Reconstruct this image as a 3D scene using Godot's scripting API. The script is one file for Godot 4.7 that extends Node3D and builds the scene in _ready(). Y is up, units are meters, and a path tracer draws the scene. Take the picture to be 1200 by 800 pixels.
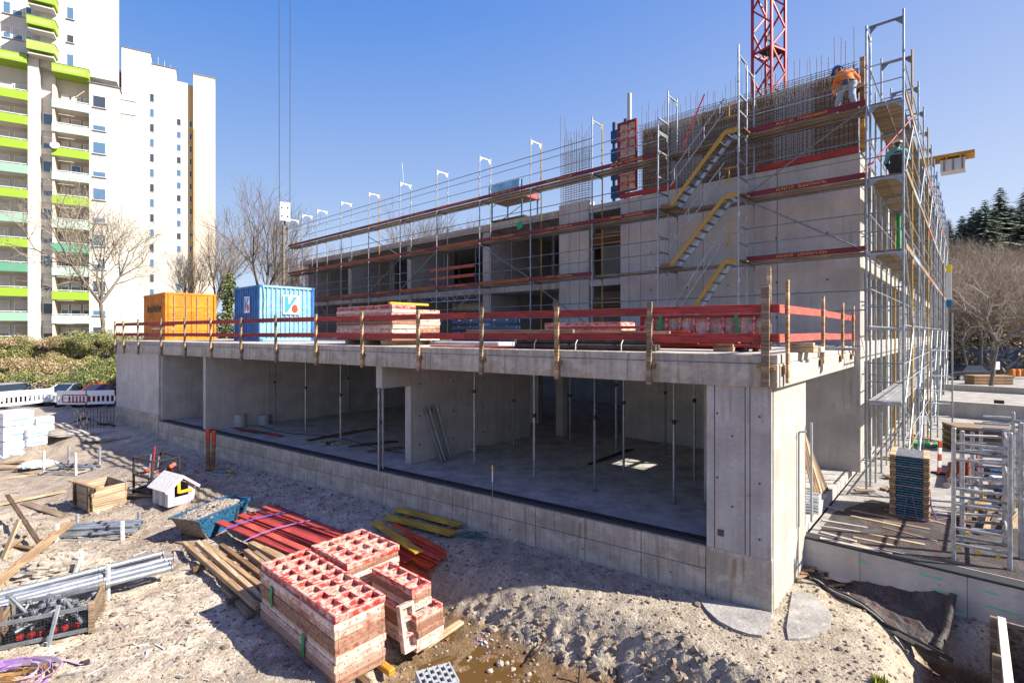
extends Node3D
# Lengths in metres. The origin is at the eye point; y is up and -z leads into the view.

const FL := 600.0
const HY := 390.0
const SLAB := -0.39        # top of the podium deck
const FLOOR := -4.03       # podium floor
const YARD := -4.3         # concrete yard beside the building
const DECKS := [2.2, 4.18, 6.14]
var rng := RandomNumberGenerator.new()
var used := {}
var M := {}
var boxes := {}
var UX := Transform3D()    # frame of the tall building: x along its facade, z outward
var PX := Transform3D()    # frame of the podium facade
var n1 := FastNoiseLite.new()
var n2 := FastNoiseLite.new()
var n3 := FastNoiseLite.new()


class MB:
	var v := PackedVector3Array()
	var n := PackedVector3Array()
	var c := PackedColorArray()
	var col := Color.WHITE
	var tinted := false

	func tri(a: Vector3, b: Vector3, d: Vector3) -> void:
		var m := (b - a).cross(d - a).normalized()
		v.append(a); v.append(d); v.append(b)
		for i in 3:
			n.append(m)
			c.append(col)

	func tri_n(a: Vector3, b: Vector3, d: Vector3, na: Vector3, nb: Vector3, nd: Vector3) -> void:
		v.append(a); v.append(d); v.append(b)
		n.append(na); n.append(nd); n.append(nb)
		for i in 3:
			c.append(col)

	func quad(a: Vector3, b: Vector3, d: Vector3, e: Vector3) -> void:
		tri(a, b, d)
		tri(a, d, e)

	func quad_n(a: Vector3, b: Vector3, d: Vector3, e: Vector3, na: Vector3, nb: Vector3, nd: Vector3, ne: Vector3) -> void:
		tri_n(a, b, d, na, nb, nd)
		tri_n(a, d, e, na, nd, ne)

	func box(at: Vector3, size: Vector3, basis := Basis.IDENTITY, bev := 0.0) -> void:
		var h := size / 2.0
		var b := minf(bev, minf(h.x, minf(h.y, h.z)) * 0.6)
		for axis in 3:
			var u := (axis + 1) % 3
			var w := (axis + 2) % 3
			for s in [-1.0, 1.0]:
				var q := []
				for k in [[-1, -1], [1, -1], [1, 1], [-1, 1]]:
					var p := Vector3.ZERO
					p[axis] = s * h[axis]
					p[u] = k[0] * (h[u] - b)
					p[w] = k[1] * (h[w] - b)
					q.append(at + basis * p)
				if s > 0:
					quad(q[0], q[1], q[2], q[3])
				else:
					quad(q[3], q[2], q[1], q[0])
		if b <= 0.0:
			return
		for axis in 3:
			var u := (axis + 1) % 3
			var w := (axis + 2) % 3
			for su in [-1.0, 1.0]:
				for sw in [-1.0, 1.0]:
					var q := []
					for k in [[-1, 0], [1, 0], [1, 1], [-1, 1]]:
						var p := Vector3.ZERO
						p[axis] = k[0] * (h[axis] - b)
						p[u] = su * (h[u] - (b if k[1] == 1 else 0.0))
						p[w] = sw * (h[w] - (0.0 if k[1] == 1 else b))
						q.append(at + basis * p)
					if su * sw < 0:
						quad(q[0], q[1], q[2], q[3])
					else:
						quad(q[3], q[2], q[1], q[0])
		for sx in [-1.0, 1.0]:
			for sy in [-1.0, 1.0]:
				for sz in [-1.0, 1.0]:
					var a := at + basis * Vector3(sx * h.x, sy * (h.y - b), sz * (h.z - b))
					var e := at + basis * Vector3(sx * (h.x - b), sy * h.y, sz * (h.z - b))
					var g := at + basis * Vector3(sx * (h.x - b), sy * (h.y - b), sz * h.z)
					if sx * sy * sz > 0:
						tri(a, e, g)
					else:
						tri(a, g, e)

	func tube(a: Vector3, b: Vector3, ra: float, rb: float, sides := 6, caps := true) -> void:
		var d := (b - a).normalized()
		var x := d.cross(Vector3.UP if absf(d.y) < 0.9 else Vector3.RIGHT).normalized()
		var y := d.cross(x)
		for i in sides:
			var t0 := TAU * i / sides
			var t1 := TAU * (i + 1) / sides
			var e0 := x * cos(t0) + y * sin(t0)
			var e1 := x * cos(t1) + y * sin(t1)
			quad_n(a + e0 * ra, a + e1 * ra, b + e1 * rb, b + e0 * rb, e0, e1, e1, e0)
			if caps:
				if ra > 0.001:
					tri(a, a + e1 * ra, a + e0 * ra)
				if rb > 0.001:
					tri(b, b + e0 * rb, b + e1 * rb)

	func path(pts: Array, r: float, sides := 6) -> void:
		for i in pts.size() - 1:
			tube(pts[i], pts[i + 1], r, r, sides, true)

	func ribbon(pts: Array, width: float, thick: float, side: Vector3) -> void:
		for i in pts.size() - 1:
			var a: Vector3 = pts[i]
			var b: Vector3 = pts[i + 1]
			var x := (b - a).normalized()
			var z := (side - x * side.dot(x)).normalized()
			box((a + b) / 2.0, Vector3(a.distance_to(b) + thick * 0.5, thick, width), Basis(x, z.cross(x), z))

	func prism(poly: PackedVector2Array, depth: float, xf := Transform3D.IDENTITY) -> void:
		var p := poly
		if Geometry2D.is_polygon_clockwise(p):
			p.reverse()
		var ids := Geometry2D.triangulate_polygon(p)
		var h := depth / 2.0
		for i in range(0, ids.size(), 3):
			var a := p[ids[i]]
			var b := p[ids[i + 1]]
			var d := p[ids[i + 2]]
			if (b - a).cross(d - a) < 0:
				var t := b
				b = d
				d = t
			tri(xf * Vector3(a.x, a.y, h), xf * Vector3(b.x, b.y, h), xf * Vector3(d.x, d.y, h))
			tri(xf * Vector3(a.x, a.y, -h), xf * Vector3(d.x, d.y, -h), xf * Vector3(b.x, b.y, -h))
		for i in p.size():
			var a := p[i]
			var b := p[(i + 1) % p.size()]
			quad(xf * Vector3(a.x, a.y, h), xf * Vector3(a.x, a.y, -h), xf * Vector3(b.x, b.y, -h), xf * Vector3(b.x, b.y, h))

	func lathe(prof: Array, sides: int, xf := Transform3D.IDENTITY) -> void:
		for i in sides:
			var t0 := TAU * i / sides
			var t1 := TAU * (i + 1) / sides
			for k in prof.size() - 1:
				var a: Vector2 = prof[k]
				var b: Vector2 = prof[k + 1]
				var q0 := xf * Vector3(a.x * cos(t0), a.y, a.x * sin(t0))
				var q1 := xf * Vector3(a.x * cos(t1), a.y, a.x * sin(t1))
				var q2 := xf * Vector3(b.x * cos(t1), b.y, b.x * sin(t1))
				var q3 := xf * Vector3(b.x * cos(t0), b.y, b.x * sin(t0))
				if a.x > 0.0001:
					tri(q0, q2, q1)
				if b.x > 0.0001:
					tri(q0, q3, q2)

	func stone(at: Vector3, r: Vector3, rg: RandomNumberGenerator, rough := 0.3) -> void:
		var ring := 6
		var rows := []
		for j in 5:
			var ph := PI * j / 4.0
			var row := []
			for i in ring:
				var th := TAU * (i + 0.5 * (j % 2)) / ring
				var s := 1.0 + rg.randf_range(-rough, rough)
				row.append(at + Vector3(cos(th) * sin(ph) * r.x * s, cos(ph) * r.y * s, sin(th) * sin(ph) * r.z * s))
			rows.append(row)
		for j in 4:
			for i in ring:
				var k := (i + 1) % ring
				if j % 2 == 0:
					tri(rows[j][i], rows[j][k] if j > 0 else rows[j + 1][k], rows[j + 1][i])
					if j > 0:
						tri(rows[j][k], rows[j + 1][k], rows[j + 1][i])
				else:
					tri(rows[j][i], rows[j + 1][k], rows[j + 1][i])
					tri(rows[j][i], rows[j][k], rows[j + 1][k])

	func mesh(mat: Material) -> ArrayMesh:
		var a := []
		a.resize(Mesh.ARRAY_MAX)
		a[Mesh.ARRAY_VERTEX] = v
		a[Mesh.ARRAY_NORMAL] = n
		if tinted:
			a[Mesh.ARRAY_COLOR] = c
		var m := ArrayMesh.new()
		m.add_surface_from_arrays(Mesh.PRIMITIVE_TRIANGLES, a)
		m.surface_set_material(0, mat)
		return m


# ---------- naming, tagging, placing ----------
func V(x: float, y: float, d: float) -> Vector3:
	return Vector3(x, y, -d)

func gp(px: float, py: float, y: float) -> Vector3:      # the point of the level y that stands at that spot of the photograph
	var d := FL * y / (HY - py)
	return Vector3((px - 600.0) * d / FL, y, -d)

func dp(px: float, py: float, d: float) -> Vector3:
	return Vector3((px - 600.0) * d / FL, (HY - py) * d / FL, -d)

func numbered(called: String) -> String:
	var k: int = used.get(called, 0)
	used[called] = k + 1
	return called if k == 0 else "%s_%03d" % [called, k]

func tag(o: Node, label: String, category: String, group := "", kind := "") -> void:
	if label: o.set_meta("label", label)
	if category: o.set_meta("category", category)
	if group: o.set_meta("group", group)
	if kind: o.set_meta("kind", kind)

func thing(called: String, label: String, category: String, xf := Transform3D.IDENTITY, group := "") -> Node3D:
	var o := Node3D.new()
	o.name = numbered(called)
	add_child(o)
	o.transform = xf
	tag(o, label, category, group)
	return o

func place(called: String, m: Mesh, parent: Node, xf := Transform3D.IDENTITY) -> MeshInstance3D:
	var o := MeshInstance3D.new()
	o.mesh = m
	if parent == null:
		o.name = numbered(called)
		add_child(o)
	else:
		o.name = called
		parent.add_child(o, true)
	o.transform = xf
	return o

func put(mb: MB, called: String, mat: Material, parent: Node = null, xf := Transform3D.IDENTITY) -> MeshInstance3D:
	return place(called, mb.mesh(mat), parent, xf)

func solo(mb: MB, called: String, label: String, category: String, mat: Material, xf := Transform3D.IDENTITY, group := "") -> MeshInstance3D:
	var o := put(mb, called, mat, null, xf)
	tag(o, label, category, group)
	return o

func struct(o: Node) -> void:
	o.set_meta("kind", "structure")

func stuff(o: Node) -> void:
	o.set_meta("kind", "stuff")

func copy(o: Node3D, label := "") -> Node3D:
	var base := String(o.name)
	if base.length() > 4 and base.substr(base.length() - 3).is_valid_int():
		base = base.substr(0, base.length() - 4)
	var r: Node3D = o.duplicate()
	r.name = numbered(base)
	add_child(r)
	if label: r.set_meta("label", label)
	return r

func box_mesh(size: Vector3, mat: Material, bev: float) -> Mesh:
	var key := "%.3f %.3f %.3f %.3f %d" % [size.x, size.y, size.z, bev, mat.get_instance_id()]
	if not boxes.has(key):
		var b := MB.new()
		b.box(Vector3.ZERO, size, Basis.IDENTITY, bev)
		boxes[key] = b.mesh(mat)
	return boxes[key]

func bx(called: String, at: Vector3, size: Vector3, mat: Material, parent: Node, basis := Basis.IDENTITY, bev := 0.004) -> MeshInstance3D:
	return place(called, box_mesh(size, mat, bev), parent, Transform3D(basis, at))

func aim(a: Vector3, b: Vector3, up := Vector3.UP) -> Basis:       # x leads from a to b
	var x := (b - a).normalized()
	if absf(x.dot(up)) > 0.98:
		up = Vector3.BACK
	var z := x.cross(up).normalized()
	return Basis(x, z.cross(x), z)

func bar(called: String, a: Vector3, b: Vector3, w: float, h: float, mat: Material, parent: Node, up := Vector3.UP, bev := 0.004) -> MeshInstance3D:
	var l := snappedf(a.distance_to(b), 0.01)
	return place(called, box_mesh(Vector3(l, h, w), mat, bev), parent, Transform3D(aim(a, b, up), (a + b) / 2.0))

func pipe(called: String, a: Vector3, b: Vector3, r: float, mat: Material, parent: Node) -> MeshInstance3D:
	var key := "pipe %d" % mat.get_instance_id()
	if not boxes.has(key):
		var m := MB.new()
		m.tube(Vector3(-0.5, 0, 0), Vector3(0.5, 0, 0), 1, 1, 8)
		boxes[key] = m.mesh(mat)
	var e := aim(a, b)
	return place(called, boxes[key], parent, Transform3D(Basis(e.x * a.distance_to(b), e.y * r, e.z * r), (a + b) / 2.0))

func nth(i: int) -> String:
	return ["first", "second", "third", "fourth", "fifth", "sixth", "seventh", "eighth", "ninth", "tenth", "eleventh", "twelfth", "thirteenth", "fourteenth", "fifteenth", "sixteenth", "seventeenth", "eighteenth", "nineteenth", "twentieth"][i]

func yaw(deg: float) -> Basis:
	return Basis(Vector3.UP, deg_to_rad(deg))

func rr(a: float, b: float) -> float:
	return rng.randf_range(a, b)


# ---------- textures and materials ----------
func grey(size: int, freq: float, sd: int, oct := 4, sx := 1, sy := 1, kind := FastNoiseLite.TYPE_SIMPLEX_SMOOTH) -> PackedByteArray:
	var f := FastNoiseLite.new()
	f.noise_type = kind
	f.seed = sd
	f.frequency = freq
	f.fractal_octaves = oct
	var im := f.get_seamless_image(size / sx, size / sy)
	im.convert(Image.FORMAT_L8)
	if sx > 1 or sy > 1:
		im.resize(size, size, Image.INTERPOLATE_BILINEAR)
	return im.get_data()

func blend_tex(size: int, layers: Array, dark: Color, light: Color, low := 0.0, high := 1.0, spots: Array = []) -> ImageTexture:
	# layers: [bytes, weight]; the weighted mean runs from dark to light; spots: [bytes, threshold, colour, softness]
	var out := PackedByteArray()
	out.resize(size * size * 3)
	var total := 0.0
	for l in layers:
		total += l[1]
	for i in size * size:
		var t := 0.0
		for l in layers:
			t += l[0][i] * l[1]
		t = clampf((t / (255.0 * total) - low) / (high - low), 0.0, 1.0)
		var q := dark.lerp(light, t)
		for s in spots:
			var k := clampf((s[0][i] / 255.0 - s[1]) / s[3], 0.0, 1.0)
			if k > 0.0:
				q = q.lerp(s[2], k * s[2].a)
		out[i * 3] = int(clampf(q.r, 0, 1) * 255)
		out[i * 3 + 1] = int(clampf(q.g, 0, 1) * 255)
		out[i * 3 + 2] = int(clampf(q.b, 0, 1) * 255)
	return ImageTexture.create_from_image(Image.create_from_data(size, size, false, Image.FORMAT_RGB8, out))

func bump_tex(size: int, layers: Array, strength: float) -> ImageTexture:
	var out := PackedByteArray()
	out.resize(size * size)
	var total := 0.0
	for l in layers:
		total += l[1]
	for i in size * size:
		var t := 0.0
		for l in layers:
			t += l[0][i] * l[1]
		out[i] = int(t / total)
	var im := Image.create_from_data(size, size, false, Image.FORMAT_L8, out)
	im.convert(Image.FORMAT_RGBA8)
	im.bump_map_to_normal_map(strength)
	return ImageTexture.create_from_image(im)

func mat(called: String, color: Color, rough := 0.8, metal := 0.0, tex: Texture2D = null, tile := 1.0, world := false, bump: Texture2D = null, bump_scale := 1.0) -> StandardMaterial3D:
	var m := StandardMaterial3D.new()
	m.resource_name = called
	m.albedo_color = color
	m.roughness = rough
	m.metallic = metal
	m.cull_mode = BaseMaterial3D.CULL_DISABLED
	if tex or bump:
		m.albedo_texture = tex
		m.uv1_triplanar = true
		m.uv1_world_triplanar = world
		m.uv1_triplanar_sharpness = 4.0
		m.uv1_scale = Vector3.ONE / tile
	if bump:
		m.normal_enabled = true
		m.normal_texture = bump
		m.normal_scale = bump_scale
	M[called] = m
	return m

func hexc(s: String) -> Color:
	return Color.html(s)

func make_materials() -> void:
	var S := 512
	var cloud := grey(S, 0.006, 1, 5)
	var fine := grey(S, 0.06, 2, 3)
	var grit := grey(S, 0.25, 3, 2)
	var streak := grey(S, 0.03, 4, 4, 1, 16)      # stretched down the wall
	var grain := grey(S, 0.05, 5, 4, 32, 1)       # stretched along x
	var grain2 := grey(S, 0.012, 6, 3, 16, 1)
	var spot := grey(S, 0.035, 7, 4)
	var patch := grey(S, 0.012, 8, 4)
	var cell := grey(S, 0.06, 9, 1, 1, 1, FastNoiseLite.TYPE_CELLULAR)
	var cell2 := grey(S, 0.14, 10, 1, 1, 1, FastNoiseLite.TYPE_CELLULAR)
	var vein := grey(S, 0.02, 11, 5)
	var conc := blend_tex(S, [[cloud, 1.0], [fine, 0.5], [streak, 0.7], [grit, 0.25]], Color(0.79, 0.785, 0.785), Color(0.97, 0.97, 0.97), 0.25, 0.75, [[streak, 0.76, Color(0.62, 0.58, 0.52, 0.5), 0.2], [spot, 0.86, Color(0.45, 0.44, 0.43, 0.5), 0.05]])
	var conc_dirty := blend_tex(S, [[cloud, 1.0], [fine, 0.6], [streak, 1.2], [grit, 0.3]], Color(0.68, 0.665, 0.64), Color(0.95, 0.945, 0.93), 0.25, 0.72, [[streak, 0.62, Color(0.56, 0.48, 0.39, 0.6), 0.2], [patch, 0.62, Color(0.93, 0.925, 0.91, 0.6), 0.15]])
	var conc_floor := blend_tex(S, [[cloud, 1.4], [fine, 0.6], [grit, 0.4], [patch, 1.0]], Color(0.74, 0.74, 0.74), Color(0.99, 0.985, 0.975), 0.25, 0.75, [[spot, 0.76, Color(0.62, 0.6, 0.57, 0.5), 0.1], [vein, 0.7, Color(1, 0.99, 0.97, 0.7), 0.12]])
	var cb := bump_tex(S, [[fine, 1.0], [grit, 0.6]], 3.0)
	var wood := blend_tex(S, [[grain, 1.4], [grain2, 1.0], [grit, 0.2]], Color(0.55, 0.47, 0.38), Color(1, 0.98, 0.94), 0.2, 0.75, [[spot, 0.8, Color(0.36, 0.28, 0.2, 0.7), 0.08], [patch, 0.7, Color(0.7, 0.68, 0.66, 0.6), 0.1]])
	var wb := bump_tex(S, [[grain, 1.0], [grain2, 0.6], [grit, 0.15]], 4.0)
	var worn := blend_tex(S, [[fine, 0.8], [patch, 0.8]], Color(0.8, 0.8, 0.8), Color(1, 1, 1), 0.2, 0.8, [[spot, 0.66, Color(0.6, 0.55, 0.5, 0.6), 0.1]])
	# formwork paint under dried concrete
	var smear := blend_tex(S, [[fine, 1.0], [grain2, 0.8]], Color(0.56, 0.1, 0.08), Color(0.78, 0.2, 0.15), 0.2, 0.8, [[patch, 0.42, Color(0.8, 0.7, 0.66, 0.85), 0.22], [grain2, 0.58, Color(0.78, 0.66, 0.6, 0.8), 0.12], [spot, 0.72, Color(0.4, 0.25, 0.2, 0.8), 0.12]])
	var smear_pale := blend_tex(S, [[fine, 1.0], [grain2, 0.8]], Color(0.58, 0.33, 0.27), Color(0.8, 0.58, 0.52), 0.2, 0.8, [[patch, 0.28, Color(0.84, 0.77, 0.72, 0.95), 0.2], [grain2, 0.5, Color(0.7, 0.6, 0.54, 0.85), 0.14], [spot, 0.74, Color(0.35, 0.26, 0.22, 0.7), 0.12]])
	var dusty_ply := blend_tex(S, [[fine, 1.0], [cloud, 1.0]], Color(0.5, 0.44, 0.4), Color(0.85, 0.8, 0.76), 0.25, 0.75, [[patch, 0.6, Color(0.7, 0.3, 0.24, 0.6), 0.15]])
	var red_board := blend_tex(S, [[grain, 1.2], [grain2, 1.0]], Color(0.62, 0.6, 0.6), Color(1, 1, 1), 0.2, 0.75, [[spot, 0.78, Color(0.55, 0.42, 0.4, 0.7), 0.08], [patch, 0.7, Color(1, 0.85, 0.8, 0.6), 0.1]])
	var G := 1024
	var g_cloud := grey(G, 0.004, 31, 5)
	var g_fine := grey(G, 0.035, 32, 4)
	var g_grit := grey(G, 0.16, 33, 3)
	var g_cell := grey(G, 0.045, 34, 1, 1, 1, FastNoiseLite.TYPE_CELLULAR)
	var g_cell2 := grey(G, 0.11, 35, 1, 1, 1, FastNoiseLite.TYPE_CELLULAR)
	var g_spot := grey(G, 0.02, 36, 5)
	var soil := blend_tex(G, [[g_cloud, 0.8], [g_fine, 0.9], [g_grit, 0.9], [g_cell, 0.6]], Color(0.62, 0.585, 0.55), Color(1.0, 0.995, 0.985), 0.25, 0.72, [[g_cell2, 0.74, Color(0.96, 0.95, 0.93, 0.8), 0.15], [g_spot, 0.72, Color(0.45, 0.4, 0.35, 0.7), 0.1]])
	var sb := bump_tex(G, [[g_fine, 0.9], [g_grit, 0.8], [g_cell, 0.8], [g_cell2, 0.8]], 14.0)
	var bark := blend_tex(S, [[streak, 1.0], [fine, 1.0]], Color(0.5, 0.48, 0.46), Color(1, 1, 1), 0.25, 0.75)
	var galv := blend_tex(S, [[cell, 0.4], [cloud, 1.0], [spot, 0.6]], Color(0.66, 0.68, 0.7), Color(1, 1, 1), 0.2, 0.8, [[patch, 0.78, Color(0.78, 0.74, 0.68, 0.7), 0.1]])
	var plaster := blend_tex(S, [[cloud, 1.0], [streak, 0.5], [fine, 0.3]], Color(0.93, 0.93, 0.92), Color(1, 1, 1), 0.25, 0.7)
	var paint := blend_tex(S, [[cloud, 1.0], [streak, 0.8], [fine, 0.3]], Color(0.78, 0.77, 0.76), Color(1, 1, 1), 0.3, 0.65, [[spot, 0.77, Color(0.5, 0.36, 0.26, 0.8), 0.04], [streak, 0.75, Color(0.66, 0.6, 0.54, 0.6), 0.12]])
	var rusty := blend_tex(S, [[fine, 1.0], [patch, 1.0]], Color(0.5, 0.5, 0.5), Color(1, 1, 1), 0.2, 0.8, [[patch, 0.58, Color(0.45, 0.3, 0.2, 0.85), 0.12], [spot, 0.7, Color(0.85, 0.82, 0.78, 0.8), 0.12]])

	mat("concrete", hexc("c0bcb8"), 0.9, 0, conc, 3.1, true, cb, 0.5)
	mat("concrete_pale", hexc("bcb7ae"), 0.9, 0, conc, 3.7, true, cb, 0.5)
	mat("concrete_wall", hexc("c6c0ba"), 0.9, 0, conc, 4.3, true, cb, 0.5)
	mat("concrete_plinth", hexc("cac1b6"), 0.92, 0, conc_dirty, 2.6, true, cb, 0.8)
	mat("concrete_edge", hexc("cbc5bc"), 0.92, 0, conc_dirty, 3.4, true, cb, 0.7)
	mat("concrete_floor", hexc("bdbbb8"), 0.82, 0, conc_floor, 3.5, true, cb, 0.5)
	mat("concrete_yard", hexc("a3a19d"), 0.9, 0, conc_floor, 2.9, true, cb, 0.7)
	mat("slurry", hexc("c4bdb2"), 0.95, 0, conc_dirty, 1.3, true, sb, 0.7)
	mat("bitumen", hexc("2c3034"), 0.7, 0, worn, 1.1, true, cb, 0.8)
	mat("membrane", hexc("5c6066"), 0.75, 0, dusty_ply, 1.7, true, cb, 1.0)
	mat("wood", hexc("c0a98a"), 0.8, 0, wood, 1.3, false, wb, 0.5)
	mat("wood_pale", hexc("d6c6aa"), 0.8, 0, wood, 1.1, false, wb, 0.5)
	mat("wood_weathered", hexc("c3b7a5"), 0.85, 0, wood, 1.2, false, wb, 0.6)
	mat("wood_grey", hexc("9c8f80"), 0.85, 0, wood, 1.2, false, wb, 0.6)
	mat("wood_brown", hexc("94795c"), 0.85, 0, wood, 1.4, false, wb, 0.6)
	mat("wood_dark", hexc("6b5845"), 0.88, 0, wood, 1.0, false, wb, 0.6)
	mat("deck_wood", hexc("8f8068"), 0.85, 0, wood, 1.6, false, wb, 0.5)
	mat("yellow_wood", hexc("e2c448"), 0.75, 0, wood, 1.3, false, wb, 0.5)
	mat("girder_yellow", hexc("e0aa3c"), 0.7, 0, wood, 1.3, false, wb, 0.4)
	mat("red_wood", hexc("b8423c"), 0.75, 0, red_board, 1.3, false, wb, 0.5)
	mat("red_wood_dark", hexc("9c3636"), 0.75, 0, red_board, 1.2, false, wb, 0.5)
	mat("red_wood_pale", hexc("c85a4c"), 0.75, 0, red_board, 1.1, false, wb, 0.5)
	mat("orange_wood", hexc("d8562c"), 0.7, 0, red_board, 1.0, false, wb, 0.5)
	mat("toe_red", hexc("7c1822"), 0.6, 0, red_board, 1.5, false, wb, 0.3)
	mat("toe_orange", hexc("a8552e"), 0.7, 0, red_board, 1.5, false, wb, 0.3)
	mat("toe_print", hexc("e2a032"), 0.6, 0, worn, 0.4, false)
	mat("panel_red", Color.WHITE, 0.65, 0, smear, 0.9, true, cb, 0.6)
	mat("panel_pale", Color.WHITE, 0.75, 0, smear_pale, 1.1, true, cb, 0.6)
	mat("panel_brown", hexc("b49c8c"), 0.8, 0, smear_pale, 0.8, true, cb, 0.7)
	mat("panel_grey", hexc("d8cec8"), 0.8, 0, smear_pale, 1.5, true, cb, 0.7)
	mat("panel_ply", Color.WHITE, 0.85, 0, dusty_ply, 1.0, true, cb, 0.6)
	mat("panel_yellow", hexc("e0b428"), 0.6, 0, worn, 0.7, true)
	mat("steel", hexc("b4bac0"), 0.42, 0.55, galv, 1.0, true)
	mat("steel_dull", hexc("8e9296"), 0.55, 0.45, galv, 0.8, true)
	mat("steel_dark", hexc("4a4c4e"), 0.6, 0.4, rusty, 0.8, true)
	mat("alu", hexc("c9ccce"), 0.4, 0.5, galv, 1.2, true)
	mat("rebar", hexc("948c80"), 0.75, 0.3, rusty, 0.6, true)
	mat("rebar_pale", hexc("a29b91"), 0.75, 0.3, rusty, 0.6, true)
	mat("scaffold_yellow", hexc("b9923c"), 0.6, 0.1, worn, 0.8, true)
	mat("safety_red", hexc("b8282a"), 0.55, 0.1, worn, 0.9, true)
	mat("crane_red", hexc("a81026"), 0.5, 0.1, worn, 1.5, true)
	mat("prop_orange", hexc("c4622c"), 0.6, 0.1, rusty, 0.8, true)
	mat("cont_blue", hexc("2270b4"), 0.5, 0.1, paint, 2.3, true)
	mat("cont_blue_pale", hexc("86b8da"), 0.5, 0.1, paint, 2.3, true)
	mat("cont_orange", hexc("e0860a"), 0.5, 0.1, paint, 2.7, true)
	mat("blue_steel", hexc("1b5f9e"), 0.55, 0.1, rusty, 0.9, true)
	mat("bundle_blue", hexc("5590b0"), 0.6, 0.05, rusty, 0.5, true)
	mat("skip_blue", hexc("2a76a8"), 0.6, 0.1, rusty, 0.7, true)
	mat("skip_grey", hexc("a59c8e"), 0.75, 0.1, rusty, 0.9, true)
	mat("white_paint", hexc("e6e4de"), 0.6, 0, worn, 0.8, true)
	mat("white", hexc("efefec"), 0.6)
	mat("logo_blue", hexc("2f86d0"), 0.5)
	mat("logo_red", hexc("d8341c"), 0.5)
	mat("ink", hexc("4a2a10"), 0.6)
	mat("wrap", hexc("eef2f6"), 0.35, 0, worn, 1.5, true)
	mat("wrap_blue", hexc("6fb0d8"), 0.4)
	mat("strap_green", hexc("1f8a4c"), 0.6)
	mat("strap_blue", hexc("4a56b8"), 0.6)
	mat("strap_purple", hexc("8f6cae"), 0.7)
	mat("strap_lilac", hexc("ac98ae"), 0.7)
	mat("strap_tan", hexc("a9834e"), 0.75)
	mat("net_green", hexc("3f6a5c"), 0.8)
	mat("mark_green", hexc("28c27c"), 0.8)
	mat("tape_yellow", hexc("e2c82c"), 0.6)
	mat("plaster", hexc("ccc8c0"), 0.9, 0, plaster, 9.0, true)
	mat("plaster_warm", hexc("ccc3b4"), 0.9, 0, plaster, 9.0, true)
	mat("plaster_ochre", hexc("b39b78"), 0.9, 0, plaster, 7.0, true)
	mat("plaster_grey", hexc("c9c6c2"), 0.9, 0, plaster, 7.0, true)
	mat("lime", hexc("86a62a"), 0.7)
	mat("lime_soft", hexc("97ba56"), 0.7)
	mat("mint", hexc("84a896"), 0.7)
	mat("mint_pale", hexc("a3bbae"), 0.7)
	mat("sea_green", hexc("4f9176"), 0.7)
	mat("teal", hexc("437c74"), 0.7)
	mat("frame_white", hexc("f0f0ee"), 0.5)
	mat("pane_dark", hexc("3c4652"), 0.12, 0.0)
	mat("pane_blue", hexc("51708f"), 0.12, 0.0)
	mat("blind", hexc("d8d4cc"), 0.7)
	mat("curtain", hexc("b8aaa0"), 0.8)
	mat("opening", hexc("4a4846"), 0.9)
	mat("bark", hexc("8f887e"), 0.9, 0, bark, 0.8, true)
	mat("bark_dark", hexc("6a6259"), 0.9, 0, bark, 0.8, true)
	mat("twig", hexc("8f8578"), 0.9)
	mat("twig_brown", hexc("82725f"), 0.9)
	mat("twig_red", hexc("74675e"), 0.9)
	var leaf := mat("leaf", Color.WHITE, 0.7)
	leaf.vertex_color_use_as_albedo = true
	leaf.backlight_enabled = true
	leaf.backlight = Color(0.12, 0.14, 0.05)
	var needle := mat("needle", Color.WHITE, 0.75)
	needle.vertex_color_use_as_albedo = true
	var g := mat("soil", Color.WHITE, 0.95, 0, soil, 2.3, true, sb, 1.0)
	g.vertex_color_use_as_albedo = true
	var rub := mat("rubble", Color.WHITE, 0.92, 0, soil, 0.7, true, sb, 0.6)
	rub.vertex_color_use_as_albedo = true
	mat("asphalt", hexc("8a8a8c"), 0.9, 0, soil, 2.4, true, sb, 0.4)
	var w := mat("puddle", Color(0.34, 0.26, 0.15), 0.06)
	w.metallic_specular = 0.5
	var vc := mat("cloth", Color.WHITE, 0.85, 0, worn, 0.3, false, cb, 0.3)
	vc.vertex_color_use_as_albedo = true
	mat("rubber", hexc("1d1d1e"), 0.8)
	mat("car_silver", hexc("b9bec2"), 0.3, 0.5)
	mat("car_white", hexc("e4e6e6"), 0.3, 0.1)
	mat("car_red", hexc("a82026"), 0.3, 0.2)
	mat("car_dark", hexc("20242c"), 0.25, 0.3)
	mat("fence_blue", hexc("33415c"), 0.8, 0, worn, 1.0, true)
	mat("helmet_blue", hexc("1c56a8"), 0.4)
	mat("helmet_white", hexc("e8e8e6"), 0.4)
	mat("glass", hexc("26313a"), 0.08)
	mat("lamp_red", hexc("a01818"), 0.3)
	mat("sign_white", hexc("dfe4ea"), 0.5)
	mat("plastic_grey", hexc("9aa0a4"), 0.6)
	mat("rust", hexc("6a4a36"), 0.85, 0.1, rusty, 0.5, true)


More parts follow.
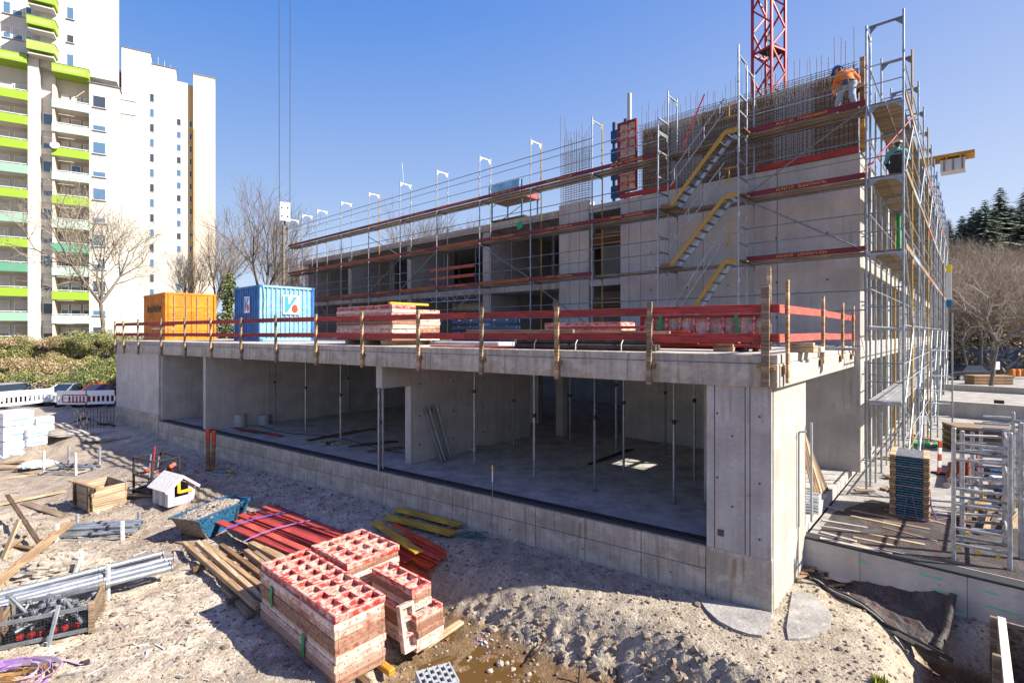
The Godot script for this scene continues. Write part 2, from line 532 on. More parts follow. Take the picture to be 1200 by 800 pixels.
func _ready() -> void:
	rng.seed = 11
	# camera: level, the lens shifted so that uprights stay upright
	var cam := Camera3D.new()
	cam.name = "camera"
	cam.projection = Camera3D.PROJECTION_FRUSTUM
	cam.near = 0.1
	cam.far = 2000.0
	cam.size = 0.1 * 800.0 / FL
	cam.frustum_offset = Vector2(0, -0.1 * 10.0 / FL)
	add_child(cam)
	# sun: low in the south-west, from the right and a little behind the eye; the sky around it
	var el := deg_to_rad(37.5)
	var to := Vector3(-0.965 * cos(el), -sin(el), -0.26 * cos(el))
	var sky := Sky.new()
	sky.sky_material = clear_sky(to, 3.25)
	var env := Environment.new()
	env.background_mode = Environment.BG_SKY
	env.sky = sky
	env.tonemap_mode = Environment.TONE_MAPPER_LINEAR
	env.tonemap_exposure = 3.25
	env.sdfgi_enabled = true
	env.ssao_enabled = true
	env.ssil_enabled = true
	var we := WorldEnvironment.new()
	we.name = "world_environment"
	we.environment = env
	add_child(we)
	var sun := DirectionalLight3D.new()
	sun.name = "sun"
	sun.light_energy = 1.2
	sun.light_color = Color(1.0, 0.96, 0.905)
	sun.light_angular_distance = 0.5
	sun.shadow_enabled = true
	add_child(sun)
	sun.transform = Transform3D(Basis.looking_at(to.normalized(), Vector3.UP), Vector3.ZERO)

	UX = Transform3D(Basis(Vector3(0.745, 0, 0.667), Vector3.UP, Vector3(-0.667, 0, 0.745)).orthonormalized(), Vector3(9.56, 0, -13.8))
	PX = Transform3D(Basis(Vector3(0.823, 0, 0.568), Vector3.UP, Vector3(-0.568, 0, 0.823)).orthonormalized(), Vector3(4.6, 0, -9.05))
	n1.seed = 21; n1.frequency = 0.35; n1.fractal_octaves = 4
	n2.seed = 22; n2.frequency = 1.6; n2.fractal_octaves = 4
	n3.seed = 23; n3.frequency = 0.09; n3.fractal_octaves = 3
	make_materials()
	build_ground()
	build_yard()
	build_podium()
	build_tall_building()
	build_facade_scaffold()
	build_side_scaffold()
	build_towers()
	build_vegetation()
	build_guardrail()
	build_deck_goods()
	build_props()
	build_crane()
	build_front()
	build_left()
	build_right()
	build_street()
	build_people()


func clear_sky(to: Vector3, exposure: float) -> PanoramaSkyMaterial:      # clear air: paler towards the horizon and towards the sun
	var w := 512
	var h := 256
	var im := Image.create(w, h, false, Image.FORMAT_RGBF)
	var s := -to.normalized()
	var base := Vector3(-0.317, -0.087, 0.622)
	var low := Vector3(1.057, 0.974, 0.408)
	var glow := Vector3(0.309, 0.237, 0.115)
	var deep := Vector3(0.045, 0.13, 0.46)
	for j in h:
		var up := PI * (0.5 - (j + 0.5) / h)
		for i in w:
			var az := TAU * (i + 0.5) / w
			var d := Vector3(sin(az) * cos(up), sin(up), -cos(az) * cos(up))
			var c := Vector3(0.42, 0.38, 0.33)
			if up > -0.02:
				var g := d.dot(s)
				c = (base + low * exp(-rad_to_deg(maxf(up, 0.0)) / 30.0)).max(deep) + glow * pow((1.0 + g) / 2.0, 2.0)
				c += Vector3(1.6, 1.5, 1.35) * exp(-acos(clampf(g, -1, 1)) / 0.14)
			c /= exposure
			im.set_pixel(i, j, Color(c.x, c.y, c.z))
	var m := PanoramaSkyMaterial.new()
	m.panorama = ImageTexture.create_from_image(im)
	return m


# ---------- the ground ----------
func sst(a: float, b: float, x: float) -> float:
	return smoothstep(a, b, x)

func pit(x: float, q: float) -> float:      # how much of the trench in front of the wall is dug here
	return sst(-8.2, -6.0, x) * (1.0 - sst(0.6, 2.2, x)) * sst(1.35, 2.35, q)

func ground_at(X: float, z: float) -> float:
	var d := -z
	var xr := (X - 4.6) * 0.823 - (d - 9.05) * 0.568
	var q := (X - 4.6) * -0.568 - (d - 9.05) * 0.823
	var ux := (X - 9.56) * 0.745 - (d - 13.8) * 0.667
	var uz := (X - 9.56) * -0.667 - (d - 13.8) * 0.745
	var w1 := n1.get_noise_2d(X, z)
	var w2 := n2.get_noise_2d(X, z)
	var h := -5.44 + 0.07 * w1
	var wide := lerpf(2.6, 5.0, 1.0 - sst(-20.0, -9.0, xr))
	h = lerpf(-4.95, h, sst(1.0 + 0.4 * w1, wide + 0.5 * w1, q))
	var qq := q + 0.45 * w1 + 0.10 * w2
	h -= 0.36 * pit(xr, qq) * sst(-2.9, -1.5, X)
	# the lit rise in front of the corner, falling off again towards the camera
	if ux > -0.6:                           # beyond the corner
		h = lerpf(h, -5.06 - 0.78 * sst(0.5, 1.9, ux) * sst(4.5, 5.3, uz) + 0.05 * w1, sst(-0.6, 0.3, ux) * sst(3.5, 4.5, uz))
	var foot := sst(2.1, 1.3, Vector2(X - 4.5, d - 8.6).length() - 0.6 * (1.0 - sst(-2.5, 0.0, xr)))
	h = lerpf(h, -4.97, foot * sst(-0.3, 0.0, maxf(q, ux + 0.5)))
	# street side: the bank up to the road
	var up := sst(20.5, 25.0, d + 1.6 * w1) * (1.0 - sst(-14.0, -9.0, X))
	h = lerpf(h, -4.55 + 0.07 * w1, up)
	h = lerpf(h, -4.6, sst(26.0, 29.0, d))
	h = lerpf(h, -4.86, sst(31.7, 33.0, d))
	# under slabs
	if q < -0.35 and uz > -60.0 and d < 60.0 and xr > -29.5 and d > 9.0:
		h = minf(h, -4.75)
	if ux > -0.75 and uz < 4.2:
		h = -4.75
	# rise to the flats and to the wooded hill
	h = lerpf(h, -1.9, sst(36.0, 43.0, d) * (1.0 - sst(-14.0, 6.0, X + (d - 40.0) * 0.2)))
	h += 26.0 * sst(56.0, 150.0, d) * sst(0.0, 40.0, X - (d - 56.0) * 0.35)
	var near := 1.0 - sst(14.0, 22.0, d)
	# wheel ruts across the left yard
	if X < -4.0 and d > 7.0 and d < 21.0:
		var v := d - 0.42 * (X + 20.0) - 11.2 + 0.5 * sin(X * 0.6)
		for off in [0.0, 1.7]:
			var g: float = absf(v - off)
			if g < 0.32:
				h += (-0.075 * cos(g / 0.32 * PI * 0.5) + 0.012 * sin(X * 34.0) * (1.0 if g < 0.2 else 0.0)) * (1.0 - sst(-7.0, -4.0, X))
			elif g < 0.5:
				h += 0.02 * sin((g - 0.32) / 0.18 * PI) * (1.0 - sst(-7.0, -4.0, X))
	h += near * pit(xr, qq) * sst(-2.9, -1.5, X) * (1.0 - sst(-5.6, -5.8, h)) * (0.17 * n2.get_noise_2d(X * 1.7 + 9.0, z * 1.7) + 0.10 * n2.get_noise_2d(X * 5.0, z * 5.0))
	near *= 1.0 - 0.6 * foot
	return h + near * (0.035 * w2 + 0.012 * n2.get_noise_2d(X * 4.0, z * 4.0)) + 0.02 * w2

func lines(spans: Array) -> PackedFloat32Array:
	var o := PackedFloat32Array()
	for s in spans:
		var k := int(round((s[1] - s[0]) / s[2]))
		for i in k:
			o.append(lerpf(s[0], s[1], float(i) / k))
	o.append(spans[spans.size() - 1][1])
	return o

func build_ground() -> void:
	var xs := lines([[-900, -200, 100], [-200, -60, 14], [-60, -26, 1.7], [-26, -11, 0.15], [-11, 9.2, 0.06], [9.2, 30, 1.0], [30, 160, 8], [160, 900, 80]])
	var ds := lines([[-500, -100, 80], [-100, 4, 8], [4, 6.4, 0.3], [6.4, 14.5, 0.06], [14.5, 28, 0.15], [28, 60, 1.2], [60, 170, 5], [170, 900, 60]])
	var nx := xs.size()
	var nd := ds.size()
	var hs := PackedFloat32Array()
	hs.resize(nx * nd)
	for j in nd:
		for i in nx:
			hs[j * nx + i] = ground_at(xs[i], -ds[j])
	var v := PackedVector3Array()
	var n := PackedVector3Array()
	var c := PackedColorArray()
	v.resize(nx * nd); n.resize(nx * nd); c.resize(nx * nd)
	for j in nd:
		for i in nx:
			var k := j * nx + i
			var p := Vector3(xs[i], hs[k], -ds[j])
			v[k] = p
			var i0 := maxi(i - 1, 0)
			var i1 := mini(i + 1, nx - 1)
			var j0 := maxi(j - 1, 0)
			var j1 := mini(j + 1, nd - 1)
			var gx := (hs[j * nx + i1] - hs[j * nx + i0]) / (xs[i1] - xs[i0])
			var gz := -(hs[j1 * nx + i] - hs[j0 * nx + i]) / (ds[j1] - ds[j0])
			n[k] = Vector3(-gx, 1, -gz).normalized()
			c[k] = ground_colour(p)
	var idx := PackedInt32Array()
	for j in nd - 1:
		for i in nx - 1:
			var a := j * nx + i
			var b := a + 1
			var e := a + nx
			var f := e + 1
			idx.append_array([a, e, b, b, e, f])
	var arr := []
	arr.resize(Mesh.ARRAY_MAX)
	arr[Mesh.ARRAY_VERTEX] = v
	arr[Mesh.ARRAY_NORMAL] = n
	arr[Mesh.ARRAY_COLOR] = c
	arr[Mesh.ARRAY_INDEX] = idx
	var m := ArrayMesh.new()
	m.add_surface_from_arrays(Mesh.PRIMITIVE_TRIANGLES, arr)
	m.surface_set_material(0, M.soil)
	struct(place("ground", m, null))

	# the road and car park beyond the site
	var road := MB.new()
	road.quad(V(-70, -4.8, 32.6), V(-8, -4.8, 32.6), V(-8, -4.8, 38), V(-70, -4.8, 38))
	struct(put(road, "road", M.asphalt))

	# brown water standing in the trench
	var pud := MB.new()
	var ring := []
	var cw := gp(585, 772, -5.79)
	for i in 40:
		var t := TAU * i / 40
		var r := 1.0 + 0.22 * sin(3 * t + 1) + 0.13 * sin(7 * t)
		ring.append(cw + Vector3(cos(t) * 1.35 * r, 0, sin(t) * 1.1 * r))
	for i in 40:
		pud.tri(cw, ring[(i + 1) % 40], ring[i])
	struct(put(pud, "water", M.puddle))

	# loose stones and clods
	var protos := []
	var rg := RandomNumberGenerator.new()
	rg.seed = 5
	for k in 4:
		var s := MB.new()
		s.tinted = true
		s.col = [Color(0.42, 0.37, 0.31), Color(0.3, 0.25, 0.2), Color(0.55, 0.51, 0.46), Color(0.22, 0.19, 0.17)][k]
		s.stone(Vector3.ZERO, Vector3(1, 0.7, 0.85), rg, 0.25)
		protos.append(s.mesh(M.rubble))
	for k in 4:
		var spots := []
		while spots.size() < 5200:
			var X := rg.randf_range(-15.0, 9.0)
			var d := rg.randf_range(6.4, 21.0)
			if absf(X) > d * 1.05:
				continue
			var q := (X - 4.6) * -0.568 - (d - 9.05) * 0.823
			var ux := (X - 9.56) * 0.745 - (d - 13.8) * 0.667
			if q < 0.05 and ux < -0.6: continue
			if ux > -0.6 and ((X - 9.56) * -0.667 - (d - 13.8) * 0.745) < 4.45: continue
			if rg.randf() > 0.35 + 0.65 * sst(-0.2, 0.35, n1.get_noise_2d(X * 2.0 + k * 9, d * 2.0)): continue
			var s := 0.007 + 0.034 * pow(rg.randf(), 3.6)
			if rg.randf() < 0.02: s *= 2.0
			var p := Vector3(X, ground_at(X, -d) + s * 0.2, -d)
			spots.append(Transform3D(Basis.from_euler(Vector3(rg.randf() * 0.6, rg.randf() * TAU, rg.randf() * 0.6)).scaled(Vector3(s, s * rg.randf_range(0.6, 1), s)), p))
		var mm := MultiMesh.new()
		mm.transform_format = MultiMesh.TRANSFORM_3D
		mm.mesh = protos[k]
		mm.instance_count = spots.size()
		for i in spots.size():
			mm.set_instance_transform(i, spots[i])
		var o := MultiMeshInstance3D.new()
		o.name = numbered("gravel")
		o.multimesh = mm
		add_child(o)
		tag(o, ["beige gravel strewn over the dug soil", "brown clods strewn over the dug soil", "pale chips of stone strewn over the dug soil", "dark gravel strewn over the dug soil"][k], "gravel", "", "stuff")

func ground_colour(p: Vector3) -> Color:
	var d := -p.z
	var q := (p.x - 4.6) * -0.568 - (d - 9.05) * 0.823
	var xr := (p.x - 4.6) * 0.823 - (d - 9.05) * 0.568
	var a := n1.get_noise_2d(p.x * 0.7 + 40.0, p.z * 0.7)
	var b := n2.get_noise_2d(p.x * 0.8, p.z * 0.8 + 70.0)
	var tan_ := Color(0.66, 0.605, 0.495)
	var pale := Color(0.73, 0.69, 0.585)
	var dark := Color(0.42, 0.38, 0.305)
	var c := tan_.lerp(pale, sst(-0.25, 0.4, a)).lerp(dark, 0.7 * sst(0.1, 0.5, b))
	c = c.lerp(Color(0.33, 0.28, 0.23), 0.55 * sst(0.12, 0.42, n3.get_noise_2d(p.x * 3.0, p.z * 3.0)))
	c = c.lerp(Color(0.66, 0.635, 0.565), 0.7 * (1.0 - sst(1.2, 2.6, q)) * (1.0 - sst(-3.5, -1.0, xr)))     # grey trampled strip along the wall
	c = c.lerp(Color(0.40, 0.345, 0.29), 0.75 * sst(1.0, 2.2, q) * (1.0 - sst(4.5, 7.0, q)) * (1.0 - sst(-15.0, -9.0, xr)))     # dark dug bank at the far end
	c = c.lerp(Color(0.47, 0.43, 0.345), 0.85 * sst(-4.5, -1.5, p.x) * (1.0 - sst(9.0, 12.0, p.x)) * sst(-0.5, 0.6, maxf(q, p.x - 4.5)))     # browner dug earth of the bank
	var wet := sst(-5.60, -5.74, p.y)
	c = c.lerp(Color(0.24, 0.16, 0.08), wet)
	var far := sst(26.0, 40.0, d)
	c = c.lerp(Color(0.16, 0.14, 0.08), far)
	return c


# ---------- concrete yard, retaining wall ----------
func flat(poly: Array, top: float, bottom: float, called: String, m: Material, parent: Node) -> MeshInstance3D:     # poly: Vector2(X, d)
	var b := MB.new()
	var p := PackedVector2Array()
	for q in poly:
		p.append(Vector2(q.x, -q.y))
	b.prism(p, top - bottom, Transform3D(Basis(Vector3.RIGHT, Vector3.BACK, Vector3.DOWN), Vector3(0, (top + bottom) / 2.0, 0)))
	return put(b, called, m, parent)

func U2(x: float, z: float) -> Vector2:
	var p := UX * Vector3(x, 0, z)
	return Vector2(p.x, -p.z)

func P2(x: float, z: float) -> Vector2:
	var p := PX * Vector3(x, 0, z)
	return Vector2(p.x, -p.z)

func ux_at(px: float, z0 := -1.05) -> float:
	var k := (px - 600.0) / 600.0
	var d := (16.658 - z0) / (0.667 * k + 0.745)
	return (k * d - 9.56) * 0.745 - (d - 13.8) * 0.667

func px_at(px: float) -> float:            # where along the podium facade
	var k := (px - 600.0) / 600.0
	var d := (4.6 * 0.568 + 9.05 * 0.823) / (0.568 * k + 0.823)
	return (k * d - 4.6) * 0.823 - (d - 9.05) * 0.568

func build_yard() -> void:
	struct(flat([U2(-0.5, 4.15), U2(40, 4.15), U2(60, -60), U2(-0.5, -60)], YARD, YARD - 0.3, "yard_pavement", M.concrete_yard, null))
	var t := thing("retaining_wall", "concrete retaining wall with green paint marks along the edge of the yard", "wall", UX)
	var xs := [-0.9, 0.45, 2.05, 3.65, 5.2, 8.0, 12.0]
	for i in xs.size() - 1:
		bx("wall_panel", Vector3((xs[i] + xs[i + 1]) / 2.0, -4.98, 4.3), Vector3(xs[i + 1] - xs[i] - 0.004, 1.3, 0.28), M.concrete_wall, t, Basis.IDENTITY, 0.008)
	bx("membrane_lip", Vector3(6.0, YARD - 0.025, 4.29), Vector3(13.6, 0.05, 0.33), M.bitumen, t, Basis.IDENTITY, 0.01)
	for m in [[0.5, -4.55, 0.16], [1.55, -4.50, 0.32], [1.75, -4.72, 0.4], [2.35, -4.53, 0.2], [2.5, -4.78, 0.42], [1.95, -4.98, 0.16], [2.85, -4.98, 0.2], [3.3, -4.6, 0.3]]:
		bx("paint_mark", Vector3(m[0], m[1], 4.4415), Vector3(m[2], 0.02, 0.003), M.mark_green, t, Basis(Vector3.BACK, rr(-0.05, 0.08)), 0.0)
	# upstand closing the gap to the podium
	bx("upstand", Vector3(-0.74, -4.75, 4.55), Vector3(0.3, 1.2, 0.6), M.concrete_wall, t, Basis.IDENTITY, 0.008)


# ---------- the podium ----------
func wall_run(parent: Node, called: String, a: Vector2, b: Vector2, y0: float, y1: float, thick: float, m: Material, piece := 2.6, rows: Array = []) -> void:
	# a wall of cast bays between two ground points (X, d), the joints left open a few millimetres
	var l := a.distance_to(b)
	var k := maxi(1, int(round(l / piece)))
	var basis := aim(V(a.x, 0, a.y), V(b.x, 0, b.y))
	var ys := [y0] + rows + [y1]
	for i in k:
		var p := a.lerp(b, (i + 0.5) / k)
		for r in ys.size() - 1:
			bx(called, V(p.x, (ys[r] + ys[r + 1]) / 2.0, p.y), Vector3(l / k - 0.013, ys[r + 1] - ys[r] - (0.012 if rows else 0.0), thick + rr(-0.003, 0.003)), m, parent, basis, 0.005)

func build_podium() -> void:
	var t := thing("concrete_podium", "low unfinished concrete podium with an open front under a deep slab edge", "building")
	var C := Vector2(4.6, 9.05)
	var L := P2(-30.3, 0)
	var w := Vector2(0.667, 0.745)
	flat([P2(0.0, -0.3), P2(-30.2, -0.3), P2(-30.2, -0.3) + w * 22.0, C + w * 34.0], FLOOR, FLOOR - 0.3, "floor_slab", M.concrete_floor, t)
	# the deck, with a small opening left beside the tall building
	for q in [[U2(-2.2, 6.72), P2(-30.2, -0.3), Vector2(-24.6, 35.0), Vector2(-14.0, 37.0), U2(-32.0, -1.04), U2(-2.2, -1.04)], [U2(-2.195, 6.7), P2(-0.05, -0.3), U2(-0.5, 0.855), U2(-2.195, 0.855)], [U2(-2.195, -0.2), U2(-0.5, -0.2), U2(-0.5, -1.04), U2(-2.195, -1.04)], [U2(-0.8, 0.85), U2(-0.5, 0.85), U2(-0.5, -0.195), U2(-0.8, -0.195)]]:
		flat(q, SLAB, SLAB - 0.25, "deck_slab", M.concrete_floor, t)
	# plinth below the sill, in two lifts of cast bays
	wall_run(t, "plinth_panel", P2(-25.2, -0.15), P2(-1.13, -0.15), -5.8, FLOOR - 0.002, 0.3, M.concrete_plinth, 1.28, [-4.46])
	wall_run(t, "plinth_panel", P2(-30.3, -0.13), P2(-25.21, -0.13), -5.8, -3.75, 0.3, M.concrete_plinth, 1.3)
	bx("sill_strip", PX * Vector3(-13.16, FLOOR + 0.03, -0.2), Vector3(24.06, 0.055, 0.24), M.bitumen, t, PX.basis, 0.01)
	# blank bays at the far end
	wall_run(t, "wall_panel", P2(-30.3, -0.16), P2(-25.21, -0.16), -3.75, -0.975, 0.3, M.concrete_wall, 2.6)
	var lw := P2(-30.15, -0.31)
	wall_run(t, "wall_panel", lw, Vector2(-24.4, 35.0), -5.8, -0.64, 0.3, M.concrete_wall, 2.6)
	# corner pier and the short return wall, lit by the sun
	var cuts := [-1.12, -0.97, -0.44, -0.36, 0.0]
	for i in 4:
		bx("pier_panel", PX * Vector3((cuts[i] + cuts[i + 1]) / 2.0, (FLOOR - 0.975) / 2.0, -0.15 - (0.004 if i % 2 else 0.0)), Vector3(cuts[i + 1] - cuts[i] - 0.014, -0.975 - FLOOR, 0.3), M.concrete, t, PX.basis, 0.004)
	bx("pier_panel", PX * Vector3(-0.56, (FLOOR - 5.8) / 2.0, -0.148), Vector3(1.12, FLOOR + 5.8, 0.3), M.concrete_plinth, t, PX.basis, 0.005)
	var tie := MB.new()
	for q in [[-0.92, -1.5], [-0.2, -1.5], [-0.66, -1.9], [-0.92, -2.7], [-0.2, -2.7], [-0.66, -3.2], [-0.2, -3.7]]:
		tie.tube(PX * Vector3(q[0], q[1], -0.02), PX * Vector3(q[0], q[1], 0.002), 0.024, 0.02, 8)
	for i in 12:
		tie.tube(PX * Vector3(-1.8 - i * 1.92, -4.7, -0.02), PX * Vector3(-1.8 - i * 1.92, -4.7, 0.003), 0.024, 0.02, 8)
	for i in 4:
		for yy in [-1.6, -2.6, -3.5]:
			tie.tube(V(-3.99 + 0.667 * (1.5 + i * 1.4) + 0.104, yy, 14.98 + 0.745 * (1.5 + i * 1.4) - 0.093), V(-3.99 + 0.667 * (1.5 + i * 1.4) + 0.1065, yy, 14.98 + 0.745 * (1.5 + i * 1.4) - 0.0955), 0.035, 0.035, 8)
	for z in [6.2, 5.0, 4.4]:
		for yy in [-1.5, -2.8, -4.3]:
			tie.tube(UX * Vector3(-0.56, yy, z), UX * Vector3(-0.527, yy, z), 0.024, 0.02, 8)
	stuff(put(tie, "tie_holes", M.opening, t))
	bx("meter_opening", PX * Vector3(-0.86, -3.72, 0.003), Vector3(0.11, 0.12, 0.01), M.opening, t, PX.basis, 0.0)
	var wl := C + Vector2(-0.745, 0.667) * 0.15
	for k in 3:
		var p := wl + w * (0.5 + k * 0.8)
		bx("return_wall_panel", V(p.x, -3.39, p.y), Vector3(0.3, 4.83, 0.797), M.concrete_pale, t, UX.basis, 0.004)
	# slab edge: a deep beam with a shallower kerb on top, bays butted end to end
	for i in 11:
		var x0 := -30.35 + i * 2.768
		var x1 := minf(x0 + 2.768, 0.1)
		bx("edge_beam", PX * Vector3((x0 + x1) / 2.0, -0.765, -0.13), Vector3(x1 - x0 - 0.004, 0.42, 0.36), M.concrete_edge, t, PX.basis, 0.012)
		bx("edge_kerb", PX * Vector3((x0 + x1) / 2.0, -0.47, -0.16), Vector3(x1 - x0 - 0.006, 0.165, 0.35), M.concrete_edge, t, PX.basis, 0.012)
	for i in 3:
		var z0 := 6.72 - i * 2.58
		bx("edge_beam", UX * Vector3(-0.6, -0.765, z0 - 1.29), Vector3(0.36, 0.42, 2.574), M.concrete_pale, t, UX.basis, 0.012)
		bx("edge_kerb", UX * Vector3(-0.62, -0.47, z0 - 1.29), Vector3(0.34, 0.165, 2.57), M.concrete_pale, t, UX.basis, 0.012)
	# cross walls
	for s in [[-25.2, 9.5], [-21.1, 10.5]]:
		var a: Vector2 = P2(s[0], -0.1)
		wall_run(t, "cross_wall_panel", a, a + w * s[1], FLOOR, -0.976, 0.28, M.concrete, 2.6)
	var c0 := Vector2(-3.99, 14.98)
	wall_run(t, "cross_wall_panel", c0 + w * 1.14, c0 + w * 6.9, FLOOR, -0.976, 0.28, M.concrete, 1.92)
	var bm := c0 + w * 0.62
	bx("cantilever_beam", V(bm.x, -1.30, bm.y), Vector3(0.3, 0.65, 1.03), M.concrete_pale, t, UX.basis, 0.008)
	# walls at the back of the hall
	wall_run(t, "back_wall_panel", U2(-7.4, -1.2), U2(-0.28, -1.2), FLOOR, -0.64, 0.3, M.concrete_wall, 2.4)
	wall_run(t, "back_wall_panel", U2(-33.0, -1.2), U2(-12.2, -1.2), FLOOR, -0.64, 0.3, M.concrete, 2.6)
	wall_run(t, "back_wall_panel", U2(-26.0, -9.0), U2(-0.5, -9.0), FLOOR, -0.64, 0.3, M.concrete, 2.6)
	# side wall of the hall, with one narrow slot that lets the sun in
	for s in [[4.2, 2.85], [2.84, 1.9], [0.0, -1.04]]:
		bx("side_wall_panel", UX * Vector3(-2.6, (FLOOR - 0.64) / 2.0, (s[0] + s[1]) / 2.0), Vector3(0.25, -0.64 - FLOOR, s[0] - s[1] - 0.004), M.concrete, t, UX.basis, 0.005)
	bx("side_wall_panel", UX * Vector3(-1.7, (FLOOR - 0.64) / 2.0, 4.33), Vector3(1.95, -0.64 - FLOOR, 0.22), M.concrete, t, UX.basis, 0.005)
	bx("slot_sill", UX * Vector3(-2.6, FLOOR + 0.7, 0.95), Vector3(0.25, 1.4, 1.89), M.concrete, t, UX.basis, 0.005)
	var col := gp(658, 510, FLOOR)
	bx("column", Vector3(col.x, (FLOOR - 0.64) / 2.0, col.z), Vector3(0.32, -0.64 - FLOOR, 0.32), M.concrete, t, UX.basis, 0.01)


# ---------- the tall unfinished building ----------
func ub(called: String, x0: float, x1: float, y0: float, y1: float, z0: float, z1: float, m: Material, t: Node, bev := 0.006) -> MeshInstance3D:
	return bx(called, Vector3((x0 + x1) / 2.0, (y0 + y1) / 2.0, (z0 + z1) / 2.0), Vector3(absf(x1 - x0), absf(y1 - y0), absf(z1 - z0)), m, t, Basis.IDENTITY, bev)

func build_tall_building() -> void:
	var t := thing("concrete_shell", "tall unfinished concrete building behind scaffolding with steel bars rising from its top", "building", UX)
	var top := 5.2
	# front wall of cast panels
	var cuts := [ux_at(727.0), ux_at(737.0), ux_at(751.0), ux_at(824.0), ux_at(911.0), -0.272]
	for i in cuts.size() - 1:
		for r in [[SLAB, 2.2], [2.2, top]]:
			ub("wall_panel", cuts[i] + 0.008, cuts[i + 1] - 0.008, r[0] + 0.014, r[1], -1.35, -1.05 + rr(-0.004, 0.002), M.concrete_wall, t)
	for i in 3:
		ub("wall_panel", -8.0 + i * 2.576, -8.0 + (i + 1) * 2.576 - 0.003, FLOOR, SLAB, -1.35, -1.055, M.concrete_wall, t)
	var hole := MB.new()
	for x in [-1.1, -2.5, -4.0, -5.4, -6.8]:
		for y in [0.5, 1.6, 3.0, 4.3]:
			hole.tube(Vector3(x, y, -1.06), Vector3(x, y, -1.043), 0.034, 0.03, 7)
	put(hole, "tie_hole_plugs", M.opening, t)
	# slim wall left of the shaft
	var pc := [ux_at(655.0), ux_at(667.0), ux_at(679.0), ux_at(690.0)]
	for i in 3:
		ub("pier_panel", pc[i] + 0.008, pc[i + 1] - 0.008, SLAB, 5.45, -1.5, -1.05, M.concrete_wall, t)
	# slabs
	var xl := ux_at(352.0)
	ub("floor_slab", xl, -0.28, 1.92, 2.18, -14.0, -1.36, M.concrete, t, 0.0)
	ub("roof_slab", xl, -0.28, 4.95, 5.18, -14.0, -1.36, M.concrete, t, 0.0)
	ub("slab_edge", xl, pc[0], 4.93, 5.25, -1.36, -1.02, M.concrete_edge, t)
	ub("slab_edge", xl, pc[0], 1.9, 2.16, -1.36, -1.03, M.concrete_edge, t)
	ub("slab_edge", pc[3], cuts[0], 1.9, 2.16, -1.5, -1.1, M.concrete, t)
	ub("slab_edge", pc[3], cuts[0], 4.9, 5.2, -1.5, -1.1, M.concrete, t)
	# partition ends seen in the open storeys
	for s in [[357.0, 0.5, 7.0], [407.0, 0.25, 7.0], [477.0, 0.4, 3.0], [567.0, 0.45, 5.0]]:
		var x := ux_at(s[0])
		ub("partition", x - s[1] / 2.0, x + s[1] / 2.0, 2.16, 4.95, -1.3 - s[2], -1.2, M.concrete, t)
		ub("partition", x - s[1] / 2.0, x + s[1] / 2.0, SLAB, 1.92, -1.3 - s[2], -1.2, M.concrete, t)
	for s in [[-33.0, -30.0, -5.0], [-29.0, -27.5, -4.2], [-18.6, -16.9, -5.5]]:
		ub("inner_wall", s[0], s[1], 2.16, 4.95, s[2] - 0.25, s[2], M.concrete, t)
	ub("back_wall", xl, -0.5, SLAB, 4.95, -13.9, -13.6, M.concrete, t)
	ub("end_wall", xl, xl + 0.3, FLOOR, 4.95, -13.6, -6.0, M.concrete, t)
	ub("stair_wall", -10.8, -8.2, SLAB, 4.9, -4.2, -4.0, M.concrete, t)
	# lit flank towards the yard: bands and uprights
	for b in [[-0.85, -0.25], [1.88, 2.35], [4.93, 5.3]]:
		ub("flank_band", -0.62, -0.27, b[0], b[1], -38.0, -1.36, M.concrete_pale, t)
	ub("flank_pier", -0.6, -0.27, FLOOR, 5.2, -1.75, -1.36, M.concrete_pale, t)
	for i in 15:
		var z := -3.1 - i * 2.4
		for r in [[FLOOR, -0.85], [-0.25, 1.88], [2.35, 4.93]]:
			ub("flank_pier", -0.6, -0.28, r[0], r[1], z - 0.38, z, M.concrete_pale, t)
	for i in 7:
		ub("flank_wall", -0.58, -0.34, -0.25, 4.93, -6.4 - i * 4.8, -5.5 - i * 4.8, M.concrete, t, 0.0)
	ub("inner_flank_wall", -6.2, -6.0, FLOOR, 4.93, -37.0, -1.4, M.concrete, t, 0.0)
	# timber stop along the wall head
	for s in [[cuts[0], -5.75, "red_wood"], [-3.1, -0.3, "red_wood"]]:
		var k := 3
		for i in k:
			var a: float = lerpf(s[0], s[1], float(i) / k)
			var b: float = lerpf(s[0], s[1], float(i + 1) / k)
			ub("edge_board", a, b - 0.004, top + 0.01, top + 0.2, -1.05, -1.0, M[s[2]], t)
	# timber forms in the shaft openings
	for y in [3.55, 0.9]:
		for i in 4:
			ub("lintel_form", pc[3] + 0.03, cuts[0] - 0.03, y + i * 0.14, y + i * 0.14 + 0.1, -1.6 - i * 0.1, -1.15 - i * 0.05, [M.wood_brown, M.wood_dark, M.wood_grey, M.wood_brown][i], t)
	# shoring props between the storeys, row behind row
	for i in 26:
		var x := -12.2 - i * 0.83 + rr(-0.2, 0.2)
		var z := -2.0 - (i % 3) * 1.3
		pipe("shoring_prop", Vector3(x, 2.18, z), Vector3(x, 4.95, z), 0.035, M.steel_dull, t)
		if i % 2 == 0:
			pipe("shoring_prop", Vector3(x + 0.3, SLAB, z), Vector3(x + 0.3, 1.92, z), 0.035, M.steel_dull, t)
	# parapet of bars and a chimney block on the far roof
	ub("vent_block", ux_at(446.0, -5.0), ux_at(432.0, -5.0) + 2.6, 5.18, 6.2, -6.6, -5.0, M.concrete_pale, t)

	# reinforcement standing on the wall head
	var r := thing("reinforcement_wall", "tall mat of steel bars standing along the top of the front wall", "reinforcement", Transform3D(UX.basis, UX * Vector3(0, top, 0)))
	var hb := MB.new()
	var vb := MB.new()
	var st := MB.new()
	var x0 := -7.35
